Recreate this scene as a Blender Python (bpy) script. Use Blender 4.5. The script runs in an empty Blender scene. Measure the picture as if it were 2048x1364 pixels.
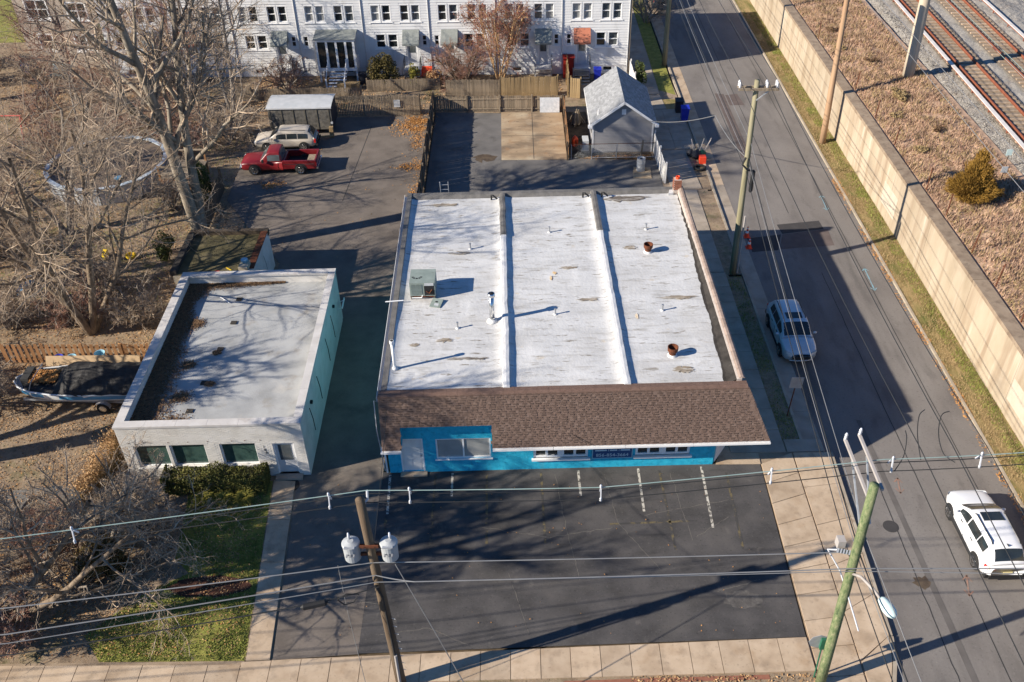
import bpy, bmesh, math, random
from math import sin, cos, pi, radians, sqrt, atan2
from mathutils import Vector, Matrix, noise

random.seed(7)
SC = bpy.context.scene
COL = SC.collection

# ------------------------------------------------------------------ camera
cam_d = bpy.data.cameras.new('camera')
cam = bpy.data.objects.new('camera', cam_d)
COL.objects.link(cam)
cam.location = (0, 0, 32.2)
cam.rotation_euler = (0.90145, 0.018544, -0.005862)
cam_d.sensor_width = 36.0
cam_d.lens = 32.93
cam_d.clip_start = 0.5
cam_d.clip_end = 900
SC.camera = cam

# ------------------------------------------------------------------ sky, sun, exposure
SUN_EL = radians(27.0)
SUN_AZ = radians(198.0)          # direction the light comes from, measured from +X towards +Y
world = bpy.data.worlds.new('World')
SC.world = world
world.use_nodes = True
wn = world.node_tree
wn.nodes.clear()
sky = wn.nodes.new('ShaderNodeTexSky')
sky.sky_type = 'NISHITA'
sky.sun_disc = False
sky.sun_elevation = SUN_EL
sky.sun_rotation = radians(90) - SUN_AZ
sky.air_density = 1.1
sky.dust_density = 0.0
sky.ozone_density = 10.0
bg = wn.nodes.new('ShaderNodeBackground')
bg.inputs['Strength'].default_value = 0.075
wo = wn.nodes.new('ShaderNodeOutputWorld')
wn.links.new(sky.outputs[0], bg.inputs[0])
wn.links.new(bg.outputs[0], wo.inputs[0])
sun_d = bpy.data.lights.new('sun', 'SUN')
sun_d.energy = 5.0
sun_d.angle = radians(0.53)
sun_d.color = (1.0, 0.91, 0.78)
sun = bpy.data.objects.new('sun', sun_d)
COL.objects.link(sun)
to_sun = Vector((cos(SUN_AZ) * cos(SUN_EL), sin(SUN_AZ) * cos(SUN_EL), sin(SUN_EL)))
sun.rotation_euler = to_sun.to_track_quat('Z', 'Y').to_euler()
sun.location = (-40, -20, 60)
SC.view_settings.view_transform = 'Standard'
SC.view_settings.look = 'None'
SC.view_settings.gamma = 1.0
SC.view_settings.exposure = 0.88
SC.view_settings.use_curve_mapping = False

# ------------------------------------------------------------------ materials
def srgb(r, g, b):
    f = lambda c: (c / 255 / 12.92) if c / 255 <= 0.04045 else ((c / 255 + 0.055) / 1.055) ** 2.4
    return (f(r), f(g), f(b))

def pmat(name, stops, scale=4.0, detail=6.0, rough=0.85, bump=0.0, bscale=40.0, stretch=(1, 1, 1),
         over=(), rnd=0.0, attr=False, metal=0.0, spec=0.3, roughness_noise=0.0, alpha=None, trans=0.0, dist=0.0, nrough=0.55):
    """noise-ramp material; over = [(colour, scale, lo, hi, stretch, strength)] adds stains with a shape of their own"""
    m = bpy.data.materials.new(name)
    m.use_nodes = True
    nt = m.node_tree
    N, L = nt.nodes, nt.links
    b = N['Principled BSDF']
    b.inputs['Roughness'].default_value = rough
    b.inputs['Metallic'].default_value = metal
    b.inputs['Specular IOR Level'].default_value = spec
    if trans:
        b.inputs['Transmission Weight'].default_value = trans
    tc = N.new('ShaderNodeTexCoord')

    def nz(sc, st, det=detail, d=0.0, ro=nrough):
        mp = N.new('ShaderNodeMapping')
        mp.inputs['Scale'].default_value = st
        L.new(tc.outputs['Object'], mp.inputs[0])
        n = N.new('ShaderNodeTexNoise')
        n.inputs['Scale'].default_value = sc
        n.inputs['Detail'].default_value = det
        n.inputs['Roughness'].default_value = ro
        n.inputs['Distortion'].default_value = d
        L.new(mp.outputs[0], n.inputs['Vector'])
        return n.outputs[0]
    if len(stops) == 1:
        rgb = N.new('ShaderNodeRGB')
        rgb.outputs[0].default_value = (*stops[0], 1)
        colr = rgb.outputs[0]
    else:
        r = N.new('ShaderNodeValToRGB')
        el = r.color_ramp.elements
        ps = [0.3 + 0.4 * i / (len(stops) - 1) for i in range(len(stops))]
        el[0].position, el[0].color = ps[0], (*stops[0], 1)
        el[1].position, el[1].color = ps[-1], (*stops[-1], 1)
        for p, c in list(zip(ps, stops))[1:-1]:
            e = el.new(p)
            e.color = (*c, 1)
        L.new(nz(scale, stretch, d=dist), r.inputs[0])
        colr = r.outputs[0]
    for (c, sc, lo, hi, st, k) in over:
        mr = N.new('ShaderNodeMapRange')
        mr.inputs[1].default_value = lo
        mr.inputs[2].default_value = hi
        mr.inputs[4].default_value = k
        L.new(nz(sc, st, 5.0), mr.inputs[0])
        mx = N.new('ShaderNodeMix')
        mx.data_type = 'RGBA'
        L.new(mr.outputs[0], mx.inputs[0])
        L.new(colr, mx.inputs[6])
        mx.inputs[7].default_value = (*c, 1)
        colr = mx.outputs[2]
    if attr:
        a = N.new('ShaderNodeAttribute')
        a.attribute_name = 'Col'
        mx = N.new('ShaderNodeMix')
        mx.data_type = 'RGBA'
        mx.blend_type = 'MULTIPLY'
        mx.inputs[0].default_value = 1.0
        L.new(colr, mx.inputs[6])
        L.new(a.outputs[0], mx.inputs[7])
        colr = mx.outputs[2]
    if rnd:
        oi = N.new('ShaderNodeObjectInfo')
        mr = N.new('ShaderNodeMapRange')
        mr.inputs[3].default_value = 1 - rnd
        mr.inputs[4].default_value = 1 + rnd
        L.new(oi.outputs['Random'], mr.inputs[0])
        mx = N.new('ShaderNodeMix')
        mx.data_type = 'RGBA'
        mx.blend_type = 'MULTIPLY'
        mx.inputs[0].default_value = 1.0
        L.new(colr, mx.inputs[6])
        L.new(mr.outputs[0], mx.inputs[7])
        colr = mx.outputs[2]
    L.new(colr, b.inputs['Base Color'])
    if bump:
        bp = N.new('ShaderNodeBump')
        bp.inputs['Strength'].default_value = bump
        bp.inputs['Distance'].default_value = 0.03
        L.new(nz(bscale, (1, 1, 1), 4.0), bp.inputs['Height'])
        L.new(bp.outputs[0], b.inputs['Normal'])
    return m

ONE = (1, 1, 1)
M = {}
g3 = lambda v: (v, v * 0.985, v * 0.965)
M['asphalt_road'] = pmat('asphalt_road', [(0.1402, 0.1259, 0.1153), (0.1842, 0.1663, 0.1509), (0.2115, 0.1925, 0.1747)], 0.55, 9, .92, .5, 120, (1, .5, 1),
    over=[((.07, .064, .06), .35, .56, .72, (1.6, .25, 1), .6), ((.25, .23, .205), 9, .58, .7, ONE, .4), ((.09, .082, .076), 10, .58, .7, ONE, .5), ((.1, .09, .084), 1.3, .58, .72, (1, .4, 1), .5)])
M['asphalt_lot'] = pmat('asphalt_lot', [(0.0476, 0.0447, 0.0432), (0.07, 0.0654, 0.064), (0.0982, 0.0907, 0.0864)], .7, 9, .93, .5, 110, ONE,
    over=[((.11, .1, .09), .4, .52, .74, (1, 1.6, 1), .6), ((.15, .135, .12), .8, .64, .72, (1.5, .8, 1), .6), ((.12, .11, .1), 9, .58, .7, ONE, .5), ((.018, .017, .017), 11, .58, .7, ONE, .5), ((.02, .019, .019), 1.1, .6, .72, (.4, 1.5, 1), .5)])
M['asphalt_drive'] = pmat('asphalt_drive', [(0.1217, 0.1015, 0.0855), (0.153, 0.129, 0.1083), (0.1811, 0.1521, 0.1283)], .8, 9, .93, .5, 110, ONE,
    over=[((.055, .048, .043), .5, .58, .75, ONE, .5), ((.2, .17, .145), 9, .58, .7, ONE, .4), ((.07, .06, .052), 10, .58, .7, ONE, .45)])
M['asphalt_rear'] = pmat('asphalt_rear', [(0.1063, 0.1, 0.095), (0.14, 0.1313, 0.1225), (0.175, 0.1625, 0.15)], .6, 9, .93, .5, 110, ONE,
    over=[((.055, .05, .045), .8, .58, .75, ONE, .6), ((.18, .16, .13), 20, .64, .74, ONE, .4)])
M['asphalt_patch'] = pmat('asphalt_patch', [(.045, .042, .042), (.06, .056, .055)], 2, 8, .95, .5, 110)
M['asphalt_band'] = pmat('asphalt_band', [(.1, .09, .083), (.135, .122, .112)], 1.5, 9, .93)
M['asphalt_patch_red'] = pmat('asphalt_patch_red', [(0.105, 0.0812, 0.0728), (0.14, 0.1092, 0.098)], 2, 8, .95, .5, 110)
M['crack_seal'] = pmat('crack_seal', [(.03, .03, .03), (.05, .047, .044)], 8, 4, .8)
M['oil_stain'] = pmat('oil_stain', [(0.056, 0.04, 0.0288), (0.12, 0.088, 0.056)], 3, 6, .6)
M['concrete_walk'] = pmat('concrete_walk', [(0.3448, 0.2544, 0.171), (0.4389, 0.3342, 0.2327), (0.4911, 0.3841, 0.2755)], 1.1, 8, .9, .25, 90, ONE,
    over=[((.22, .165, .115), 1.6, .54, .72, ONE, .55), ((.3, .19, .1), .6, .6, .74, ONE, .6), ((.16, .125, .09), 8, .6, .72, ONE, .4)], rnd=.12)
M['concrete_grey'] = pmat('concrete_grey', [(0.27, 0.2232, 0.171), (0.34, 0.285, 0.225), (0.39, 0.3277, 0.261)], 1.1, 8, .9, .25, 90, ONE,
    over=[((.18, .155, .125), 1.6, .6, .76, ONE, .5)], rnd=.07)
M['concrete_pad'] = pmat('concrete_pad', [(0.221, 0.1615, 0.102), (0.34, 0.2465, 0.153), (0.425, 0.34, 0.2295)], .5, 9, .9, .2, 80, (.6, 1.6, 1),
    over=[((.14, .105, .075), .55, .5, .66, (.7, 1.2, 1), .75), ((.5, .42, .3), .35, .55, .75, ONE, .8), ((.3, .16, .07), 1.1, .58, .72, ONE, .5), ((.1, .08, .06), 3, .6, .7, ONE, .5)])
M['concrete_wall'] = pmat('concrete_wall', [(0.3063, 0.2413, 0.1646), (0.3829, 0.3102, 0.2221), (0.4211, 0.3484, 0.2565)], .6, 8, .9, .3, 60, (1, 1, .5),
    over=[((.25, .18, .12), .9, .5, .68, (1, 1.2, .1), .75), ((.6, .52, .42), 1.4, .58, .75, (1, .9, .1), .5), ((.2, .16, .12), .45, .6, .75, (1, .5, 1), .55)], rnd=.09)
M['concrete_coping'] = pmat('concrete_coping', [(.2, .145, .1), (.28, .21, .145), (.33, .255, .18)], 1.6, 8, .92, .4, 60, ONE,
    over=[((.12, .09, .065), 2.2, .55, .7, ONE, .6)], rnd=.08)
M['kerb'] = pmat('kerb', [(.3, .25, .19), (.4, .34, .26)], 1.4, 7, .9, .2, 80, ONE, over=[((.2, .13, .08), 2.5, .58, .7, ONE, .6)], rnd=.08)
M['paint_line'] = pmat('paint_line', [(0.4464, 0.4104, 0.3384), (0.5328, 0.504, 0.4464)], 3, 6, .8, 0, 1, ONE, over=[((.06, .055, .05), 6, .5, .58, ONE, .9)])
M['paint_faint'] = pmat('paint_faint', [(.12, .095, .05), (.15, .12, .065)], 3, 6, .9, 0, 1, ONE, over=[((.055, .052, .05), 3.5, .4, .52, ONE, 1.)])
M['paint_mark_orange'] = pmat('paint_mark_orange', [(.34, .18, .12), (.22, .17, .14)], 6, 6, .9)
M['paint_mark_blue'] = pmat('paint_mark_blue', [(.2, .42, .5), (.2, .22, .22)], 6, 6, .9)
M['leafy_ground'] = pmat('leafy_ground', [(0.1244, 0.0937, 0.0644), (0.2196, 0.161, 0.1083), (0.2928, 0.2196, 0.1464), (0.1537, 0.1435, 0.0732)], 1.4, 12, .95, .8, 14, ONE,
    over=[((.26, .16, .085), 9, .54, .66, ONE, .8), ((.042, .028, .018), 7, .58, .7, ONE, .8), ((.085, .088, .026), .33, .55, .68, ONE, .75)], nrough=.7)
M['lawn'] = pmat('lawn', [(0.1177, 0.126, 0.026), (0.2101, 0.2093, 0.0434), (0.3221, 0.2899, 0.0737)], 2.2, 12, .95, .8, 20, ONE,
    over=[((.18, .115, .06), 8, .56, .66, ONE, .8), ((.02, .022, .008), 5, .6, .7, ONE, .6), ((.16, .115, .06), .5, .56, .7, ONE, .6)], nrough=.7)
M['verge'] = pmat('verge', [(.23, .165, .072), (.3, .215, .1), (.17, .145, .05), (.105, .11, .03)], .8, 12, .95, .8, 18, (1.6, .35, 1),
    over=[((.075, .095, .022), .8, .56, .66, (2.2, .25, 1), .8), ((.09, .06, .03), 6, .58, .68, ONE, .6)], nrough=.7)
M['bank'] = pmat('bank', [(0.2422, 0.1548, 0.1076), (0.4285, 0.2824, 0.1884), (0.5962, 0.4008, 0.269)], 1.2, 12, .95, .9, 16, ONE,
    over=[((.075, .045, .03), 2.0, .55, .68, ONE, .7), ((.4, .3, .21), 12, .58, .68, ONE, .6), ((.16, .07, .045), .9, .6, .72, ONE, .5)], nrough=.7)
M['ballast'] = pmat('ballast', [(0.1904, 0.1736, 0.1512), (0.336, 0.308, 0.2688), (0.4704, 0.4368, 0.3864)], 9, 8, .95, 1., 22, ONE,
    over=[((.1, .085, .07), 14, .56, .64, ONE, .8), ((.23, .17, .12), .5, .52, .7, ONE, .5)], nrough=.75)
M['ballast_track'] = pmat('ballast_track', [(.15, .115, .085), (.25, .2, .15), (.35, .29, .22)], 9, 8, .95, 1., 22, ONE,
    over=[((.09, .07, .055), 14, .56, .64, ONE, .8)], nrough=.75)
M['soil'] = pmat('soil', [(.05, .036, .024), (.09, .066, .042), (.13, .095, .06)], 2, 10, .95, .8, 20)
M['mulch'] = pmat('mulch', [(.05, .022, .014), (.085, .035, .022)], 6, 8, .95, .9, 30)
M['gravel_grey'] = pmat('gravel_grey', [(.12, .11, .1), (.2, .185, .165)], 5, 9, .95, .8, 40)
M['sleeper'] = pmat('sleeper', [(.3, .215, .14), (.43, .33, .23)], 5, 6, .9, .3, 40, ONE, rnd=.2)
M['rail_rust'] = pmat('rail_rust', [(.17, .055, .03), (.26, .09, .048)], 5, 6, .7)
M['rail_top'] = pmat('rail_top', [(.26, .16, .12), (.36, .25, .2)], 2, 6, .4, metal=.4)
M['rail_cover'] = pmat('rail_cover', [(.55, .5, .46), (.66, .62, .58)], 2, 6, .7)
M['bark'] = pmat('bark', [(0.0935, 0.0656, 0.044), (0.187, 0.1394, 0.096), (0.289, 0.2214, 0.156)], 5, 8, .92, .5, 30, (1, 1, .3))
M['bark_pale'] = pmat('bark_pale', [(0.1152, 0.0936, 0.0684), (0.216, 0.18, 0.1368), (0.3168, 0.2736, 0.216)], 3, 8, .92, .5, 30, (1, 1, .3))
M['bark_grey'] = pmat('bark_grey', [(.12, .1, .085), (.22, .19, .16), (.31, .27, .23)], 4, 8, .92, .4, 30, (1, 1, .3))
M['twig'] = pmat('twig', [(0.2128, 0.1463, 0.0997), (0.3857, 0.2925, 0.2061), (0.532, 0.4256, 0.3125)], 2.5, 5, .9)
M['twig_red'] = pmat('twig_red', [(0.18, 0.09, 0.066), (0.324, 0.18, 0.126), (0.432, 0.276, 0.192)], 2.0, 5, .9)
M['seed_head'] = pmat('seed_head', [(.17, .05, .032), (.27, .1, .06)], 4, 5, .9)
M['stem_gold'] = pmat('stem_gold', [(.42, .25, .12), (.55, .36, .18)], 3, 5, .85)
M['leaf_brown'] = pmat('leaf_brown', [(0.2248, 0.119, 0.0595), (0.3703, 0.2116, 0.0991), (0.5025, 0.3174, 0.1587), (0.1851, 0.0991, 0.0529)], 3.2, 4, .85, nrough=.8)
M['leaf_litter'] = pmat('leaf_litter', [(.06, .035, .02), (.12, .07, .04), (.24, .145, .075), (.08, .05, .03)], 6, 4, .9, nrough=.8)
M['leaf_orange'] = pmat('leaf_orange', [(.33, .14, .04), (.45, .22, .07), (.5, .29, .11)], 3.2, 4, .85, nrough=.8)
M['leaf_green'] = pmat('leaf_green', [(0.0252, 0.042, 0.0126), (0.063, 0.084, 0.0224), (0.119, 0.119, 0.0336)], 1.8, 5, .8, nrough=.8)
M['leaf_hedge'] = pmat('leaf_hedge', [(0.0448, 0.0544, 0.0128), (0.104, 0.1056, 0.024), (0.192, 0.16, 0.048)], 2.6, 5, .75, nrough=.8)
M['leaf_rust'] = pmat('leaf_rust', [(.05, .045, .014), (.1, .07, .022), (.17, .1, .04)], 1.6, 5, .85, nrough=.8)
M['leaf_yellow'] = pmat('leaf_yellow', [(.1, .11, .02), (.22, .2, .035), (.32, .25, .05)], 2.4, 5, .8, nrough=.8)
M['leaf_cedar'] = pmat('leaf_cedar', [(0.11, 0.0605, 0.011), (0.22, 0.121, 0.0198), (0.308, 0.176, 0.033)], 1.8, 5, .85, nrough=.8)
M['leaf_olive'] = pmat('leaf_olive', [(.05, .042, .012), (.1, .08, .024), (.15, .11, .04)], 1.8, 5, .85, nrough=.8)
M['grass_blade'] = pmat('grass_blade', [(0.1156, 0.1422, 0.0281), (0.2182, 0.2451, 0.0514), (0.4109, 0.3555, 0.1167)], 2.0, 5, .85, nrough=.8)
M['grass_dry'] = pmat('grass_dry', [(.25, .17, .08), (.36, .26, .13), (.16, .13, .045)], 2.0, 5, .9, nrough=.8)
M['pampas'] = pmat('pampas', [(.36, .2, .09), (.5, .31, .15), (.58, .4, .22)], 3.0, 5, .9, nrough=.8)
M['membrane'] = pmat('membrane', [(0.4465, 0.4421, 0.4286), (0.5358, 0.5313, 0.5179), (0.5894, 0.5849, 0.5715)], .8, 9, .6, .5, 7, (.5, 1.6, 1),
    over=[((.33, .31, .275), 1.9, .53, .72, (.45, 2.0, 1), .75), ((.17, .14, .1), 2.4, .615, .68, (.6, 3.4, 1), .85), ((.4, .385, .36), .45, .5, .7, (.8, 1.3, 1), .5), ((.68, .67, .65), .9, .57, .75, (1.6, .35, 1), .5),
          ((.5, .4, .26), 1.3, .66, .74, (.8, 1.2, 1), .5)])
M['membrane_clean'] = pmat('membrane_clean', [(0.541, 0.5371, 0.5255), (0.6182, 0.6144, 0.6066)], 1.2, 8, .6, .4, 9, ONE,
    over=[((.45, .42, .37), 3, .6, .75, ONE, .5)])
M['bitumen'] = pmat('bitumen', [(0.0212, 0.0181, 0.0154), (0.0366, 0.0316, 0.0269), (0.05, 0.0443, 0.0385)], 2.2, 8, .85, .6, 14, ONE,
    over=[((.12, .105, .09), 4, .62, .74, ONE, .5)])
M['bitumen_grey'] = pmat('bitumen_grey', [(.1, .095, .088), (.17, .16, .15)], 2.2, 8, .85, .6, 14)
M['roof_stain'] = pmat('roof_stain', [(.14, .11, .075), (.3, .25, .19), (.62, .6, .56)], 2.4, 9, .8, 0, 1, (.6, 2.6, 1), nrough=.7)
M['roof_stain_dark'] = pmat('roof_stain_dark', [(.05, .042, .035), (.14, .115, .09), (.6, .58, .54)], 1.6, 9, .8, 0, 1, (.5, 3, 1), nrough=.7)
M['rust_stain'] = pmat('rust_stain', [(.5, .27, .07), (.66, .5, .3), (.72, .7, .66)], 3, 8, .8, nrough=.7)
M['shingle'] = pmat('shingle', [(.82, .82, .82), (1.0, 1.0, 1.0)], 14, 6, .95, .4, 160, attr=True)
M['shingle_ridge'] = pmat('shingle_ridge', [(0.1305, 0.0792, 0.0594), (0.1755, 0.1098, 0.0828)], 5, 7, .95, .4, 120)
M['shingle_grey'] = pmat('shingle_grey', [(.85, .85, .85), (1., 1., 1.)], 14, 6, .95, .4, 160, attr=True)
M['blue_wall'] = pmat('blue_wall', [(0.0156, 0.3294, 0.506), (0.0234, 0.4148, 0.6095), (0.039, 0.488, 0.667)], 3.5, 9, .8, .7, 45, ONE,
    over=[((.07, .45, .6), 6, .55, .68, ONE, .6), ((.012, .2, .32), 5, .55, .68, ONE, .55), ((.12, .3, .36), 1.2, .58, .74, (1, 1, .3), .5)])
M['teal_wall'] = pmat('teal_wall', [(0.25, 0.33, 0.345), (0.31, 0.39, 0.405), (0.35, 0.43, 0.445)], 2, 9, .85, .5, 30, ONE,
    over=[((.12, .27, .31), 2.6, .62, .74, (1, 1, .3), .5)])
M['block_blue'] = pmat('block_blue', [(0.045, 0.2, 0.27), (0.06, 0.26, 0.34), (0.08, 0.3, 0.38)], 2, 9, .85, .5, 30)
M['terracotta'] = pmat('terracotta', [(0.22, 0.165, 0.135), (0.29, 0.22, 0.18), (0.2, 0.14, 0.11)], 4, 7, .85, .3, 50, ONE, rnd=.16)
M['mortar'] = pmat('mortar', [(.37, .31, .27), (.48, .42, .37)], 5, 7, .9, .4, 50)
M['brick_red'] = pmat('brick_red', [(0.216, 0.084, 0.0525), (0.276, 0.119, 0.075)], 6, 6, .9, .3, 60, ONE, rnd=.2)
M['white_paint'] = pmat('white_paint', [(0.648, 0.639, 0.621), (0.72, 0.711, 0.693)], 3, 6, .55)
M['white_trim'] = pmat('white_trim', [(.74, .735, .73), (.8, .8, .79)], 2, 5, .5)
M['grey_white'] = pmat('grey_white', [(.5, .5, .5), (.6, .6, .6)], 2, 6, .6)
M['sign_blue'] = pmat('sign_blue', [(.016, .06, .17), (.02, .075, .2)], 2, 4, .45)
M['sign_text'] = pmat('sign_text', [(.45, .6, .68)], rough=.6)
M['black'] = pmat('black', [(.012, .012, .013), (.02, .02, .021)], 4, 4, .6)
M['rubber'] = pmat('rubber', [(.016, .016, .016), (.028, .027, .026)], 6, 5, .85)
M['black_trim'] = pmat('black_trim', [(.02, .02, .021), (.03, .03, .03)], 6, 5, .6)
M['glass_dark'] = pmat('glass_dark', [(.012, .016, .018), (.03, .038, .04)], 1.2, 5, .06, spec=.7)
M['glass_green'] = pmat('glass_green', [(.025, .055, .05), (.05, .095, .082), (.02, .042, .04)], 1.6, 6, .08, spec=.7)
M['glass_blind'] = pmat('glass_blind', [(.25, .255, .25), (.34, .345, .335)], 1.4, 5, .12, spec=.6)
M['glass_grey'] = pmat('glass_grey', [(.05, .06, .065), (.12, .135, .14)], 1.4, 5, .08, spec=.7)
M['curtain'] = pmat('curtain', [(.35, .36, .36), (.5, .5, .49)], 3, 5, .9, 0, 1, (3, 1, .3))
M['chrome'] = pmat('chrome', [(.6, .6, .6), (.72, .72, .72)], 6, 4, .22, metal=1.0)
M['steel'] = pmat('steel', [(.35, .36, .37), (.48, .49, .5)], 5, 6, .42, metal=.7)
M['galvanised'] = pmat('galvanised', [(.33, .345, .36), (.46, .475, .49)], 6, 6, .5, metal=.4)
M['rust'] = pmat('rust', [(0.0788, 0.0242, 0.0108), (0.1365, 0.0443, 0.0198), (0.0525, 0.0202, 0.0108)], 6, 7, .9, .4, 50)
M['hvac_green'] = pmat('hvac_green', [(0.19, 0.23, 0.2058), (0.26, 0.3036, 0.2744)], 2, 7, .6, .1, 30, ONE, over=[((.12, .13, .1), 3, .6, .72, ONE, .5)])
M['hvac_dark'] = pmat('hvac_dark', [(.08, .075, .06), (.14, .12, .09)], 5, 6, .7)
M['brick_white'] = pmat('brick_white', [(0.528, 0.5016, 0.4576), (0.616, 0.5896, 0.5456), (0.66, 0.6336, 0.5984)], 1.4, 8, .85, .25, 60, ONE,
    over=[((.42, .38, .33), 2.4, .6, .74, (1, 1, .5), .5)])
M['coping_white'] = pmat('coping_white', [(0.4675, 0.442, 0.4165), (0.578, 0.5525, 0.527)], 1.5, 8, .8, .2, 40, ONE, over=[((.36, .32, .29), 2.2, .58, .72, ONE, .6)])
M['roof_grey'] = pmat('roof_grey', [(0.2652, 0.2694, 0.2652), (0.3481, 0.3522, 0.3481), (0.4061, 0.4103, 0.402)], .7, 9, .8, .3, 12, ONE,
    over=[((.24, .21, .17), 1.3, .58, .74, ONE, .6), ((.52, .48, .42), .8, .6, .75, ONE, .4)])
M['moss_roof'] = pmat('moss_roof', [(.06, .05, .026), (.1, .085, .04), (.14, .115, .065)], 1.4, 9, .95, .6, 20)
M['block_tan'] = pmat('block_tan', [(.4, .33, .23), (.52, .45, .34)], 4, 7, .9, .4, 40)
M['siding_white'] = pmat('siding_white', [(0.6281, 0.6281, 0.6233), (0.7138, 0.7138, 0.709)], .7, 7, .7, 0, 1, ONE, over=[((.4, .39, .37), .8, .54, .72, (1, 1, .35), .55), ((.8, .8, .79), .5, .56, .7, (1, 1, 2), .5)])
M['siding_grey'] = pmat('siding_grey', [(.22, .215, .22), (.28, .275, .28)], .9, 7, .75)
M['stucco_tan'] = pmat('stucco_tan', [(.34, .285, .235), (.43, .37, .31)], 1.2, 8, .9, .4, 40, ONE, over=[((.25, .21, .18), .9, .56, .72, ONE, .5)])
M['shutter'] = pmat('shutter', [(.07, .075, .08), (.1, .105, .11)], 3, 5, .8)
M['awning_grey'] = pmat('awning_grey', [(.2, .215, .2), (.27, .285, .265)], 3, 5, .75)
M['awning_red'] = pmat('awning_red', [(.38, .13, .075), (.45, .17, .1)], 3, 5, .75)
M['wood_grey'] = pmat('wood_grey', [(.15, .115, .08), (.24, .19, .135), (.31, .25, .18)], 3, 7, .9, .3, 40, (3, 3, .4), rnd=.22)
M['wood_dark'] = pmat('wood_dark', [(.07, .05, .035), (.12, .09, .06)], 3, 7, .9, .3, 40, (3, 3, .4), rnd=.2)
M['wood_tan'] = pmat('wood_tan', [(0.2746, 0.1842, 0.0903), (0.3612, 0.2601, 0.1373)], 3, 7, .85, .3, 40, (3, 3, .4), rnd=.14)
M['wood_orange'] = pmat('wood_orange', [(.27, .13, .055), (.4, .21, .095)], 3, 7, .85, .3, 40, (3, 3, .4), rnd=.18)
M['wood_pole'] = pmat('wood_pole', [(0.072, 0.048, 0.03), (0.12, 0.084, 0.054), (0.168, 0.126, 0.084)], 3, 8, .9, .5, 30, (2, 2, .12))
M['wood_pole_orange'] = pmat('wood_pole_orange', [(.33, .2, .115), (.45, .3, .185)], 2, 8, .9, .4, 30, (2, 2, .12))
M['wood_pole_green'] = pmat('wood_pole_green', [(.035, .055, .028), (.11, .15, .066), (.2, .22, .11), (.34, .31, .19)], 6, 9, .9, .7, 20, (1.6, 1.6, .6), nrough=.75)
M['wood_pole_moss'] = pmat('wood_pole_moss', [(.14, .125, .075), (.24, .215, .13), (.3, .27, .18)], 3, 8, .9, .5, 30, (2, 2, .12))
M['pole_concrete'] = pmat('pole_concrete', [(.42, .345, .25), (.52, .44, .335)], 2, 8, .85, .3, 30, (2, 2, .2))
M['vinyl_white'] = pmat('vinyl_white', [(.64, .62, .58), (.75, .73, .7)], 2, 5, .6, rnd=.1)
M['wire_dark'] = pmat('wire_dark', [(.02, .02, .02), (.03, .03, .03)], 2, 3, .6)
M['wire_pale'] = pmat('wire_pale', [(0.2184, 0.2132, 0.208), (0.2704, 0.2652, 0.2548)], 2, 3, .45, metal=.3)
M['wire_green'] = pmat('wire_green', [(0.231, 0.322, 0.294), (0.294, 0.378, 0.35)], 2, 3, .5)
M['insulator'] = pmat('insulator', [(0.527, 0.5355, 0.561), (0.629, 0.6375, 0.663)], 5, 4, .35)
M['transformer'] = pmat('transformer', [(0.315, 0.33, 0.3375), (0.39, 0.405, 0.4125)], 3, 6, .5)
M['lamp_head'] = pmat('lamp_head', [(.45, .58, .56), (.55, .67, .65)], 3, 4, .5)
M['arm_pale'] = pmat('arm_pale', [(0.315, 0.285, 0.2625), (0.39, 0.36, 0.3375)], 3, 5, .7)
M['cone_orange'] = pmat('cone_orange', [(.75, .055, .02), (.85, .08, .03)], 3, 4, .6)
M['bin_blue'] = pmat('bin_blue', [(.015, .025, .32), (.02, .04, .42)], 3, 4, .5)
M['bin_dark'] = pmat('bin_dark', [(.02, .022, .03), (.03, .032, .04)], 3, 4, .6)
M['red_plastic'] = pmat('red_plastic', [(.75, .07, .02), (.85, .1, .03)], 3, 4, .5)
M['red_dark'] = pmat('red_dark', [(.3, .02, .012), (.4, .03, .02)], 3, 5, .8)
M['car_white'] = pmat('car_white', [(0.6864, 0.6864, 0.6864), (0.7216, 0.7216, 0.7216)], 2, 3, .25, spec=.6)
M['car_silver'] = pmat('car_silver', [(.5, .53, .55), (.55, .58, .6)], 2, 3, .3, spec=.6, metal=.3)
M['car_red'] = pmat('car_red', [(0.156, 0.0086, 0.0126), (0.192, 0.0144, 0.018)], 2, 4, .35, spec=.5, over=[((.33, .06, .055), 1.5, .58, .75, ONE, .4)])
M['car_beige'] = pmat('car_beige', [(.46, .4, .32), (.53, .47, .39)], 2, 4, .35, spec=.5)
M['car_black'] = pmat('car_black', [(.02, .024, .03), (.03, .034, .04)], 2, 4, .25, spec=.6)
M['taillight'] = pmat('taillight', [(.5, .015, .012), (.6, .03, .02)], 3, 3, .25)
M['indicator'] = pmat('indicator', [(.85, .42, .12)], rough=.3)
M['headlight'] = pmat('headlight', [(.55, .57, .6), (.7, .72, .74)], 3, 3, .12)
M['plate'] = pmat('plate', [(.7, .6, .3)], rough=.6)
M['seat_dark'] = pmat('seat_dark', [(.03, .03, .03), (.05, .05, .05)], 3, 4, .9)
M['tarp'] = pmat('tarp', [(0.0157, 0.0151, 0.0151), (0.0308, 0.0291, 0.028), (0.0504, 0.0476, 0.0448)], 3, 8, .75, .8, 8, (1, 3, 1))
M['boat_white'] = pmat('boat_white', [(.6, .62, .62), (.72, .73, .73)], 2, 5, .4)
M['boat_blue'] = pmat('boat_blue', [(.05, .2, .36), (.08, .28, .45)], 2, 5, .4)
M['boat_tan'] = pmat('boat_tan', [(.4, .28, .16), (.5, .36, .22)], 3, 6, .8)
M['pool_blue'] = pmat('pool_blue', [(.3, .36, .42), (.48, .53, .57)], 4, 6, .5)
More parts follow.
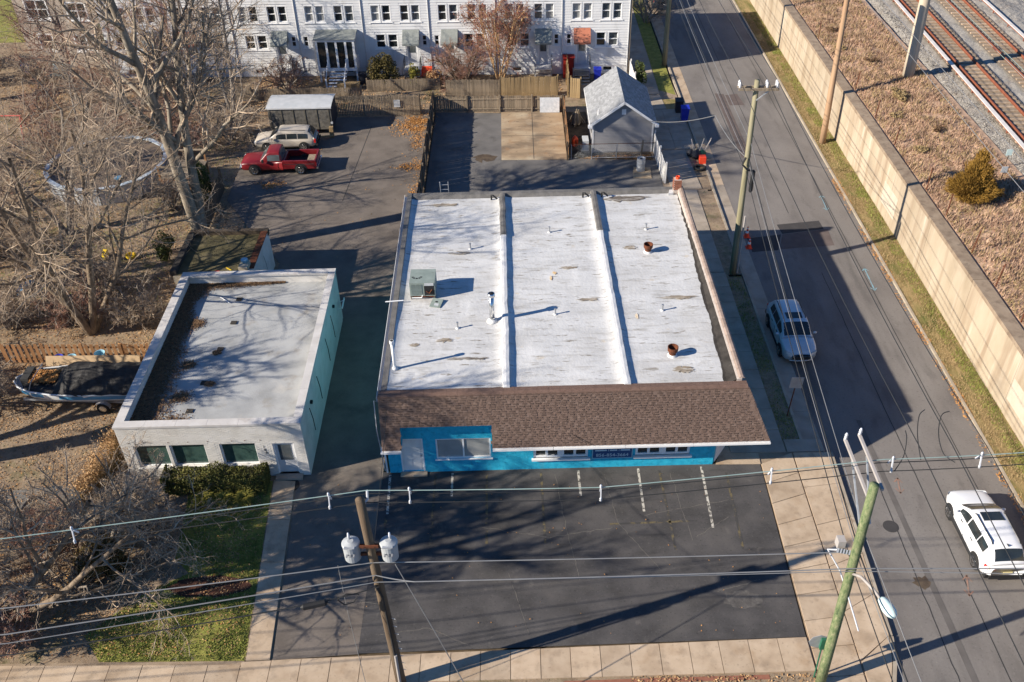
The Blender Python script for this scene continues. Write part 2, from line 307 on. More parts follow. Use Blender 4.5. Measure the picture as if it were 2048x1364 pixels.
M['pool_cover'] = pmat('pool_cover', [(.06, .05, .045), (.14, .105, .08), (.2, .15, .1)], 2, 8, .7, .4, 14)
M['mesh_dark'] = pmat('mesh_dark', [(.06, .057, .05), (.12, .11, .095), (.17, .155, .13)], 5, 8, .85, .4, 30)
M['wall_patch'] = pmat('wall_patch', [(0.4284, 0.3672, 0.2831), (0.4896, 0.4284, 0.3443)], 2, 6, .9)
M['sheet_white'] = pmat('sheet_white', [(0.4, 0.416, 0.424), (0.496, 0.504, 0.512)], 2, 7, .5, .2, 12)
M['marble_board'] = pmat('marble_board', [(.42, .45, .48), (.62, .64, .66)], 5, 8, .6)
M['yellow_plastic'] = pmat('yellow_plastic', [(.75, .5, .03), (.8, .55, .04)], 3, 4, .5)
M['bucket_blue'] = pmat('bucket_blue', [(.22, .42, .52), (.28, .48, .58)], 3, 4, .5)
M['swing_red'] = pmat('swing_red', [(.45, .09, .07), (.55, .13, .1)], 3, 4, .6)
M['green_metal'] = pmat('green_metal', [(.02, .1, .055), (.03, .13, .075)], 3, 4, .6)
M['sign_back'] = pmat('sign_back', [(.3, .31, .32), (.4, .41, .42)], 3, 4, .5, metal=.4)
M['steel_cable'] = pmat('steel_cable', [(.45, .45, .46)], rough=.4, metal=.6)

# ------------------------------------------------------------------ helpers
def top_of(o):
    while o.parent:
        o = o.parent
    return o

class MB:
    def __init__(s):
        s.v, s.f, s.c = [], [], []

    def add(s, vs, fs, col=None):
        n = len(s.v)
        s.v += [tuple(p) for p in vs]
        s.f += [tuple(n + i for i in f) for f in fs]
        s.c += [col] * len(fs)
        return s

    def box(s, x0, y0, z0, x1, y1, z1, col=None):
        return s.prism([(x0, y0), (x1, y0), (x1, y1), (x0, y1)], z0, z1, col)

    def prism(s, poly, z0, z1, col=None):
        n = len(poly)
        a = sum(poly[i][0] * poly[(i + 1) % n][1] - poly[(i + 1) % n][0] * poly[i][1] for i in range(n))
        if a < 0:
            poly = poly[::-1]
        vs = [(x, y, z0) for x, y in poly] + [(x, y, z1) for x, y in poly]
        fs = [tuple(range(n))[::-1], tuple(range(n, 2 * n))]
        fs += [(i, (i + 1) % n, n + (i + 1) % n, n + i) for i in range(n)]
        return s.add(vs, fs, col)

    def obox(s, p, q, w, h, up=(0, 0, 1), col=None):
        """beam from p to q, w wide, h high, centred"""
        p, q = Vector(p), Vector(q)
        d = (q - p).normalized()
        u = Vector(up)
        if abs(d.dot(u)) > .98:
            u = Vector((0, 1, 0))
        r = d.cross(u).normalized()
        u = r.cross(d)
        vs = []
        for c in (p, q):
            for a, b in ((-1, -1), (1, -1), (1, 1), (-1, 1)):
                vs.append(c + r * a * w / 2 + u * b * h / 2)
        return s.add(vs, [(3, 2, 1, 0), (4, 5, 6, 7), (0, 1, 5, 4), (1, 2, 6, 5), (2, 3, 7, 6), (3, 0, 4, 7)], col)

    def tube(s, pts, rs, n=6, caps=True, col=None):
        pts = [Vector(p) for p in pts]
        if not isinstance(rs, (list, tuple)):
            rs = [rs] * len(pts)
        base = len(s.v)
        d0 = (pts[1] - pts[0]).normalized()
        u = Vector((0, 0, 1)) if abs(d0.z) < .9 else Vector((1, 0, 0))
        r = d0.cross(u).normalized()
        for i, p in enumerate(pts):
            a = pts[max(i - 1, 0)]
            b = pts[min(i + 1, len(pts) - 1)]
            d = (b - a).normalized()
            r = (r - d * r.dot(d))
            r = r.normalized() if r.length > 1e-6 else d.orthogonal().normalized()
            t = d.cross(r)
            for k in range(n):
                an = 2 * pi * k / n
                s.v.append(tuple(p + (r * cos(an) + t * sin(an)) * rs[i]))
        for i in range(len(pts) - 1):
            for k in range(n):
                a = base + i * n + k
                b = base + i * n + (k + 1) % n
                s.f.append((a, b, b + n, a + n))
                s.c.append(col)
        if caps:
            s.f.append(tuple(base + k for k in range(n))[::-1])
            s.f.append(tuple(base + (len(pts) - 1) * n + k for k in range(n)))
            s.c += [col, col]
        return s

    def lathe(s, prof, c=(0, 0, 0), n=16, axis='z', col=None):
        """prof [(r, h)] revolved about an axis through c"""
        base = len(s.v)
        for r, h in prof:
            for k in range(n):
                a = 2 * pi * k / n
                p = (r * cos(a), r * sin(a), h)
                if axis == 'y':
                    p = (p[0], p[2], p[1])
                elif axis == 'x':
                    p = (p[2], p[0], p[1])
                s.v.append((p[0] + c[0], p[1] + c[1], p[2] + c[2]))
        for i in range(len(prof) - 1):
            for k in range(n):
                a = base + i * n + k
                b = base + i * n + (k + 1) % n
                s.f.append((a, b, b + n, a + n))
                s.c.append(col)
        s.f.append(tuple(base + k for k in range(n))[::-1])
        s.f.append(tuple(base + (len(prof) - 1) * n + k for k in range(n)))
        s.c += [col, col]
        return s

    def quad(s, a, b, c, d, col=None):
        return s.add([a, b, c, d], [(0, 1, 2, 3)], col)

    def slab(s, a, b, c, d, t, col=None):
        """quad a b c d (counter-clockwise seen from outside) thickened by t inwards"""
        a, b, c, d = map(Vector, (a, b, c, d))
        n = (b - a).cross(d - a).normalized() * t
        vs = [a, b, c, d, a - n, b - n, c - n, d - n]
        return s.add(vs, [(0, 1, 2, 3), (7, 6, 5, 4), (0, 4, 5, 1), (1, 5, 6, 2), (2, 6, 7, 3), (3, 7, 4, 0)], col)

    def mesh(s, name, mat, off=(0, 0, 0), smooth=False):
        me = bpy.data.meshes.new(name)
        ox, oy, oz = off
        me.from_pydata([(x - ox, y - oy, z - oz) for x, y, z in s.v], [], s.f)
        if any(c is not None for c in s.c):
            at = me.color_attributes.new('Col', 'FLOAT_COLOR', 'CORNER')
            buf = []
            for f, c in zip(s.f, s.c):
                buf += list((*(c or (1, 1, 1)), 1.0)) * len(f)
            at.data.foreach_set('color', buf)
        me.materials.append(M[mat] if isinstance(mat, str) else mat)
        if smooth:
            me.polygons.foreach_set('use_smooth', [True] * len(me.polygons))
        me.update()
        return me

    def build(s, name, mat, parent=None, smooth=False, local=False):
        off = (0, 0, 0)
        if parent is not None and not local:
            t = top_of(parent)
            off = t.location[:]
        o = bpy.data.objects.new(name, s.mesh(name, mat, off, smooth))
        COL.objects.link(o)
        if parent is not None:
            o.parent = parent
        return o

def tag(o, label=None, cat=None, group=None, kind=None):
    if label:
        o['label'] = label
    if cat:
        o['category'] = cat
    if group:
        o['group'] = group
    if kind:
        o['kind'] = kind
    return o

def thing(name, label, cat, loc=(0, 0, 0), rz=0.0, group=None):
    o = bpy.data.objects.new(name, None)
    o.empty_display_size = .3
    COL.objects.link(o)
    o.location = loc
    o.rotation_euler = (0, 0, rz)
    return tag(o, label, cat, group)

def struct(name, mb, mat, parent=None, kind='structure', **k):
    o = mb.build(name, mat, parent, **k)
    if parent is None:
        o['kind'] = kind
    return o

def inst(name, me, parent, loc=(0, 0, 0), rot=(0, 0, 0), sc=(1, 1, 1)):
    o = bpy.data.objects.new(name, me)
    COL.objects.link(o)
    o.parent = parent
    o.location, o.rotation_euler, o.scale = loc, rot, sc
    return o

def copy_tree(o, parent=None):
    c = o.copy()
    COL.objects.link(c)
    c.parent = parent
    for ch in list(o.children):
        copy_tree(ch, c)
    return c

def subdiv_sheet(x0, x1, y0, y1, nx, ny, zf):
    mb = MB()
    vs = [(x0 + (x1 - x0) * i / nx, y0 + (y1 - y0) * j / ny, 0) for j in range(ny + 1) for i in range(nx + 1)]
    vs = [(x, y, zf(x, y)) for x, y, _ in vs]
    fs = [(j * (nx + 1) + i, j * (nx + 1) + i + 1, (j + 1) * (nx + 1) + i + 1, (j + 1) * (nx + 1) + i) for j in range(ny) for i in range(nx)]
    return mb.add(vs, fs)

def sheet(poly, z):
    mb = MB()
    n = len(poly)
    a = sum(poly[i][0] * poly[(i + 1) % n][1] - poly[(i + 1) % n][0] * poly[i][1] for i in range(n))
    if a < 0:
        poly = poly[::-1]
    return mb.add([(x, y, z) for x, y in poly], [tuple(range(n))])

def inpoly(x, y, poly):
    r = False
    n = len(poly)
    for i in range(n):
        x0, y0 = poly[i]
        x1, y1 = poly[(i + 1) % n]
        if (y0 > y) != (y1 > y) and x < (x1 - x0) * (y - y0) / (y1 - y0) + x0:
            r = not r
    return r

def blob(cx, cy, rx, ry, seed, n=18, k=.3):
    return [(cx + cos(2 * pi * i / n) * rx * (1 + k * (noise.noise((seed, i * .8, 0)) )), cy + sin(2 * pi * i / n) * ry * (1 + k * noise.noise((seed + 5, i * .8, 0)))) for i in range(n)]

# ================================================================== THE SETTING
ZR = -0.12                                   # road level
struct('ground', MB().box(-300, -140, -1.2, 300, 320, -.17), 'soil')
# left yards: leaf-strewn earth
LY = [(-90, 15), (-9.0, 15), (-9.0, 45), (-6.6, 45), (-6.6, 79), (-90, 79)]
struct('yard', sheet(LY, -.03), 'leafy_ground')
struct('rear_gardens', sheet([(-90, 79), (-6.6, 79), (-6.6, 70.4), (10.6, 70.0), (10.6, 130), (-90, 130)], -.025), 'leafy_ground')
struct('side_yard', sheet([(-6.6, 49), (10.6, 49), (10.6, 70.0), (-6.6, 70.4)], -.03), 'soil')
struct('far_lawn', sheet([(-75, 88), (-43, 88), (-43, 126), (-75, 126)], -.012), 'lawn')
struct('front_lawn', sheet([(-16.6, 21.0), (-10.75, 20.95), (-11.6, 30.5), (-15.4, 30.0), (-15.0, 26.0), (-14.2, 25.2), (-15.8, 24.2), (-17.6, 22.2)], -.022), 'lawn')
struct('mulch_bed', sheet(blob(-13.1, 24.5, 1.75, .55, 3), -.012), 'mulch')
struct('gravel_patch', sheet(blob(-22.2, 28.8, 3.2, 1.5, 9), -.02), 'gravel_grey')

# road, cross street
struct('road', sheet([(12.6, -60), (22.35, -60), (22.35, 170), (13.55, 170), (13.55, 32.5), (12.6, 32.0)], ZR), 'asphalt_road')
struct('cross_street', sheet([(-120, 8), (12.59, 8), (12.59, 18.5), (-120, 18.5)], ZR - .004), 'asphalt_road')
for i, (poly, mt) in enumerate([
        ([(14.75, 49.4), (16.4, 49.55), (17.0, 51.4), (14.75, 51.0)], 'asphalt_patch'),
        ([(16.5, 49.65), (20.05, 50.0), (20.15, 51.95), (17.1, 51.4)], 'asphalt_patch_red'),
        ([(17.1, 51.45), (19.9, 51.95), (19.85, 53.0), (17.0, 52.6)], 'asphalt_patch'),
        ([(16.6, 62.0), (17.3, 62.0), (17.3, 73.2), (16.6, 73.4)], 'asphalt_patch_red'),
        ([(17.4, 71.0), (18.6, 71.0), (18.4, 73.2), (17.4, 73.0)], 'asphalt_patch_red'),
        ([(16.95, 12), (17.25, 12), (16.95, 34), (16.72, 34)], 'asphalt_band')]):
    struct('road_patch', sheet(poly, ZR + .004 + .0005 * i), mt)
# sealed seams along the road
for i, (xa, xb, ya, yb) in enumerate([(18.3, 18.45, 12, 47), (16.35, 16.5, 12, 33), (20.9, 21.0, 20, 90), (18.1, 18.2, 54, 96)]):
    mb = MB()
    n = 40
    pts = [(xa + (xb - xa) * j / n + .05 * noise.noise((j * .7, i * 9, 0)), ya + (yb - ya) * j / n) for j in range(n + 1)]
    mb.add([(x - .018, y, 0) for x, y in pts] + [(x + .018, y, 0) for x, y in pts], [(j, n + 1 + j, n + 2 + j, j + 1) for j in range(n)])
    mb.v = [(x, y, ZR + .008) for x, y, z in mb.v]
    struct('road_seam', mb, 'crack_seal')
struct('manhole_cover', MB().lathe([(.34, ZR), (.34, ZR + .012)], (16.25, 27.2, 0), 20), 'asphalt_patch')
struct('oil_spot', sheet(blob(16.6, 24.2, .35, .3, 31, k=.8), ZR + .0075), 'oil_stain')
def arrow_mark(name, x, y, l, ang, mat):
    mb = MB()
    c, s_ = cos(ang), sin(ang)
    R = lambda u, v: (x + u * c - v * s_, y + u * s_ + v * c, ZR + .009)
    mb.quad(R(-l, -.035), R(l, -.035), R(l, .035), R(-l, .035))
    for e in (-1, 1):
        for sd in (-1, 1):
            a, b = R(e * l, 0), R(e * (l - .3), sd * .22)
            c2, d = R(e * (l - .3), sd * .14), R(e * (l - .08), 0)
            mb.quad(*((a, b, c2, d) if e * sd > 0 else (d, c2, b, a)))
    return struct(name, mb, mat)
arrow_mark('survey_mark', 21.1, 46.2, 1.2, radians(88), 'paint_mark_blue')
arrow_mark('survey_mark', 20.8, 55.3, 1.0, radians(86), 'paint_mark_blue')
arrow_mark('survey_mark', 17.4, 29.6, .5, radians(80), 'paint_mark_orange')
arrow_mark('survey_mark', 18.4, 24.0, .55, radians(75), 'paint_mark_orange')

# lots and drives
M['asphalt_worn'] = pmat('asphalt_worn', [(.05, .046, .044), (.085, .078, .072), (.15, .138, .125)], 3.5, 9, .95, nrough=.75)
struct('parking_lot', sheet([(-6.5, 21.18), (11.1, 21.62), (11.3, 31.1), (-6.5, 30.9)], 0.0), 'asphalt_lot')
struct('driveway', sheet([(-9.8, 20.95), (-6.5, 21.15), (-6.5, 49.2), (-6.9, 69.9), (-14.2, 69.9), (-20.3, 68.0), (-20.0, 57.0), (-17.4, 52.8), (-14.8, 48.9), (-14.9, 44.0), (-10.6, 44.0), (-9.9, 31), (-10.5, 30.5)], 0.004), 'asphalt_drive')
# the narrow drive between the buildings is the lot's darker asphalt
struct('rear_lot', sheet([(-6.3, 49.0), (10.2, 49.0), (10.3, 61.6), (3.95, 62.2), (-1.0, 62.2), (-1.0, 70.1), (-6.3, 70.5)], .002), 'asphalt_rear')
struct('concrete_pad', MB().prism([(-1.0, 62.1), (3.8, 62.0), (3.8, 70.0), (-1.05, 70.2)], -.05, .03), 'concrete_pad')
struct('oil_spot', sheet(blob(-2.2, 62.5, .8, .6, 13, k=.9), .008), 'oil_stain')
for q in (((1.38, 62.15), (1.4, 70.0)), ((-.95, 66.0), (3.75, 65.9))):
    w = .02
    (xa, ya), (xb, yb) = q
    struct('pad_joint', sheet([(xa - w, ya), (xb - w, yb), (xb + w, yb), (xa + w, ya)] if abs(xb - xa) < 1 else [(xa, ya - w), (xb, yb - w), (xb, yb + w), (xa, ya + w)], .0345), 'crack_seal')
def crack(name, pts, z, w=.012):
    mb = MB()
    P = []
    for (xa, ya), (xb, yb) in zip(pts[:-1], pts[1:]):
        n = max(2, int(sqrt((xb - xa) ** 2 + (yb - ya) ** 2) / .12))
        for j in range(n):
            u = j / n
            P.append((xa + (xb - xa) * u + .06 * noise.noise((xa + u * 9, ya, 1)), ya + (yb - ya) * u + .06 * noise.noise((xa + u * 9, yb, 5))))
    P.append(pts[-1])
    for (x0, y0), (x1, y1) in zip(P[:-1], P[1:]):
        d = sqrt((x1 - x0) ** 2 + (y1 - y0) ** 2) + 1e-9
        nx, ny = -(y1 - y0) / d * w, (x1 - x0) / d * w
        mb.add([(x0 - nx, y0 - ny, z), (x1 - nx, y1 - ny, z), (x1 + nx, y1 + ny, z), (x0 + nx, y0 + ny, z)], [(3, 2, 1, 0)])
    return struct(name, mb, 'asphalt_crack')
M['asphalt_crack'] = pmat('asphalt_crack', [(.1, .092, .082), (.16, .145, .125), (.06, .055, .05)], 3, 6, .95)
for pts in (((-2.0, 27.5), (1.2, 26.8), (4.0, 27.3)), ((1.6, 30.6), (2.0, 27.0), (2.4, 24.5)), ((3.9, 30.5), (4.3, 27.5), (5.8, 25.0)), ((5.5, 28.0), (9.4, 28.8)), ((7.0, 30.5), (7.4, 26.5)), ((-5.8, 22.0), (-3.8, 22.3), (-2.2, 21.5)), ((-8.5, 24.2), (-5.8, 23.4)), ((8.0, 23.8), (9.9, 24.4)), ((-.6, 24.9), (.2, 22.0)), ((7.6, 26.7), (9.2, 27.8))):
    crack('lot_crack', pts, .006)
struct('worn_spot', sheet(blob(9.0, 23.4, .8, .45, 60, 20, .8), .0055), 'asphalt_worn')
struct('drive_seam', MB().quad((-11.95, 56.5, .008), (-11.9, 56.5, .008), (-11.2, 68.2, .008), (-11.25, 68.2, .008)), 'crack_seal')
# parking lines, worn
for i, (x0, y0, x1, y1, mt) in enumerate([(-6.15, 30.7, -6.05, 28.3, 'paint_line'), (-3.22, 30.75, -3.2, 29.3, 'paint_line'), (2.7, 30.8, 2.72, 29.2, 'paint_line'),
        (5.52, 30.85, 5.5, 28.2, 'paint_line'), (8.5, 30.9, 8.42, 27.2, 'paint_line'), (-4.0, 30.6, -4.0, 26.5, 'paint_faint'), (-1.6, 30.7, -1.55, 26.5, 'paint_faint'),
        (.95, 30.7, 1.0, 26.5, 'paint_faint'), (6.5, 30.7, 6.6, 26, 'paint_faint'), (9.6, 30.5, 9.5, 26, 'paint_faint'), (-6.1, 28.2, -6.0, 25.5, 'paint_faint'),
        (3.9, 27.5, 7.5, 27.6, 'paint_faint')]):
    w = .055
    if abs(x1 - x0) > 1:
        q = [(x0, y0 - w), (x1, y1 - w), (x1, y1 + w), (x0, y0 + w)]
    else:
        q = [(x0 - w, y0), (x1 - w, y1), (x1 + w, y1), (x0 + w, y0)]
    struct('parking_line', sheet(q, .005), mt)

# kerbs and pavements: base sheet + slabs
def slabs(parent, poly_of, n, m, gap, z0, z1, mat, name='slab'):
    """grid of slabs in a bilinear patch poly_of = 4 corners a b c d (ab along u)"""
    a, b, c, d = [Vector((*p, 0)) for p in poly_of]
    P = lambda u, v: a.lerp(b, u).lerp(d.lerp(c, u), v)
    lu = (b - a).length
    lv = (d - a).length
    gu, gv = gap / lu / 2, gap / lv / 2
    us = [i / n for i in range(n + 1)]
    vs = [i / m for i in range(m + 1)]
    for i in range(n):
        for j in range(m):
            q = [P(us[i] + gu, vs[j] + gv), P(us[i + 1] - gu, vs[j] + gv), P(us[i + 1] - gu, vs[j + 1] - gv), P(us[i] + gu, vs[j + 1] - gv)]
            dz = random.uniform(-.006, .006)
            MB().prism([(p.x, p.y) for p in q], z0, z1 + dz).build(name, mat, parent)

def walk(name, patches, base_poly, mat, zb=-.02, zt=.03):
    o = struct(name, sheet(base_poly, zb), 'concrete_coping')
    for p, n, m in patches:
        slabs(o, p, n, m, .025, -.1, zt, mat)
    return o

walk('front_pavement', [([(-25, 20.0), (-11.0, 19.85), (-11.0, 20.75), (-25, 20.95)], 11, 1), ([(-11.0, 19.8), (11.1, 20.1), (11.1, 21.6), (-11.0, 20.9)], 19, 1)],
     [(-25, 19.9), (-11, 19.8), (11.15, 20.1), (11.15, 21.6), (-11, 20.95), (-25, 21)], 'concrete_walk')
walk('office_walk', [([(-10.85, 20.92), (-9.9, 20.95), (-10.55, 30.4), (-11.6, 30.5)], 1, 4)], [(-10.9, 20.9), (-9.85, 20.95), (-10.5, 30.6), (-11.65, 30.6)], 'concrete_walk')
struct('entrance_apron', MB().prism([(9.2, 31.02), (11.32, 31.0), (11.36, 31.72), (10.06, 31.74), (9.9, 33.0)], -.05, .02), 'concrete_walk')
walk('corner_pavement', [([(11.15, 18.6), (12.85, 18.6), (12.95, 31.7), (11.35, 31.0)], 1, 10), ([(12.9, 20.5), (14.35, 21.6), (14.75, 31.7), (13.0, 31.7)], 1, 5),
     ],
     [(11.1, 18.6), (13.2, 18.6), (14.35, 21.6), (14.75, 31.7), (11.35, 31.7)], 'concrete_walk')
walk('side_pavement', [([(10.05, 31.75), (12.7, 31.75), (12.6, 47.0), (9.95, 47.0)], 1, 10), ([(10.0, 47.05), (12.55, 47.05), (12.5, 57.2), (10.6, 57.2)], 1, 7),
     ([(12.75, 31.75), (14.55, 31.75), (14.55, 32.6), (12.75, 32.6)], 1, 1), ([(10.8, 57.3), (12.9, 57.3), (12.6, 63.2), (10.5, 63.2)], 1, 4),
     ([(10.5, 63.3), (13.4, 63.3), (13.3, 70.2), (10.3, 70.2)], 2, 5), ([(10.3, 70.3), (12.2, 70.3), (12.0, 73.0), (10.2, 73.0)], 1, 2), ([(10.4, 73.1), (12.0, 73.1), (12.0, 104), (10.5, 104)], 1, 20)],
     [(9.95, 31.7), (14.55, 31.7), (14.5, 32.65), (12.75, 32.65), (12.75, 47), (13.55, 63), (13.4, 73), (12.05, 104), (10.2, 104)], 'concrete_grey')
MB().prism([(12.9, 18.6), (13.2, 18.52), (13.72, 19.4), (14.12, 20.5), (14.33, 21.58), (12.95, 20.47)], -.1, .031).build('slab', 'concrete_walk', bpy.data.objects['corner_pavement'])
struct('side_verge', sheet([(12.68, 32.6), (13.72, 32.6), (13.5, 46.6), (12.55, 46.6)], -.012), 'leafy_ground')
struct('side_verge', sheet([(12.4, 46.8), (13.6, 46.8), (13.62, 57.0), (12.5, 57.0)], -.012), 'leafy_ground')
struct('side_verge', sheet([(12.7, 57.2), (13.65, 57.2), (13.75, 62.8), (12.9, 62.8)], -.012), 'leafy_ground')
struct('side_verge', sheet([(12.2, 70.3), (13.35, 70.3), (13.4, 72.2), (12.1, 72.2)], -.012), 'verge')
struct('side_verge', sheet([(12.05, 74.0), (13.3, 73.0), (13.2, 104), (12.0, 104)], -.012), 'lawn')
struct('corner_verge', sheet([(-25, 18.6), (11.1, 18.6), (11.1, 20.08), (-25, 19.85)], -.015), 'leafy_ground')
struct('brick_edging', sheet([(1.5, 19.7), (9.3, 19.8), (9.3, 20.0), (1.5, 19.86)], -.004), 'brick_red')
# gutter slabs and kerb stones on the near side of the road
gut = struct('gutter', sheet([(13.55, 31.8), (14.6, 31.8), (14.55, 104), (13.25, 104)], ZR - .03), 'crack_seal')
slabs(gut, [(13.72, 31.8), (14.6, 31.8), (14.55, 58), (13.75, 58)], 1, 9, .02, ZR - .1, ZR + .006, 'concrete_grey')
slabs(gut, [(13.78, 58), (14.55, 58), (14.5, 104), (13.5, 104)], 1, 15, .02, ZR - .1, ZR + .006, 'concrete_walk')
ks = struct('near_kerb', sheet([(13.5, 31.8), (13.6, 31.8), (13.6, 104), (13.5, 104)], ZR - .05), 'crack_seal')
slabs(ks, [(13.55, 32.6), (13.71, 32.6), (13.74, 58), (13.58, 58)], 1, 10, .015, ZR - .1, .02, 'kerb', 'kerb_stone')
slabs(ks, [(13.6, 58), (13.77, 58), (13.48, 104), (13.3, 104)], 1, 18, .015, ZR - .1, .02, 'kerb', 'kerb_stone')
ks = struct('corner_kerb', sheet([(14.3, 21.6), (14.4, 21.6), (14.75, 31.7), (14.6, 31.7)], ZR - .05), 'crack_seal')
slabs(ks, [(14.36, 21.6), (14.5, 21.6), (14.9, 31.7), (14.76, 31.7)], 1, 5, .015, ZR - .1, .035, 'kerb', 'kerb_stone')
for (a, b) in (((13.22, 18.5), (13.75, 19.4)), ((13.76, 19.42), (14.15, 20.5)), ((14.16, 20.52), (14.36, 21.58))):
    d = Vector((b[0] - a[0], b[1] - a[1], 0)).normalized()
    n_ = Vector((d.y, -d.x, 0)) * .15
    MB().prism([a, (a[0] + n_.x, a[1] + n_.y), (b[0] + n_.x, b[1] + n_.y), b], ZR - .1, .03).build('kerb_stone', 'kerb', ks)
# far side: kerb, verge, retaining wall, bank
ks = struct('far_kerb', sheet([(22.36, -60), (22.46, -60), (22.46, 170), (22.36, 170)], ZR - .05), 'crack_seal')
slabs(ks, [(22.35, 18), (22.5, 18), (22.5, 97), (22.35, 97)], 1, 34, .015, ZR - .1, 0.0, 'kerb', 'kerb_stone')
def vergez(x, y):
    return -.03 + .05 * noise.noise((x * 1.1, y * .35, 2)) + .05 * max(0, (x - 22.9))
struct('far_verge', subdiv_sheet(22.5, 24.02, -10, 110, 6, 160, vergez), 'verge')
# retaining wall in cast bays
WT = 3.72
rw = thing('retaining_wall', 'long pale tan concrete retaining wall along the far side of the road', 'wall', (24.0, 50, 0))
y = 10.0
while y < 110:
    L_ = 6.1
    MB().prism([(24.0, y + .012), (24.75, y + .012), (24.75, y + L_ - .012), (24.0, y + L_ - .012)], -.4, WT - .22).build('wall_panel', 'concrete_wall', rw)
    MB().prism([(23.965, y + .02), (24.72, y + .02), (24.72, y + L_ - .02), (23.965, y + L_ - .02)], WT - .22, WT + random.uniform(-.01, .01)).build('coping', 'concrete_coping', rw)
    y += L_
for (ya, yb, za, zb) in ((51.5, 54.0, .75, 2.2), (30.0, 34.3, .9, 2.2)):   # pale repaired patches
    MB().prism([(23.993, ya), (24.002, ya + .05), (24.002, yb - .05), (23.993, yb)], za, zb).build('repair_patch', 'wall_patch', rw)
BX = 24.74
def bankz(x, y):
    t = (x - BX) / 5.0
    b = WT - .12 + .45 * min(max(t, 0), 1)
    return b + (.16 * noise.noise((x * .5, y * .4, 1)) + .07 * noise.noise((x * 1.7, y * 1.5, 4))) * min(1, max(0, (x - BX) * .8)) * (1 if x < 30 else .25)
struct('railway_bank', subdiv_sheet(BX, 31.0, 10, 112, 36, 300, bankz), 'bank')
def balz(x, y):
    xx = x - .03 * (y - 60)
    return 4.0 + .1 * noise.noise((x * .9, y * .9, 1)) + .05 * noise.noise((x * 4, y * 4, 1)) - (.35 * max(0, (31.3 - xx)) if xx < 31.3 else 0) - .15 * max(0, xx - 41.5)
struct('ballast_bed', subdiv_sheet(29.2, 60, 20, 112, 110, 320, balz), 'ballast')
def tbz(x, y):
    return 4.13 + .03 * noise.noise((x * 5, y * 5, 3))
for k, (x0,) in enumerate(((32.35,), (36.25,))):
    mb = subdiv_sheet(x0, x0 + 2.9, 30, 112, 10, 300, lambda x, y: tbz(x, y))
    mb.v = [(x + .034 * (y - 60), y, z) for x, y, z in mb.v]
    struct('track_bed', mb, 'ballast_track')

# ================================================================== RAILWAY
sl_me = MB().box(-1.28, -.12, -.1, 1.28, .12, .06).mesh('sleeper', 'sleeper')
def track(name, label, x60):
    t = thing(name, label, 'railway track', (x60 + .72, 60, 4.15), -atan2(.034, 1), 'railway tracks on the embankment')
    y = -22.0
    while y < 36:
        inst('sleeper', sl_me, t, (random.uniform(-.03, .03), y, 0), (0, 0, random.uniform(-.015, .015)))
        y += .66
    for s in (-1, 1):
        mb = MB()
        x = s * .72
        mb.box(x - .07, -40, .05, x + .07, 60, .075).box(x - .012, -40, .07, x + .012, 60, .19)
        r = mb.build('rail', 'rail_rust', t, local=True)
        MB().box(x - .036, -40, .19, x + .036, 60, .222).build('rail_head', 'rail_rust', r, local=True)
    return t
track('railway_track', 'rusty railway track nearest the retaining wall', 33.05)
track('railway_track', 'second rusty railway track farther from the retaining wall', 36.95)
def cover(label, x60):
    t = thing('third_rail', label, 'third rail', (x60, 60, 4.1), -atan2(.034, 1), 'covered third rails')
    y = -20.0
    k = 0
    while y < 34:
        MB().prism([(-.14, y), (.14, y), (.14, y + 3.16), (-.14, y + 3.16)], .34, .39).build('cover_board', 'rail_cover', t, local=True)
        MB().box(-.03, y + .5, 0, .03, y + .6, .34).build('bracket', 'rail_rust', t, local=True)
        y += 3.2
    MB().box(-.05, -20, .2, .05, 34, .3).build('conductor_rail', 'rail_rust', t, local=True)
cover('white covered third rail running beside the nearest track', 32.42)
cover('white covered third rail beyond the second track', 39.9)
# rusty fence posts behind the wall
for i, (y, h) in enumerate(((36.9, 1.3), (40.0, 1.3), (43.2, 1.35), (47.0, 1.4), (50.2, 1.4), (56.2, 1.2), (60.3, 1.2), (65.0, 1.3), (70.2, 1.2), (75.2, 1.3))):
    mb = MB().tube([(24.95, y, WT - .3), (25.0 + random.uniform(-.08, .08), y + random.uniform(-.06, .06), WT + h)], .035, 6)
    tag(mb.build('fence_post', 'rust'), 'thin rusty fence post behind the retaining wall, %s from the right edge' % ('first', 'second', 'third', 'fourth', 'fifth', 'sixth', 'seventh', 'eighth', 'ninth', 'tenth')[i], 'post', 'rusty posts behind the retaining wall')
for nm, lab, x, y, h, mt in (('marker_sign', 'small white marker board on a stake beside the golden cedar', 29.4, 50.4, .9, 'sheet_white'), ('marker_sign', 'small pale green marker board on a stake near the third rail', 30.4, 52.2, 1.1, 'lamp_head')):
    t = thing(nm, lab, 'sign', (x, y, 3.9))
    MB().tube([(x, y, 3.8), (x, y, 3.9 + h)], .03, 5).build('stake', 'wood_dark', t)
    MB().box(x - .18, y - .03, 3.7 + h, x + .18, y - .005, 4.1 + h).build('board', mt, t)

# ================================================================== POLES AND WIRES
def lerp3(a, b, t):
    return tuple(a[i] + (b[i] - a[i]) * t for i in range(3))

def pole(label, base, top, r0, r1, mat, cat='utility pole', n=12, group=None):
    t = thing('utility_pole', label, cat, base, 0, group)
    pts = [lerp3(base, top, k / 6) for k in range(7)]
    pts[0] = (base[0], base[1], base[2] - .3)
    MB().tube(pts, [r0 + (r1 - r0) * k / 6 for k in range(7)], n).build('shaft', mat, t, smooth=True)
    return t

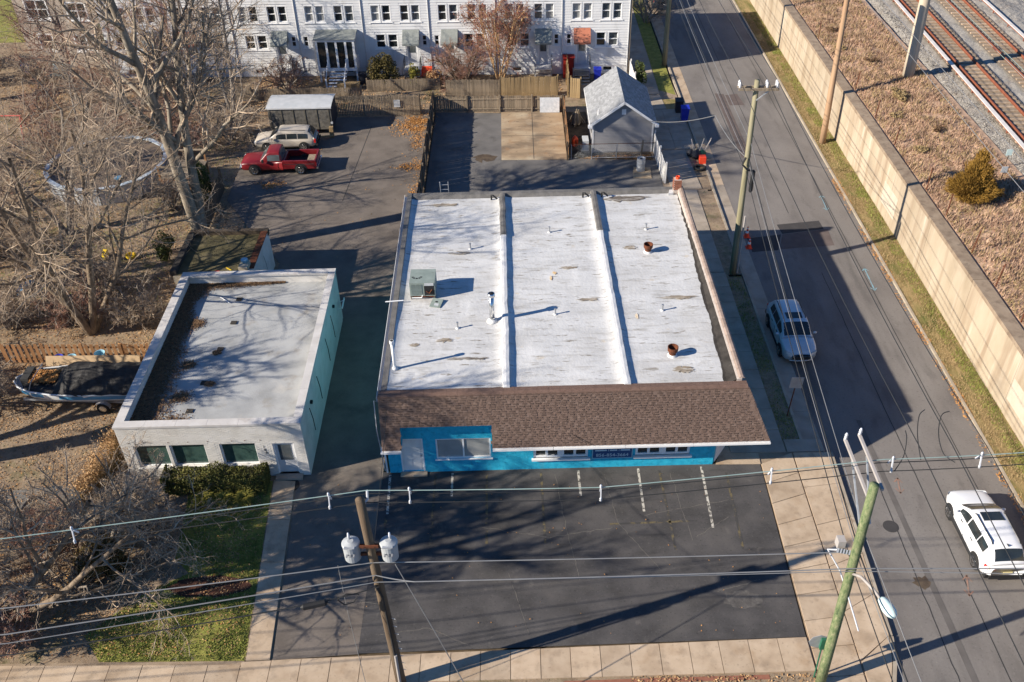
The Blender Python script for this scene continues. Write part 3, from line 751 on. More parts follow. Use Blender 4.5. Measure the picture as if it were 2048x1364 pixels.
def insul(parent, p, h=.3, r=.07, mat='insulator', name='insulator'):
    prof = [(.02, 0)]
    for k in range(3):
        prof += [(r, h * (.1 + .3 * k)), (r * .55, h * (.28 + .3 * k))]
    prof.append((.03, h))
    return MB().lathe(prof, p, 10).build(name, mat, parent, smooth=True)

# transformer pole in front of the lot
B, T = (-4.68, 19.9, 0), (-5.05, 19.9, 10.25)
tp = pole('dark brown utility pole carrying two grey transformers before the parking lot', B, T, .2, .15, 'wood_pole')
AP = lambda z: lerp3(B, T, z / 10.25)
for sx in (-1, 1):
    c = AP(8.0)
    x = c[0] + sx * .62
    y = c[1] - .02
    tr = MB().lathe([(.2, 7.45), (.27, 7.5), (.28, 8.15), (.3, 8.17), (.3, 8.22), (.27, 8.25), (.1, 8.33)], (x, y, 0), 20).build('transformer', 'transformer', tp, smooth=False)
    MB().box(x - .02 - .16, y - .29, 8.24, x + .16, y - .2, 8.27).build('lid_band', 'galvanised', tr)
    MB().lathe([(.05, 8.25), (.035, 8.4), (.05, 8.42), (.03, 8.6)], (x + sx * .05, y + .08, 0), 10).build('bushing', 'insulator', tr, smooth=True)
    for k in (-1, 0, 1):
        MB().tube([(x + k * .12, y - .27, 7.95), (x + k * .12, y - .36, 7.92)], .03, 6).build('terminal', 'steel', tr)
    MB().obox((c[0], c[1], 8.05), (x - sx * .25, y, 8.05), .08, .12).build('bracket', 'rust', tp)
    MB().obox((c[0], c[1], 7.65), (x - sx * .25, y, 7.65), .08, .12).build('bracket', 'rust', tp)
MB().obox((AP(8.1)[0] - .3, 19.72, 8.2), (AP(8.1)[0] + .3, 19.72, 8.2), .06, .1).build('cross_bar', 'rust', tp)
MB().tube([(AP(9.9)[0], 19.9, 9.9), (AP(9.9)[0] + .2, 20.05, 10.1), (AP(9.9)[0] + .22, 20.1, 10.45)], .04, 6).build('bracket', 'insulator', tp)
MB().tube([(-4.86 - .12, 19.7, 6.2), (-4.8, 19.68, 5.6), (-4.72, 19.66, 3), (-4.68, 19.66, .1)], .045, 6).build('riser_cable', 'wire_dark', tp)
MB().tube([(-4.68, 19.64, 2.2), (-4.68, 19.64, 0)], .06, 8).build('riser_guard', 'arm_pale', tp)
for k in range(8):
    z = 1 + k * .45
    MB().tube([(AP(z)[0] + .17, 19.85, z), (AP(z)[0] + .32, 19.8, z)], .012, 4).build('step', 'steel', tp)

# green pole at the corner
B2, T2 = (11.13, 19.62, 0), (10.85, 19.75, 10.7)
gp = pole('green weathered utility pole with street lamp at the pavement corner', B2, T2, .19, .145, 'wood_pole_green')
A2 = lambda z: lerp3(B2, T2, z / 10.7)
for dx, y1, z0 in ((-.05, 22.3, 10.05), (.28, 22.1, 10.45)):
    a = (A2(10)[0] + dx, 19.75, z0)
    b = (A2(10)[0] + dx - .05, y1, z0 + .12)
    MB().obox(a, b, .085, .1).build('cross_arm', 'arm_pale', gp)
    MB().obox((A2(8.6)[0] + dx, 19.9, 8.7), (b[0], y1 - .9, z0 + .02), .05, .05).build('brace', 'galvanised', gp)
    insul(gp, (b[0], y1 - .05, z0 + .15), .28, .06)
MB().tube([(A2(6.5)[0], 19.66, 6.5), (11.08, 19.2, 6.9), (11.25, 18.6, 7.05), (11.4, 18.15, 7.05)], .05, 8).build('lamp_arm', 'arm_pale', gp, smooth=True)
lm = MB()
prof = [(0, .08), (.06, .15), (.2, .19), (.4, .2), (.58, .18), (.7, .11), (.74, .04)]
d = Vector((.36, -.92, -.1)).normalized()
pts = [Vector((11.37, 18.25, 7.05)) + d * p[0] for p in prof]
lm.tube(pts, [p[1] for p in prof], 12)
lm.build('lamp_head', 'lamp_head', gp, smooth=True)
MB().box(10.4, 19.95, 7.4, 10.65, 20.25, 7.75).build('splice_box', 'arm_pale', gp)
for k in range(5):
    MB().tube([(A2(7)[0] - .2 - .1 * k, 19.75, 7.35 + .03 * k), (A2(7)[0] - .15 - .1 * k, 19.85, 7.45 + .03 * k)], .05, 6).build('connector', 'steel', gp)
MB().tube([(10.55, 20.0, 7.3), (10.3, 20.35, 6.9), (10.75, 20.0, 6.2), (11.1, 19.55, 5.3), (11.5, 19.0, 4.2)], .03, 6).build('pale_loop', 'insulator', gp)

# pole by the side pavement
B3, T3 = (13.04, 47.0, 0), (12.82, 47.1, 12.15)
mp = pole('mossy brown utility pole with crossarm beside the orange cones', B3, T3, .2, .14, 'wood_pole_moss')
MB().obox((11.85, 46.85, 11.75), (13.95, 46.75, 11.75), .1, .12).build('cross_arm', 'wood_grey', mp)
MB().obox((11.85, 47.2, 11.75), (13.95, 47.1, 11.75), .1, .12).build('cross_arm', 'wood_grey', mp)
MB().obox((12.86, 46.9, 11.1), (13.5, 46.85, 11.7), .05, .05).build('brace', 'galvanised', mp)
ARM = [(11.92, 46.95, 11.8), (13.35, 46.9, 11.8), (13.88, 46.9, 11.8)]
for p in ARM:
    insul(mp, p, .34, .08)
    insul(mp, (p[0], p[1] + .25, p[2]), .34, .08)
MB().lathe([(.05, 5.6), (.12, 5.7), (.12, 6.9), (.05, 7.0)], (13.3, 46.85, 0), 10).build('splice_case', 'black', mp)
MB().tube([(12.75, 46.8, 7.8), (12.6, 46.75, 7.4), (12.9, 46.7, 7.1), (13.2, 46.75, 7.0)], .06, 6).build('cable_loop', 'black', mp)
MB().tube([(13.25, 46.9, 4.0), (13.28, 46.9, .05)], .06, 6).build('riser_guard', 'arm_pale', mp)
# other poles
pole('orange-brown wooden pole standing on the grass verge below the retaining wall', (22.95, 63.9, 0), (22.7, 64.2, 12.5), .24, .17, 'wood_pole_orange')
pole('thick pale concrete pole standing on the railway bank', (29.2, 66.4, 3.6), (28.9, 66.6, 17.5), .42, .3, 'pole_concrete', n=16)
fp = pole('far pale wooden pole on the verge beside the last white row house', (13.2, 79.3, 0), (13.15, 79.4, 12.2), .23, .16, 'wood_pole_moss')
MB().obox((12.2, 79.4, 11.8), (14.2, 79.4, 11.8), .1, .12).build('cross_arm', 'wood_grey', fp)

def wire(pts, r, mat, label, group, sag=.0, n=14):
    """catenary segments through pts"""
    P = []
    for a, b in zip(pts[:-1], pts[1:]):
        for k in range(n):
            t = k / n
            p = list(lerp3(a, b, t))
            p[2] -= 4 * sag * t * (1 - t)
            P.append(p)
    P.append(pts[-1])
    o = MB().tube(P, r, 5).build('overhead_wire', mat)
    return tag(o, label, 'wire', group)

G1 = 'wires crossing before the parking lot'
prim = [(-45, 15.6, 10.6), (-15.6, 18.45, 10.4), (-4.85, 20.1, 10.45), (2.5, 20.15, 10.35), (11.6, 21.05, 10.45), (16.2, 21.3, 10.4), (48, 23.5, 10.8)]
wire(prim, .016, 'wire_green', 'pale green topmost wire crossing before the parking lot', G1, .03)
prim2 = [(x, y - .12, z - .42) for x, y, z in prim]
wire(prim2, .016, 'wire_dark', 'upper black insulated wire crossing before the parking lot', G1, .03)
prim3 = [(x, y + .22, z - .38) for x, y, z in prim]
wire(prim3, .016, 'wire_dark', 'lower black insulated wire crossing before the parking lot', G1, .03)
def along(P, x):
    for a, b in zip(P[:-1], P[1:]):
        if a[0] <= x <= b[0]:
            return lerp3(a, b, (x - a[0]) / (b[0] - a[0]))
for x, lab in ((-13.6, 'white wire spacer above the leafy front garden'), (-6.0, 'white wire spacer just left of the transformer pole'), (-3.5, 'white wire spacer just right of the transformer pole'),
               (2.5, 'white wire spacer over the middle of the lot'), (7.95, 'white wire spacer over the right of the lot'), (11.9, 'white wire spacer beside the green pole arms'), (14.8, 'white wire spacer over the road')):
    p = along(prim, x)
    t = thing('wire_spacer', lab, 'insulator', p, 0, 'white spacers on the wires')
    MB().obox((p[0], p[1], p[2] + .03), (p[0], p[1] - .12, p[2] - .43), .035, .05).build('spacer_bar', 'insulator', t)
    MB().obox((p[0], p[1] + .05, p[2] - .1), (p[0], p[1] + .22, p[2] - .4), .04, .05).build('spacer_arm', 'insulator', t)
    insul(t, (p[0], p[1], p[2] - .02), .13, .045)
    insul(t, (p[0], p[1] - .12, p[2] - .48), .13, .045)
G2 = 'cables strung between the front poles'
wire([(-45, 16.2, 8.0), (-16.6, 18.3, 7.2), (-4.95, 19.75, 7.35), (10.7, 19.9, 7.3)], .02, 'wire_pale', 'pale twisted cable just below the transformers', G2, .05)
wire([(-45, 15.5, 7.4), (-16.4, 17.6, 6.8), (-4.9, 19.7, 6.75), (-3.6, 19.45, 6.7), (10.95, 19.5, 6.95), (30, 19.0, 7.2), (50, 19, 7.6)], .022, 'wire_pale', 'thick pale telephone cable below the transformer pole bracket', G2, .04)
wire([(-45, 15.3, 7.0), (-16.4, 17.4, 6.6), (-4.9, 19.65, 6.45), (10.95, 19.55, 6.75), (30, 18.7, 7.0), (50, 18.6, 7.4)], .016, 'wire_pale', 'thinner pale telephone cable beneath the thick one', G2, .04)
wire([(-45, 15.0, 6.6), (-16.3, 17.3, 6.15), (-7.2, 19.0, 6.15), (-4.85, 19.65, 6.2)], .022, 'wire_dark', 'dark lowest cable with splice case left of the transformer pole', G2, .05)
t = thing('splice_case', 'black cable splice case hanging left of the transformer pole', 'splice case', (-6.9, 19.05, 6.12))
MB().tube([(-7.4, 18.93, 6.1), (-7.3, 18.95, 6.1), (-6.6, 19.1, 6.14), (-6.5, 19.12, 6.14)], [.03, .11, .11, .03], 8).build('case_body', 'black', t)
MB().tube([(-6.2, 19.2, 6.14), (-6.0, 19.2, 5.85), (-5.7, 19.3, 5.85), (-5.5, 19.4, 6.15), (-5.9, 19.3, 6.3), (-6.2, 19.2, 6.14)], .022, 6).build('cable_loop', 'black', t)
wire([(-4.2, 19.7, 7.3), (-2.9, 18.9, 4.2), (-1.2, 17.8, 0)], .02, 'wire_pale', 'slanting pale guy wire from the transformer pole to the ground', G2, .0)
wire([(-6.1, 19.7, 7.3), (-6.0, 19.4, 5.0), (-5.6, 18.6, 0.0)], .012, 'wire_pale', 'thin hanging pale ground wire left of the transformer pole', G2, .0)
G3 = 'wires running along the side street'
for k, (p, lab) in enumerate(zip(ARM, ('leftmost high wire above the side street', 'middle high wire above the side street', 'rightmost high wire above the side street'))):
    q = (p[0] + .25 + .35 * k, p[1], p[2] + .34)
    wire([(12.2 + 1.0 * k, 140, 11.8), (12.25 + .95 * k, 79.4, 12.0), (p[0], p[1] + .25, 12.14), (p[0], p[1], 12.14), (12.6 + 1.05 * k, 21.0, 11.0), (12.8 + 1.0 * k, -12, 11.3)], .017, 'wire_dark', lab, G3, .35)
for k, (z, dx, mt, r, lab) in enumerate(((8.6, 0, 'wire_pale', .013, 'highest pale cable along the side pavement'), (7.6, .05, 'wire_dark', .025, 'thick dark telephone cable along the side pavement'), (7.2, .12, 'wire_pale', .014, 'pale lower cable along the side pavement'), (6.9, -.05, 'wire_dark', .018, 'thin dark lowest cable along the side pavement'))):
    wire([(13.0 + dx, 140, z), (13.15 + dx, 79.3, z), (12.95 + dx, 47, z), (11.1 + dx, 19.7, z - .35), (11.3 + dx * 3, -12, z - .2)], r, mt, lab, G3, .2)
wire([(9.7, 62.9, 2.5), (12.6, 54.8, 6.6), (12.9, 47.1, 7.6)], .022, 'wire_pale', 'white service cable from the grey garage to the mossy pole', 'service cables', .25)
wire([(9.9, 77.2, 5.2), (13.15, 79.3, 7.5)], .02, 'wire_dark', 'dark service cable from the row houses to the far pole', 'service cables', .2)
wire([(-5.9, 30.9, 4.3), (-5.0, 19.9, 7.2)], .012, 'wire_dark', 'thin dark service cable over the left eave of the blue building', 'service cables', .25)
wire([(.6, 30.8, 4.0), (3.0, 29.9, 2.6)], .01, 'wire_dark', 'thin dark cable lying over the shingles', 'service cables', .0)
def smooth(P, n=6):
    out = []
    for i in range(len(P) - 1):
        p0, p1, p2, p3 = P[max(i - 1, 0)], P[i], P[i + 1], P[min(i + 2, len(P) - 1)]
        for k in range(n):
            t = k / n
            out.append(tuple(.5 * (2 * p1[a] + (p2[a] - p0[a]) * t + (2 * p0[a] - 5 * p1[a] + 4 * p2[a] - p3[a]) * t * t + (3 * p1[a] - p0[a] - 3 * p2[a] + p3[a]) * t ** 3) for a in range(3)))
    return out + [tuple(P[-1])]
for pts, lab in (([(12.75, 22.4, 10.4), (12.6, 21.9, 10.5), (12.4, 21.4, 10.2), (12.0, 20.95, 10.0)], 'left short jumper loop beside the green pole arms'), ([(13.8, 23.5, 10.3), (13.45, 23.1, 10.4), (13.2, 22.4, 10.2), (13.0, 21.4, 10.05)], 'middle jumper loop over the road'),
        ([(14.6, 23.4, 10.3), (14.2, 23.1, 10.4), (13.9, 22.4, 10.2), (13.8, 21.6, 10.1), (14.05, 21.25, 10.05)], 'right jumper loop over the road')):
    tag(MB().tube(smooth(pts), .016, 5).build('jumper_wire', 'wire_dark'), lab, 'wire', 'jumper loops')
# cables of the railway
for k, (x, z, lab) in enumerate(((25.6, 8.6, 'left pale railway cable above the bank'), (26.9, 8.6, 'right pale railway cable above the bank'), (35.9, 5.0, 'left pale green railway cable between the tracks'), (36.4, 5.0, 'right pale green railway cable between the tracks'))):
    wire([(x + 2.0, 125, z + .6), (x + .3, 66, z), (x - 1.0, 10, z + .4)], .018, 'wire_pale' if k < 2 else 'wire_green', lab, 'railway cables', .2)

# ================================================================== BUILDINGS: shared pieces
def wall_open(mb, x0, x1, y0, y1, z0, z1, ops):
    """wall along x between y0 and y1 with rectangular openings (xa, xb, za, zb)"""
    xs = sorted({x0, x1, *[o[0] for o in ops], *[o[1] for o in ops]})
    for a, b in zip(xs[:-1], xs[1:]):
        zz = sorted([(o[2], o[3]) for o in ops if o[0] <= a + 1e-6 and o[1] >= b - 1e-6])
        z = z0
        for za, zb in zz:
            if za > z + 1e-4:
                mb.box(a, y0, z, b, y1, za)
            z = zb
        if z < z1 - 1e-4:
            mb.box(a, y0, z, b, y1, z1)
    return mb

def window(root, xa, xb, za, zb, y, depth=.1, frame='white_trim', pane='glass_dark', cols=1, hung=True, fw=.06, sill=True, local=True, surround=0.0, blind=0.0, name='window'):
    """window in a wall facing -y: frame is the part, panes and sill its pieces"""
    f = MB()
    yf0, yf1 = y + depth * .3, y + depth
    w = (xb - xa) / cols
    f.box(xa, yf0, za, xa + fw, yf1, zb).box(xb - fw, yf0, za, xb, yf1, zb)
    f.box(xa + fw, yf0, za, xb - fw, yf1, za + fw).box(xa + fw, yf0, zb - fw, xb - fw, yf1, zb)
    for c in range(1, cols):
        f.box(xa + c * w - fw / 2, yf0, za + fw, xa + c * w + fw / 2, yf1, zb - fw)
    if surround:
        s = surround
        ys = y - .025
        f.box(xa - s, ys, za - s, xa, y + .02, zb + s).box(xb, ys, za - s, xb + s, y + .02, zb + s)
        f.box(xa, ys, zb, xb, y + .02, zb + s).box(xa, ys, za - s, xb, y + .02, za)
    o = f.build(name, frame, root, local=local)
    zm = (za + zb) / 2
    for c in range(cols):
        a, b = xa + c * w + fw * .5, xa + (c + 1) * w - fw * .5
        if hung:
            MB().box(a, yf0 + .005, zm - .025, b, yf1 - .01, zm + .025).build('meeting_rail', frame, o, local=local)
            MB().box(a, yf1 - .035, za + .01, b, yf1 - .025, zm).build('pane', pane, o, local=local)
            MB().box(a, yf1 - .015, zm, b, yf1 - .005, zb - .01).build('pane', pane, o, local=local)
        else:
            MB().box(a, yf1 - .03, za + .01, b, yf1 - .02, zb - .01).build('pane', pane, o, local=local)
        if blind:
            MB().box(a + .01, yf1 + .03, zb - (zb - za) * blind, b - .01, yf1 + .04, zb).build('blind', 'curtain', o, local=local)
    if sill:
        MB().box(xa - .08 - surround, y - .07, za - .06 - surround, xb + .08 + surround, y + .03, za - surround - .002).build('sill', frame, o, local=local)
    return o

def door(root, xa, xb, za, zb, y, mat='white_paint', panels=6, glass=None, local=True, frame='white_trim', name='door'):
    d = MB().box(xa + .06, y + .06, za, xb - .06, y + .11, zb - .06).build(name, mat, root, local=local)
    f = MB().box(xa, y - .01, za, xa + .06, y + .1, zb).box(xb - .06, y - .01, za, xb, y + .1, zb).box(xa + .06, y - .01, zb - .06, xb - .06, y + .1, zb)
    f.build('door_frame', frame, d, local=local)
    W, H = xb - xa - .12, zb - .06 - za
    if glass:
        MB().box(xa + .06 + W * .16, y + .045, za + H * glass, xb - .06 - W * .16, y + .058, zb - .06 - H * .07).build('door_pane', 'glass_grey', d, local=local)
    if panels:
        for c in (0, 1):
            for (a, b) in ((.06, .36), (.42, .72), (.78, .94))[: 3 if panels == 6 else 1]:
                x0 = xa + .06 + W * (.1 + .45 * c)
                MB().box(x0, y + .045, za + H * a, x0 + W * .35, y + .058, za + H * b).build('door_panel', mat, d, local=local)
    MB().tube([(xb - .14, y + .06, za + H * .48), (xb - .14, y - .01, za + H * .48)], .025, 8).build('handle', 'steel', d, local=local)
    return d

# ------------------------------------------------------------------ the blue shop building
sb = thing('shop_building', 'bright blue single-storey shop building with brown shingle awning and white flat roof', 'building', (-6.15, 30.85, 0), .0135)
WX, WY, ZW = 16.05, 17.9, 4.6
fw_ops = [(.58, 1.66, .06, 2.18), (2.25, 4.78, .85, 2.12), (6.75, 9.3, .72, 2.0), (11.5, 14.05, .72, 2.0)]
mb = MB()
wall_open(mb, 0, 15.2, 0, .25, 0, ZW, fw_ops)
mb.prism([(15.2, 0), (15.2, .25), (15.75, 1.2), (WX, 1.2)], 0, ZW)              # chamfered corner
mb.box(.25, WY - .25, 0, WX - .25, WY, ZW).box(WX - .25, 1.2, 0, WX, WY, 4.19)
mb.build('wall', 'blue_wall', sb, local=True)
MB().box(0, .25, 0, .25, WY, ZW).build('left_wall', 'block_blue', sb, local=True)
MB().box(.3, .5, .05, WX - .3, WY - .3, .08).build('floor', 'concrete_grey', sb, local=True)
MB().box(.26, .6, .1, WX - .4, .62, 2.6).build('inner_screen', 'curtain', sb, local=True)
door(sb, .58, 1.66, .06, 2.18, .02, 'white_paint', 6)
MB().box(.5, -.3, 0, 1.75, 0, .06).build('doorstep', 'concrete_walk', sb, local=True)
window(sb, 2.25, 4.78, .85, 2.12, 0, .1, pane='glass_blind', cols=2, hung=False, fw=.07)
for x0 in (6.75, 11.5):
    for k in range(2):
        a = x0 + k * 1.31
        window(sb, a, a + 1.24, .72, 2.0, 0, .12, pane='glass_dark', cols=2, hung=False, fw=.12, sill=False)
    MB().box(x0 + 1.24, .02, .72, x0 + 1.31, .2, 2.0).build('mullion', 'white_trim', sb, local=True)
    MB().box(x0 - .08, -.12, .62, x0 + 2.65, .1, .72).build('sill', 'white_trim', sb, local=True)
# corner entrance on the chamfer
a, b = Vector((15.28, .1, 0)), Vector((15.95, 1.05, 0))
n_ = Vector((.82, -.57, 0)).normalized() * .03
mb = MB()
mb.prism([(a.x + n_.x, a.y + n_.y), (b.x + n_.x, b.y + n_.y), (b.x - n_.x, b.y - n_.y), (a.x - n_.x, a.y - n_.y)], .08, 2.1)
cd = mb.build('corner_door', 'white_paint', sb, local=True)
h = a.lerp(b, .85)
MB().tube([(h.x, h.y, 1.0), (h.x + n_.x * 3, h.y + n_.y * 3, 1.0)], .025, 8).build('handle', 'steel', cd, local=True)

# shingled awning: deck, courses of shingles, ridge, gutter, soffit
EV, RV = (-.97, 2.4), (-.2, 4.95)
def av(x, v, lift=0.0):
    y = EV[0] + (RV[0] - EV[0]) * v
    z = EV[1] + (RV[1] - EV[1]) * v
    return (x, y - lift * .957, z + lift * .289)
XR = lambda v: 17.32 - 1.12 * v
VN = .43
NX0, NX1 = .8, 4.88
def deck(mb, x0a, x0b, x1a, x1b, v0, v1):
    a, b, c, d = av(x0a, v0), av(x1a, v0), av(x1b, v1), av(x0b, v1)
    mb.slab(a, b, c, d, .1)
dk = MB()
deck(dk, -.05, -.05, NX0, NX0, 0, VN)
deck(dk, NX1, NX1, XR(0), XR(VN), 0, VN)
deck(dk, -.05, -.05, XR(VN), XR(1), VN, 1)
dk.build('awning_deck', 'wood_dark', sb, local=True)
sh = MB()
NC = 23
rs = random.Random(4)
for k in range(NC):
    v0, v1 = k / NC, (k + 1.25) / NC
    v1 = min(v1, 1)
    x = -.06 - rs.uniform(0, .6)
    tab = False
    while True:
        tab = not tab
        w = rs.uniform(.09, .27) if tab else rs.uniform(.05, .15)
        xe = x + w
        xr = XR(v0)
        if x > xr - .02:
            break
        xe = min(xe, xr)
        if xe < -.05:
            x = xe
            continue
        x = max(x, -.06)
        mid = (x + xe) / 2
        if v0 < VN - .02 and NX0 - .02 < mid < NX1 + .02:
            if x < NX0 - .05:
                xe = NX0
            elif xe > NX1 + .05:
                x = NX1
            else:
                x = xe
                continue
        t = .024 if tab else .016
        g = rs.uniform(.9, 1.08) * (1.03 if tab else .93)
        c = (.175 * g, .118 * g, .093 * g) if rs.random() > .25 else (.19 * g, .132 * g, .106 * g)
        sh.add([av(x, v0, t), av(xe, v0, t), av(xe, v1, .003), av(x, v1, .003), av(x, v0, -.02), av(xe, v0, -.02)],
               [(0, 1, 2, 3), (4, 5, 1, 0), (4, 0, 3), (5, 2, 1)], c)
        x = xe + .004
for k in range(NC):                       # darker granule bands of the laminated tabs, shadow line under each butt coloured in
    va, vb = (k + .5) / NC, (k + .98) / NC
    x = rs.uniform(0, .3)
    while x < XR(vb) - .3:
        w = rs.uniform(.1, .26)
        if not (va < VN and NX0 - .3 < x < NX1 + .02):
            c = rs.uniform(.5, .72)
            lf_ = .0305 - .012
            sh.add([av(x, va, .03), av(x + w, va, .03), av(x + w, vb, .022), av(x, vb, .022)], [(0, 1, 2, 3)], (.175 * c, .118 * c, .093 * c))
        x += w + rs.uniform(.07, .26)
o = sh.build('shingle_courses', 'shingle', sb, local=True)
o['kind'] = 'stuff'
rd = MB()
x = -.06
while x < XR(1) - .05:
    xe = min(x + .5, XR(1))
    dz = rs.uniform(0, .006)
    rd = MB()
    rd.slab((x, -.24, 4.935 + dz), (xe - .005, -.24, 4.935 + dz), (xe - .005, -.02, 4.975 + dz), (x, -.02, 4.975 + dz), .03)
    rd.slab((x, -.02, 4.975 + dz), (xe - .005, -.02, 4.975 + dz), (xe - .005, .28, 4.93 + dz), (x, .28, 4.93 + dz), .03)
    rd.build('ridge_shingle', 'shingle_ridge', sb, local=True)
    x = xe
MB().box(0, -.12, ZW - .02, 16.1, .27, 4.9).build('ridge_upstand', 'wood_dark', sb, local=True)
# notch cheeks, soffits and end closure
ny = EV[0] + (RV[0] - EV[0]) * VN
nz_ = EV[1] + (RV[1] - EV[1]) * VN
so = MB()
so.box(-.05, EV[0] + .1, 2.36, NX0, 0, 2.4).box(NX1, EV[0] + .1, 2.36, 15.2, 0, 2.4).prism([(15.2, EV[0] + .1), (17.2, EV[0] + .1), (16.1, 1.2), (15.2, 0)], 2.36, 2.4)
so.box(NX0 + .02, ny + .06, nz_ - .06, NX1 - .02, 0, nz_ - .02)
so.build('soffit', 'blue_wall', sb, local=True)
for x in (NX0, NX1):
    s = .02 if x == NX0 else -.02
    cb = MB()
    pts = [(EV[0] + .06, 2.4), (0, 2.4), (0, nz_), (ny + .06, nz_)]
    xs = sorted((x - .06 if s > 0 else x + .06, x - .005 if s > 0 else x + .005))
    cb.add([(xs[0], p[0], p[1]) for p in pts] + [(xs[1], p[0], p[1]) for p in pts], [(0, 1, 2, 3), (7, 6, 5, 4), (0, 4, 5, 1), (1, 5, 6, 2), (2, 6, 7, 3), (3, 7, 4, 0)])
    cb.build('notch_cheek', 'blue_wall', sb, local=True)
ec = MB()
ec.add([(XR(0) - .05, EV[0] + .08, 2.38), (16.1, 1.2, 2.38), (16.1, .2, 4.9), (XR(1) - .05, RV[0] + .06, 4.9)], [(0, 1, 2, 3)])
ec.add([(-.04, EV[0] + .1, 2.38), (-.04, 0, 2.38), (-.04, 0, 4.88), (-.04, RV[0] + .08, 4.88)], [(3, 2, 1, 0)])
ec.build('awning_end', 'shingle_ridge', sb, local=True)
for (xa, xb) in ((-.08, NX0 - .01), (NX1 + .01, 7.6), (7.62, 10.85), (10.87, 13.9), (13.92, XR(0) + .03)):
    gt = MB()
    gt.box(xa, EV[0] - .12, 2.3, xb, EV[0] - .01, 2.315).box(xa, EV[0] - .12, 2.315, xb, EV[0] - .105, 2.41).box(xa, EV[0] - .025, 2.315, xb, EV[0] - .01, 2.41)
    gt.build('gutter', 'white_trim', sb, local=True)
MB().tube([(-.1, EV[0] - .06, 2.3), (-.12, -.1, 2.1), (-.12, -.06, 0.1)], .045, 8).build('downpipe', 'white_trim', sb, local=True)
MB().tube([(-.1, -.1, 4.6), (-.25, -.2, 4.75), (-.3, -.25, 3.0), (-.2, -.15, .3)], .02, 6).build('service_conduit', 'grey_white', sb, local=True)

# flat roof: three bays falling towards the rear
RZ = lambda y: 4.8 - .1 * (y / WY)
def bay(x0, x1, seed, ragged=False):
    nx, ny_ = 22, 50
    mb = MB()
    vs = []
    for j in range(ny_ + 1):
        y = .25 + (WY - .75) * j / ny_
        xr = x1(y) if callable(x1) else x1
        for i in range(nx + 1):
            x = x0 + (xr - x0) * i / nx
            z = RZ(y) + .02 * noise.noise((x * .9, y * .5, seed)) + .006 * noise.noise((x * 3, y * 2.5, seed))
            e = min(x - x0, xr - x) if not callable(x1) else x - x0
            z += .10 * math.exp(-(e / .16) ** 2)
            vs.append((x, y, z))
    mb.add(vs, [(j * (nx + 1) + i, j * (nx + 1) + i + 1, (j + 1) * (nx + 1) + i + 1, (j + 1) * (nx + 1) + i) for j in range(ny_) for i in range(nx)])
    return mb.build('roof_bay', 'membrane', sb, smooth=True, local=True)
edge = lambda y: 15.35 + .6 * (y / WY) + .07 * noise.noise((y * 2.3, 1, 0)) + .05 * noise.noise((y * 7, 2, 0))
bay(.29, 5.45, 1)
bay(5.75, 10.78, 2)
bay(11.1, edge, 3)
MB().box(15.0, .3, 4.3, WX - .24, WY - .3, RZ(WY) - .06).build('roof_deck', 'bitumen', sb, local=True)
# stains with their own outline on the membrane
for k, (x, y, rx, ry, mt) in enumerate(((12.7, 16.9, 1.2, .3, 'roof_stain_dark'), (13.6, 1.3, .45, .22, 'roof_stain'), (12.4, 11.6, .35, .16, 'roof_stain'), (3.55, 2.5, .6, .1, 'roof_stain_dark'), (4.3, 2.45, .4, .1, 'roof_stain_dark'),
        (2.7, 3.9, .45, .14, 'roof_stain'), (14.2, 6.9, .8, .14, 'roof_stain'), (8.2, 9.35, .1, .12, 'rust_stain'), (8.0, 8.9, .06, .2, 'rust_stain'), (12.0, 5.4, .07, .22, 'rust_stain'), (2.2, 16.7, .8, .16, 'roof_stain'), (3.2, 11.5, .55, .14, 'roof_stain'), (1.3, 3.6, .22, .12, 'roof_stain'),
        (9.0, 9.8, .45, .12, 'roof_stain'), (1.6, 8.3, .3, .12, 'roof_stain'), (9.8, 6.9, .5, .1, 'roof_stain'))):
    pl = blob(x, y, rx, ry, k * 3.1, 26, .9)
    mb = MB().add([(px, py, RZ(py) + .03) for px, py in pl] + [(x, y, RZ(y) + .03)], [(i, (i + 1) % 26, 26) for i in range(26)])
    mb.build('roof_stain', mt, sb, local=True)
# raised dividing walls under the membrane
def divider(x, y0, y1, mat, hz):
    n = 40
    mb = MB()
    prof = [(-.3, -.02), (-.2, .12), (-.14, .95), (0, 1.05), (.14, .95), (.17, .1), (.22, -.02)]
    for j in range(n + 1):
        y = y0 + (y1 - y0) * j / n
        wob = .035 * noise.noise((y * 1.1, x, 3))
        for px, pz in prof:
            mb.v.append((x + px + wob, y, RZ(y) + pz * (hz(y) - RZ(y)) + .012 * noise.noise((y * 4, px * 9, 3))))
    m = len(prof)
    for j in range(n):
        for i in range(m - 1):
            mb.f.append((j * m + i, j * m + i + 1, (j + 1) * m + i + 1, (j + 1) * m + i))
            mb.c.append(None)
    mb.f.append(tuple(range(m))[::-1]); mb.c.append(None)
    mb.f.append(tuple(n * m + i for i in range(m))); mb.c.append(None)
    mb.build('dividing_wall', mat, sb, smooth=False, local=True)
hz = lambda y: RZ(y) + .19
for x, ys in ((5.6, 13.0), (10.94, 13.2)):
    divider(x, .22, ys, 'membrane_clean', hz)
    divider(x, ys + .001, WY - .3, 'bitumen_grey', lambda y: RZ(y) + .24)
# left edge
MB().prism([(.02, .25), (.28, .25), (.28, WY - .02), (.02, WY - .02)], 4.3, 4.9).build('left_parapet', 'bitumen_grey', sb, local=True)
gl = MB().box(-.16, -.05, 4.62, -.14, WY, 4.78).box(-.14, -.05, 4.62, .0, WY, 4.635)
gl.build('left_gutter', 'white_trim', sb, local=True)
MB().tube([(-.35, 7.0, 4.9), (.55, 7.05, 4.92)], .03, 6).build('drain_pipe', 'white_trim', sb, local=True)
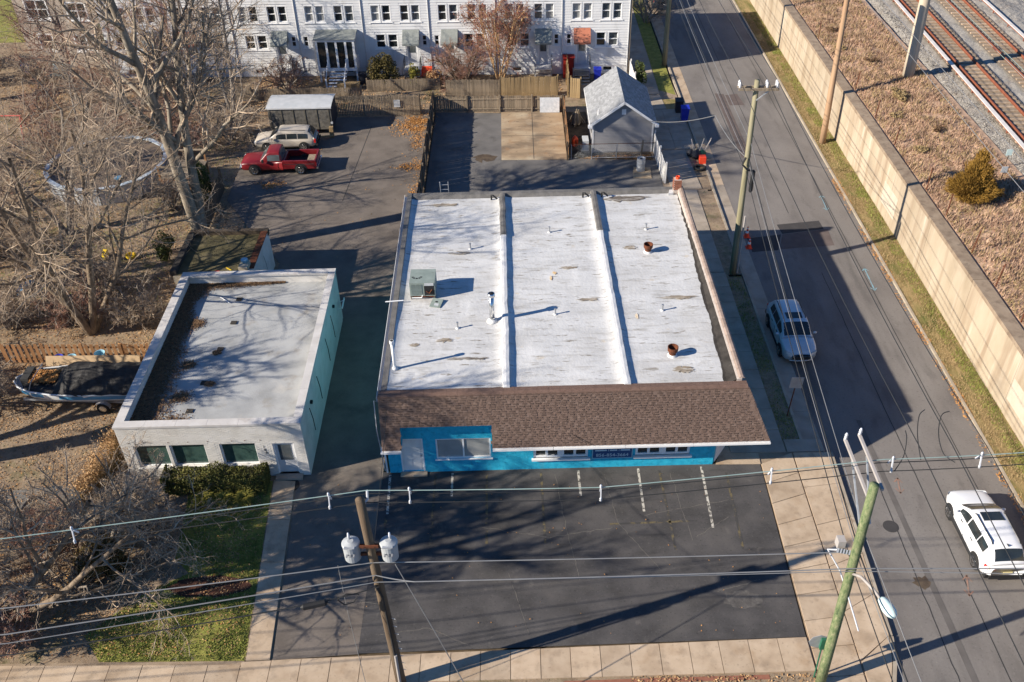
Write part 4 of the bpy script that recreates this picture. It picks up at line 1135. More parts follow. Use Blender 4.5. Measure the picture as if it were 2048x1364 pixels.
# rear parapet
mb = MB()
n = 60
for j in range(n + 1):
    x = .02 + (WX - .04) * j / n
    z = 4.86 + .02 * noise.noise((x * 2, 7, 0))
    mb.v += [(x, WY - .52 + .05 * noise.noise((x * 3, 3, 1)), RZ(WY) - .03), (x, WY - .3, z), (x, WY + .03, z), (x, WY + .03, 4.2)]
for j in range(n):
    for i in range(3):
        mb.f.append((j * 4 + i, (j + 1) * 4 + i, (j + 1) * 4 + i + 1, j * 4 + i + 1)); mb.c.append(None)
mb.build('rear_parapet', 'bitumen_grey', sb, local=True)
# right parapet: black membrane slope, mortar, clay coping
mb = MB()
n = 80
for j in range(n + 1):
    y = .3 + (WY - .6) * j / n
    mb.v += [(edge(y) - .2, y, RZ(y) - .02), (edge(y) + .03, y, RZ(y) + .022), (15.8 + .08 * y / WY + .03 * noise.noise((y * 3, 8, 1)), y, 5.02)]
for j in range(n):
    for i in range(2):
        mb.f.append((j * 3 + i, j * 3 + i + 1, (j + 1) * 3 + i + 1, (j + 1) * 3 + i)); mb.c.append(None)
mb.build('roof_flashing', 'bitumen', sb, local=True)
mb = MB()
mb.add([(15.8, .28, 4.2), (16.0, .28, 4.2), (16.0, .28, 5.1), (15.78, .28, 5.03), (15.9, WY, 4.2), (16.04, WY, 4.2), (16.04, WY, 5.1), (15.86, WY, 5.03)],
       [(0, 1, 2, 3), (7, 6, 5, 4), (3, 2, 6, 7), (1, 5, 6, 2), (0, 3, 7, 4), (0, 4, 5, 1)])
mb.build('right_parapet', 'mortar', sb, local=True)
cp = MB()
cp.add([(-.13, 0, 0), (-.13, .6, 0), (-.05, 0, .07), (-.05, .6, .07), (.06, 0, .075), (.06, .6, .075), (.15, 0, 0), (.15, .6, 0)], [(0, 2, 3, 1), (2, 4, 5, 3), (4, 6, 7, 5), (0, 6, 4, 2), (1, 3, 5, 7)])
cpm = cp.mesh('coping_tile', 'terracotta')
y = .3
while y < WY - .9:
    inst('coping_tile', cpm, sb, (15.99 + .05 * y / WY, y, 5.07 + .012 * sin(y * 9)), (0, 0, 0))
    y += .615
# chimney at the rear corner, laid brick by brick
ch = MB().box(15.62, WY - .62, 4.4, 16.02, WY - .22, 5.62).build('chimney', 'mortar', sb, local=True)
bk = MB().box(-.098, -.025, -.03, .098, .025, .03).mesh('brick', 'brick_red')
for r in range(9):
    for s in range(2):
        for (face) in range(4):
            o = (-.1 + .2 * s) + (.03 if r % 2 else -.03)
            z = 5.03 + r * .068
            cx, cy = 15.82, WY - .42
            p, rz = {0: ((cx + o, cy - .195, z), 0), 1: ((cx + .195, cy + o, z), pi / 2), 2: ((cx + o, cy + .195, z), 0), 3: ((cx - .195, cy + o, z), pi / 2)}[face]
            b_ = inst('brick', bk, ch, p, (0, 0, rz))
MB().lathe([(.12, 5.6), (.12, 5.78), (.09, 5.78), (.09, 5.62)], (15.82, WY - .42, 0), 12).build('chimney_pot', 'red_plastic', ch, local=True)
MB().prism([(15.3, WY - .75), (15.6, WY - .7), (15.6, WY - .15), (15.45, WY - .2)], 4.55, 4.85).build('chimney_flashing', 'membrane_clean', sb, local=True)

# the blue sign beside the windows (lies on the wall)
sg = thing('wall_sign', 'dark blue sign with a white telephone number between the right-hand windows', 'sign', sb.matrix_world @ Vector((0, 0, 0)), 0)
sg.location = (-6.15 + 9.5, 30.85 + 9.5 * .0135 - .05, .66)
sg.rotation_euler = (0, 0, .0135)
MB().box(0, 0, 0, 1.85, .04, 1.0).build('panel', 'sign_blue', sg, local=True)
bd = MB().box(-.02, -.012, -.02, 1.87, 0, .02).box(-.02, -.012, .98, 1.87, 0, 1.02).box(-.02, -.012, .02, .02, 0, .98).box(1.83, -.012, .02, 1.87, 0, .98)
bd.build('border', 'bucket_blue', sg, local=True)
def text_mesh(txt, size, mat, parent, loc, rot, name='lettering', sx=1.0):
    cu = bpy.data.curves.new('t', 'FONT')
    cu.body = txt
    cu.size = size
    cu.extrude = .003
    cu.align_x = 'CENTER'
    ob = bpy.data.objects.new('t', cu)
    COL.objects.link(ob)
    dg = bpy.context.evaluated_depsgraph_get()
    me = bpy.data.meshes.new_from_object(ob.evaluated_get(dg))
    me.name = name
    me.materials.clear()
    me.materials.append(M[mat])
    COL.objects.unlink(ob)
    bpy.data.objects.remove(ob)
    o = bpy.data.objects.new(name, me)
    COL.objects.link(o)
    o.parent = parent
    o.location, o.rotation_euler, o.scale = loc, rot, (sx, 1, 1)
    return o
text_mesh('856-854-3664', .27, 'sign_text', sg, (.925, -.006, .1), (pi / 2, 0, 0))
for i, (a, b) in enumerate(((.12, .66), (.8, 1.14), (1.3, 1.74))):       # small print too fine to read
    MB().box(a, -.008, .46, b, 0, .54).build('small_print', 'sign_text', sg, local=True)
for x in (.73, 1.22):
    MB().box(x, -.008, .44, x + .02, 0, .58).build('small_print', 'sign_text', sg, local=True)
MB().box(.05, -.008, .74, 1.8, 0, .92).build('white_band', 'grey_white', sg, local=True)

# things standing on the roof
def L(x, y, z):
    c, s_ = cos(.0135), sin(.0135)
    return (-6.15 + x * c - y * s_, 30.85 + x * s_ + y * c, z)
def RL(x, y):
    return L(x, y, RZ(y) + .0)
p = RL(.9, 7.35)
hv = thing('air_conditioner', 'pale green rooftop air conditioning unit with an open panel', 'air conditioner', p)
hx, hy, hz0 = p
MB().box(hx - .02, hy, hz0 + .2, hx + 1.24, hy + 1.2, hz0 + 1.0).build('casing', 'hvac_green', hv)
cu = MB()
for k in range(3):
    cu.box(hx + .03, hy - .012, hz0 + .3 + k * .2, hx + .6, hy, hz0 + .46 + k * .2)
cu.build('louvre_panel', 'hvac_green', hv)
for k in range(14):
    MB().box(hx + .04 + k * .04, hy - .02, hz0 + .28, hx + .06 + k * .04, hy - .012, hz0 + .9).build('louvre_slat', 'hvac_green', hv)
MB().box(hx + .7, hy - .006, hz0 + .25, hx + 1.2, hy + .002, hz0 + .8).build('open_bay', 'black', hv)
MB().tube([(hx + .8, hy - .02, hz0 + .5), (hx + .95, hy - .06, hz0 + .4), (hx + 1.1, hy - .02, hz0 + .6)], .03, 6).build('cable_bundle', 'rust', hv)
MB().box(hx + .72, hy - .02, hz0 + .82, hx + 1.18, hy - .004, hz0 + .97).build('control_box', 'sheet_white', hv)
for k in range(5):
    an = pi + pi * (k + .5) / 5
    cx, cy = hx + .33, hy + .55
    MB().prism([(cx + .17 * cos(an - .2), cy + .12 * sin(an - .2)), (cx + .28 * cos(an - .22), cy + .22 * sin(an - .22)), (cx + .28 * cos(an + .22), cy + .22 * sin(an + .22)), (cx + .17 * cos(an + .2), cy + .12 * sin(an + .2))], hz0 + 1.0, hz0 + 1.006).build('fan_slot', 'black', hv)
for (a, b) in ((0, 0), (1.14, 0), (0, 1.1), (1.14, 1.1)):
    MB().box(hx + a, hy + b, hz0 - .05, hx + a + .08, hy + b + .08, hz0 + .2).build('foot', 'hvac_dark', hv)
MB().box(hx - .02, hy + .02, hz0 + .1, hx + 1.22, hy + .08, hz0 + .2).build('base_rail', 'rust', hv)
MB().tube([(hx + .05, hy - .05, hz0 + .12), (hx + .55, hy - .06, hz0 + .14), (hx + .6, hy - .06, hz0 + .3)], .025, 6).build('drain_pipe', 'white_trim', hv)
p2_ = RL(1.85, 6.65)
ap = thing('loose_panel', 'green panel with square hole lying on the roof before the air conditioner', 'panel', p2_)
mb = MB()
ca, sa = cos(-.25), sin(-.25)
R2 = lambda u, v, z: (p2_[0] + u * ca - v * sa, p2_[1] + u * sa + v * ca, p2_[2] + z)
pl = MB().add([R2(0, 0, .05), R2(.55, 0, .05), R2(.55, .62, .13), R2(0, .62, .13), R2(0, 0, .02), R2(.55, 0, .02), R2(.55, .62, .1), R2(0, .62, .1)], [(0, 1, 2, 3), (7, 6, 5, 4), (0, 4, 5, 1), (1, 5, 6, 2), (2, 6, 7, 3), (3, 7, 4, 0)])
pl.build('panel_sheet', 'hvac_green', ap)
MB().add([R2(.2, .1, .068), R2(.42, .1, .068), R2(.42, .27, .09), R2(.2, .27, .09)], [(0, 1, 2, 3)]).build('label_sheet', 'sheet_white', ap)
MB().add([R2(.2, .33, .097), R2(.33, .33, .097), R2(.33, .42, .109), R2(.2, .42, .109)], [(0, 1, 2, 3)]).build('panel_hole', 'black', ap)

def flue(label, x, y, h, r, mat, cap=True, grp=None):
    p = RL(x, y)
    t = thing('roof_flue', label, 'flue', p, 0, grp)
    z = p[2]
    MB().lathe([(r * 2.4, z - .02), (r * 1.8, z + .08), (r * 1.1, z + .14)], (p[0], p[1], 0), 16).build('collar', 'membrane_clean', t, smooth=True)
    MB().lathe([(r, z), (r, z + h)], (p[0], p[1], 0), 18).build('pipe', mat, t, smooth=True)
    MB().lathe([(r * 1.04, z + h * .12), (r * 1.1, z + h * .14), (r * 1.04, z + h * .16)], (p[0], p[1], 0), 16).build('band', mat, t)
    if cap:
        MB().lathe([(r * 1.15, z + h), (r * 1.5, z + h + .04), (r * 1.5, z + h + .16), (r * 1.3, z + h + .2)], (p[0], p[1], 0), 18).build('cap', mat, t)
        MB().lathe([(r * 1.1, z + h + .2), (r * .3, z + h + .23)], (p[0], p[1], 0), 14).build('cap_top', 'black', t)
flue('tall shiny chrome flue with cap beside the first dividing wall', 4.97, 5.35, 1.45, .12, 'chrome')
flue('slim white flue with cap at the left front edge of the roof', .52, 1.9, 1.45, .07, 'white_trim')
def rusty(label, x, y):
    p = RL(x, y)
    t = thing('roof_vent', label, 'vent', p, 0, 'rusty vents on the white roof')
    z = p[2]
    MB().lathe([(.26, z - .02), (.2, z + .05), (.17, z + .1)], (p[0], p[1], 0), 16).build('collar', 'membrane_clean', t)
    MB().lathe([(.16, z), (.17, z + .2), (.24, z + .3), (.25, z + .5), (.22, z + .5), (.2, z + .36), (.14, z + .26)], (p[0], p[1], 0), 18).build('cowl', 'rust', t)
rusty('rusty round roof vent in the rear half of the right bay', 13.3, 11.15)
rusty('rusty round roof vent near the front of the right bay', 13.25, 2.35)
for i, (x, y, lab) in enumerate(((13.5, 13.45, 'small vent pipe at the rear of the right bay'), (13.3, 5.85, 'small vent pipe midway down the right bay'), (8.05, 5.75, 'small vent pipe midway down the middle bay beside the flue shadow'),
        (3.3, 4.85, 'small vent pipe near the air conditioner in the left bay'), (8.15, 13.4, 'small vent pipe at the rear of the middle bay'), (3.8, 11.9, 'small vent pipe at the rear of the left bay'))):
    p = RL(x, y)
    t = thing('vent_pipe', lab, 'pipe', p, 0, 'small vent pipes on the white roof')
    MB().lathe([(.11, p[2] - .02), (.07, p[2] + .06)], (p[0], p[1], 0), 12).build('collar', 'membrane_clean', t)
    MB().lathe([(.04, p[2]), (.04, p[2] + .3), (.055, p[2] + .3), (.055, p[2] + .36)], (p[0], p[1], 0), 10).build('pipe', 'steel', t)
for i, (x, lab) in enumerate(((5.05, 'bent drain pipe at the rear left of the first dividing wall'), (10.4, 'bent drain pipe left of the second dividing wall at the rear'), (11.5, 'bent drain pipe right of the second dividing wall at the rear'))):
    p = RL(x, 17.0)
    tag(MB().tube([(p[0] - .1, p[1] + .2, p[2]), (p[0] - .1, p[1] + .2, p[2] + .3), (p[0], p[1] + .1, p[2] + .34), (p[0] + .25, p[1], p[2] + .15)], .05, 8).build('roof_pipe', 'black'), lab, 'pipe', 'bent pipes along the rear parapet')
# ladder to the roof
lx, ly, _ = L(1.95, 17.95, 0)
ld = thing('roof_ladder', 'pale ladder leaning on the rear wall of the blue building', 'ladder', (lx, ly + .35, 0))
for dx in (0, .48):
    MB().obox((lx + dx, ly + 1.0, .0), (lx + dx, ly - .02, 5.55), .04, .07).build('rail', 'galvanised', ld)
for k in range(16):
    z = .25 + k * .34
    y = ly + 1.0 - 1.02 * z / 5.55
    MB().tube([(lx, y, z), (lx + .48, y, z)], .015, 6).build('rung', 'galvanised', ld)

# ------------------------------------------------------------------ the white office
wb = thing('white_office', 'small white painted brick office with flat grey roof and parapet', 'building', (-18.3, 30.72, 0), .012)
OW, OD, OH = 8.4, 12.35, 3.38
ops = [(.55, 2.08, .75, 2.15), (2.2, 3.82, .75, 2.15), (4.5, 6.15, .75, 2.15), (6.92, 7.9, .12, 2.1)]
mb = MB()
wall_open(mb, 0, OW, 0, .3, 0, OH - .12, ops)
mb.box(0, .3, 0, .3, OD, OH - .12).box(.3, OD - .3, 0, OW - .02, OD, OH - .12)
mb.build('wall', 'brick_white', wb, local=True)
MB().box(OW - .3, .3, 0, OW, OD - .3, OH - .12).build('side_wall', 'brick_white', wb, local=True)
# thin relief of brick courses on the painted front
rl = MB()
z = .1
k = 0
rr = random.Random(5)
while z < OH - .2:
    x = -.1 * (k % 2)
    while x < OW:
        xe = min(x + .2, OW)
        mid, zm = (x + xe) / 2, z + .03
        if not any(o[0] - .12 < mid < o[1] + .12 and o[2] - .04 < zm < o[3] + .04 for o in ops):
            xa = max(x, 0) + .006
            if xe - xa > .03:
                d = -rr.uniform(.004, .011)
                rl.add([(xa, d, z), (xe - .006, d, z), (xe - .006, d, z + .062), (xa, d, z + .062), (xa, 0, z), (xe - .006, 0, z), (xe - .006, 0, z + .062), (xa, 0, z + .062)],
                       [(0, 1, 2, 3), (4, 5, 1, 0), (3, 2, 6, 7)])
        x = xe
    z += .075
    k += 1
o = rl.build('brick_face', 'brick_white', wb, local=True)
o['kind'] = 'stuff'
for a in ops[:3]:
    window(wb, a[0], a[1], a[2], a[3], .05, .14, pane='glass_green', hung=False, fw=.06)
door(wb, 6.92, 7.9, .12, 2.1, .06, 'grey_white', 0, glass=.42)
MB().box(6.8, -.35, 0, 8.05, .3, .12).build('doorstep', 'concrete_grey', wb, local=True)
for i, ch_ in enumerate('108'):
    text_mesh(ch_, .2, 'black', wb, (6.52 + .03 * i, -.018, 1.86 - .19 * i), (pi / 2, 0, 0), 'house_number')
for x in (.4, 1.4, 2.2, 3.1, 4.0, 5.1, 5.7, 6.4):
    MB().box(x, -.02, 2.33, x + .05, -.002, 2.36).build('wall_bolt', 'rust', wb, local=True)
# copings
for (x0, y0, x1, y1) in ((-.04, -.04, OW + .03, .38), (-.04, .385, .38, OD - .385), (OW - .35, .385, OW + .03, OD - .385), (-.04, OD - .38, OW + .03, OD + .04)):
    n = 6
    for i in range(n):
        if x1 - x0 > y1 - y0:
            q = (x0 + (x1 - x0) * i / n, y0, x0 + (x1 - x0) * (i + 1) / n - .008, y1)
        else:
            q = (x0, y0 + (y1 - y0) * i / n, x1, y0 + (y1 - y0) * (i + 1) / n - .008)
        MB().box(q[0], q[1], OH - .12, q[2], q[3], OH + random.uniform(-.004, .004)).build('coping', 'coping_white', wb, local=True)
RO = 2.76
rsf = subdiv_sheet(.29, OW - .29, .29, OD - .29, 24, 34, lambda x, y: RO + .03 * noise.noise((x * .6, y * .6, 2)))
rsf.build('roof', 'roof_grey', wb, local=True, smooth=True)
# leaf drift on the roof along the left and rear parapets
lf = MB()
rr = random.Random(3)
for k in range(34000):
    u = rr.random()
    if u < .72:
        y = rr.uniform(.35, OD - .35)
        wd = 1.15 + .75 * noise.noise((y * .45, 3, 1)) + .25 * noise.noise((y * 1.7, 3, 1)) + (.5 if 1 < y < 5 else 0)
        x = .32 + abs(rr.gauss(0, .42)) * wd
        if x > wd + .4:
            continue
    elif u < .86:
        x = rr.uniform(.3, 5.6)
        y = OD - .32 - abs(rr.gauss(0, .35)) * (1 - x / 6.2)
    else:
        cx, cy, r_ = rr.choice(((2.3, .8, .75), (2.2, 2.6, .5), (2.0, 5.0, .35), (1.6, 8.4, .4), (3.2, 5.9, .18), (3.4, 3.5, .2)))
        x, y = rr.gauss(cx, r_ * .5), abs(rr.gauss(cy - .3, r_ * .4)) + .3
    s = rr.uniform(.025, .05)
    a = rr.uniform(0, 2 * pi)
    z = RO + .035 + rr.uniform(0, .05)
    t1, t2 = rr.uniform(-.02, .03), rr.uniform(-.02, .03)
    lf.add([(x + s * cos(a), y + s * sin(a), z), (x - s * .6 * sin(a), y + s * .6 * cos(a), z + t1), (x - s * cos(a), y - s * sin(a), z + t2), (x + s * .6 * sin(a), y - s * .6 * cos(a), z)], [(0, 1, 2, 3)])
o = lf.build('roof_leaf_drift', 'leaf_litter', wb, local=True)
o['kind'] = 'stuff'
for i, (x, y) in enumerate(((3.35, 10.5), (3.5, 8.4), (3.3, 6.2), (3.1, 3.6), (2.9, 1.6))):
    MB().prism([(x - .16, y - .14), (x + .15, y - .15), (x + .17, y + .13), (x - .14, y + .15)], RO + .03, RO + .05).build('roof_patch', 'bitumen', wb, local=True)
MB().tube([(2.3, 10.7, RO + .06), (2.9, 10.15, RO + .06)], .02, 5).build('pipe_offcut', 'white_trim', wb, local=True)
# side wall fittings
for y, z in ((10.0, 2.4), (2.2, 2.5)):
    MB().box(OW, y, z, OW + .12, y + .15, z + .12).build('wall_lamp', 'black', wb, local=True)
for y in (1.9, 4.2, 7.2, 9.2):
    MB().tube([(OW + .015, y, 2.5), (OW + .02, y + .25, 1.6), (OW + .015, y + .3, .8)], .018, 5).build('cable', 'black', wb, local=True)
MB().box(OW + .3, 11.0, 1.6, OW + .34, 11.9, 1.75).build('side_rail', 'white_trim', wb, local=True)
MB().obox((OW, 11.1, 1.5), (OW + .32, 11.1, 1.62), .03, .03).build('rail_bracket', 'white_trim', wb, local=True)
MB().obox((OW, 11.8, 1.5), (OW + .32, 11.8, 1.62), .03, .03).build('rail_bracket', 'white_trim', wb, local=True)
MB().lathe([(.42, 0.004), (.42, .02)], (-10.75, 30.15, 0), 20).build('door_mat', 'black')
tag(bpy.data.objects['door_mat'], 'round black mat before the white office door', 'door mat')

# ------------------------------------------------------------------ old flat-roofed outbuilding behind the office
sd = thing('outbuilding', 'small flat mossy-roofed outbuilding behind the white office', 'outbuilding', (-19.6, 44.3, 0), 0)
MB().prism([(-19.6, 44.2), (-15.35, 44.2), (-15.35, 48.7), (-19.6, 48.7)], 0, 2.35).build('wall', 'block_tan', sd)
MB().prism([(-15.34, 44.2), (-15.1, 44.2), (-15.05, 48.75), (-15.34, 48.75)], 0, 2.6).build('side_wall', 'brick_white', sd)
MB().prism([(-19.5, 44.3), (-15.3, 44.3), (-15.3, 48.6), (-19.5, 48.6)], 2.35, 2.4).build('roof', 'moss_roof', sd)
MB().box(-19.7, 48.5, 2.3, -15.0, 48.8, 2.66).build('rear_parapet', 'wood_dark', sd)
MB().box(-19.75, 44.3, 2.3, -19.4, 48.45, 2.66).build('left_parapet', 'bitumen', sd)
MB().box(-15.4, 44.5, 2.6, -15.0, 48.45, 2.66).build('right_coping', 'rust', sd)
MB().box(-15.75, 44.1, 2.3, -15.25, 44.9, 2.95).build('corner_pier', 'block_tan', sd)
MB().lathe([(.16, 2.95), (.2, 3.05), (.2, 3.12), (.1, 3.16)], (-15.5, 44.7, 0), 12).build('pier_pot', 'bucket_blue', sd)
MB().box(-16.2, 48.75, .05, -15.3, 48.8, 2.0).build('rear_door', 'wood_dark', sd)
for y in (45.4, 46.9):
    MB().tube([(-15.08, y, 1.9), (-15.07, y + .2, 1.2), (-15.08, y + .25, .6)], .02, 5).build('cable', 'black', sd)
tag(MB().obox((-16.7, 44.9, 2.44), (-16.2, 44.5, 2.44), .05, .04).build('timber_offcut', 'yellow_plastic'), 'yellow bar lying on the mossy outbuilding roof', 'bar')
tag(MB().box(-17.3, 44.45, 2.405, -17.0, 44.55, 2.46).build('tile_piece', 'red_plastic'), 'orange scrap lying on the mossy outbuilding roof', 'scrap')

# ------------------------------------------------------------------ grey garage with gable
def siding(mb, x0, x1, y, z0, z1, ops, pitch=.2, side=-1, gable=None):
    z = z0
    while z < z1 - .01:
        zt = min(z + pitch, z1)
        xa, xb = x0, x1
        if gable:
            c, hw, ze, za = gable
            k = max(0.0, (za - (z + zt) / 2) / (za - ze)) if (z + zt) / 2 > ze else 1
            xa, xb = c - hw * k, c + hw * k
        cuts = sorted([(o[0], o[1]) for o in ops if o[2] < zt - .02 and o[3] > z + .02])
        seg = []
        x = xa
        for a, b in cuts:
            if a > x:
                seg.append((x, min(a, xb)))
            x = max(x, b)
        if x < xb:
            seg.append((x, xb))
        for a, b in seg:
            if b - a > .02:
                mb.add([(a, y - .034, z), (b, y - .034, z), (b, y - .006, zt), (a, y - .006, zt), (a, y, z), (b, y, z)], [(0, 1, 2, 3), (4, 5, 1, 0)])
        z = zt
    return mb
ga = thing('garage', 'grey sided gable garage with grey shingle roof behind the chain-link fence', 'garage', (5.7, 63.0, 0))
gx0, gx1, gy0, gy1, ze, za = 5.72, 10.05, 63.0, 69.2, 2.45, 4.0
gc = (gx0 + gx1) / 2
mb = MB()
mb.add([(gx0, gy0, 0), (gx1, gy0, 0), (gx1, gy0, ze), (gc, gy0, za), (gx0, gy0, ze), (gx0, gy1, 0), (gx1, gy1, 0), (gx1, gy1, ze), (gc, gy1, za), (gx0, gy1, ze)],
       [(0, 1, 2, 3, 4), (9, 8, 7, 6, 5), (0, 4, 9, 5), (1, 6, 7, 2), (0, 5, 6, 1)])
mb.build('wall', 'siding_grey', ga)
o = siding(MB(), gx0, gx1, gy0, .1, za - .05, [], .12, gable=(gc, (gx1 - gx0) / 2, ze, za)).build('siding_boards', 'siding_grey', ga)
o['kind'] = 'stuff'
for s, nm in ((-1, 'left'), (1, 'right')):
    xe = gc + s * ((gx1 - gx0) / 2 + .25)
    zed = ze - .25 * (za - ze) / ((gx1 - gx0) / 2)
    a, b, c, d = (xe, gy0 - .25, zed + .03), (gc, gy0 - .25, za + .03), (gc, gy1 + .2, za + .03), (xe, gy1 + .2, zed + .03)
    if s < 0:
        MB().slab(d, a, b, c, .08).build('roof_slope', 'bitumen', ga)
    else:
        MB().slab(a, d, c, b, .08).build('roof_slope', 'bitumen', ga)
    shg = MB()
    rs2 = random.Random(8 + s)
    NCc = 18
    for k in range(NCc):
        v0, v1 = k / NCc, min((k + 1.2) / NCc, 1)
        y = gy0 - .26
        while y < gy1 + .19:
            ye = min(y + rs2.uniform(.22, .4), gy1 + .2)
            g = rs2.uniform(.8, 1.15)
            t = rs2.choice((.012, .02))
            P = lambda v, yy, l: (xe + (gc - xe) * v + s * l * .58, yy, zed + .03 + (za - zed) * v + l * .8)
            q = [P(v0, y, t), P(v0, ye - .006, t), P(v1, ye - .006, .003), P(v1, y, .003)]
            shg.add(q if s > 0 else q[::-1], [(0, 1, 2, 3)], (.3 * g, .305 * g, .31 * g))
            y = ye
    o = shg.build('shingle_courses', 'shingle_grey', ga)
    o['kind'] = 'stuff'
    MB().obox((xe, gy0 - .27, zed - .02), (gc, gy0 - .27, za - .02), .03, .16).build('barge_board', 'white_trim', ga)
    MB().obox((xe, gy0 - .2, zed - .04), (xe, gy1 + .2, zed - .04), .05, .12).build('fascia', 'white_trim', ga)
    xs = gx0 if s < 0 else gx1
    MB().box(xs - .06, gy0 - .04, 0, xs + .06, gy0 + .04, ze - .1).build('corner_board', 'grey_white', ga)
    MB().box(xe - .14, gy0 - .3, zed - .2, xe + .14, gy0 - .05, zed + .0).build('eave_return', 'white_trim', ga)
MB().box(gc - .15, gy0 - .06, 3.0, gc + .15, gy0 - .02, 3.4).build('gable_vent', 'white_trim', ga)
for (a, b) in ((64.2, 65.0), (66.3, 67.1)):
    MB().box(gx0 - .03, a, 1.0, gx0 - .002, b, 1.9).build('side_window', 'glass_dark', ga)
MB().tube([(6.1, 63.6, 2.6), (6.1, 63.6, 3.1)], .04, 8).build('vent_pipe', 'white_trim', ga)

# ------------------------------------------------------------------ row houses
def awning(root, x0, x1, y, z0, z1, d, mat):
    a = MB()
    a.slab((x0, y - d, z0), (x1, y - d, z0), (x1, y, z1), (x0, y, z1), .03)
    a.add([(x0, y - d, z0), (x0, y, z0), (x0, y, z1)], [(0, 2, 1)])
    a.add([(x1, y - d, z0), (x1, y, z0), (x1, y, z1)], [(0, 1, 2)])
    a.slab((x0, y - d - .01, z0 - .15), (x1, y - d - .01, z0 - .15), (x1, y - d - .01, z0), (x0, y - d - .01, z0), .02)
    return a.build('awning', mat, root, local=True)

def row_house(x, label, mirror, aw, W=5.58, extra=None, wallmat='siding_white', pair_only=False):
    yb = 78.25 - .028 * (x + 12)
    t = thing('row_house', label, 'house', (x, yb, 0), -.028, 'row of white houses')
    mx = (lambda a, b: (W - b, W - a)) if mirror else (lambda a, b: (a, b))
    ops = []
    up = [mx(.75, 2.35), mx(3.2, 4.8)]
    for a, b in up:
        ops.append((a, b, 4.75, 6.05))
    lowpair = mx(.95, 2.75)
    ops.append((*lowpair, 2.45, 3.6))
    small = mx(4.85, 5.25)
    ops.append((*small, 2.6, 3.5))
    dr = mx(3.5, 4.4)
    ops.append((*dr, .95, 3.05))
    base = mx(1.3, 2.1)
    ops.append((*base, .25, .65))
    mb = MB()
    wall_open(mb, 0, W, 0, .25, 0, 7.5, ops)
    mb.box(0, .25, 0, .12, 10, 7.5).box(W - .12, .25, 0, W, 10, 7.5).box(.12, 9.8, 0, W - .12, 10, 7.5)
    mb.build('wall', wallmat, t, local=True)
    MB().box(0, .26, 7.3, W, 9.8, 7.5).build('roof', 'bitumen_grey', t, local=True)
    MB().box(-.02, -.1, 7.35, W + .02, .24, 7.55).build('cornice', 'white_trim', t, local=True)
    o = siding(MB(), 0, W, 0, .75, 7.3, [(a - .1, b + .1, c - .1, d + .1) for a, b, c, d in ops], .22).build('siding_boards', wallmat, t, local=True)
    o['kind'] = 'stuff'
    MB().box(.13, .6, .1, W - .13, .65, 7.0).build('inner_dark', 'black', t, local=True)
    for a, b in up:
        m_ = (a + b) / 2
        bl_ = random.choice((0, .5, .5, .3))
        for (wa, wb2) in ((a, m_ - .13), (m_ + .13, b)):
            window(t, wa, wb2, 4.75, 6.05, 0, .16, cols=1, fw=.05, pane=random.choice(('glass_grey', 'glass_dark', 'glass_grey', 'glass_blind')), surround=.09, blind=bl_)
        MB().box(m_ - .038, .02, 4.7, m_ + .038, .2, 6.1).build('mullion', 'white_trim', t, local=True)
    m_ = (lowpair[0] + lowpair[1]) / 2
    for (wa, wb2) in ((lowpair[0], m_ - .14), (m_ + .14, lowpair[1])):
        window(t, wa, wb2, 2.45, 3.6, 0, .16, cols=1, fw=.05, surround=.09, pane=random.choice(('glass_dark', 'glass_grey', 'glass_dark')), blind=random.choice((0, .35, .6)))
    MB().box(m_ - .048, .02, 2.4, m_ + .048, .2, 3.65).build('mullion', 'white_trim', t, local=True)
    window(t, *small, 2.6, 3.5, 0, .16, cols=1, fw=.06, surround=.08)
    window(t, *base, .25, .65, 0, .16, cols=1, hung=False, fw=.05, sill=False)
    door(t, *dr, .95, 3.05, .04, 'grey_white', 0, glass=.5)
    if aw:
        awning(t, dr[0] - .25, dr[1] + .25, -.01, 3.1, 4.0, .95, aw)
    # landing and steps
    st = MB()
    d0 = mx(3.2, 4.7)
    st.box(d0[0], -1.0, .78, d0[1], 0, .9)
    for (px, py) in ((d0[0] + .06, -.94), (d0[1] - .06, -.94)):
        st.box(px - .05, py - .05, 0, px + .05, py + .05, .78)
    s_ = st.build('landing', 'grey_white', t, local=True)
    for k in range(5):
        MB().box(d0[0] + .1, -1.0 - .27 * (k + 1), .75 - .16 * (k + 1), d0[1] - .1, -1.0 - .27 * k, .79 - .16 * (k + 1) + .02).build('step', 'concrete_grey', s_, local=True)
    for sx in (d0[0] + .05, d0[1] - .05):
        for k in range(5):
            MB().tube([(sx, -.95 + .22 * k, .9), (sx, -.95 + .22 * k, 1.75)], .012, 4).build('baluster', 'black', s_, local=True)
        MB().tube([(sx, -2.3, .95), (sx, -1.0, 1.75), (sx, 0, 1.75)], .018, 5).build('hand_rail', 'black', s_, local=True)
    MB().tube([(W - .06, -.06, 7.3), (W - .06, -.06, .2)], .04, 6).build('downpipe', 'grey_white', t, local=True)
    return t
W_ = 5.58
aws = [('awning_grey', 'grey'), ('awning_grey', 'grey'), ('awning_red', 'red')]
row_house(-12.55, 'white row house with grey awning behind the big rhododendron bush', False, 'awning_grey')
row_house(-12.55 + W_, 'white row house with grey awning half hidden by the dark bare bush', True, 'awning_grey')
row_house(-12.55 + 2 * W_, 'white row house behind the reddish crepe myrtle tree', False, 'awning_grey')
eh = row_house(-12.55 + 3 * W_, 'white row house with red awning at the street end of the row', True, 'awning_red')
MB().box(W_ + .001, -.05, 0, W_ + .12, .1, 7.5).build('corner_board', 'wood_grey', eh, local=True)
MB().box(3.0, -.28, 6.9, 3.25, -.1, 7.05).build('flood_light', 'black', eh, local=True)
hs = row_house(-12.55 - W_, 'white row house with glazed porch and white steps', True, None)
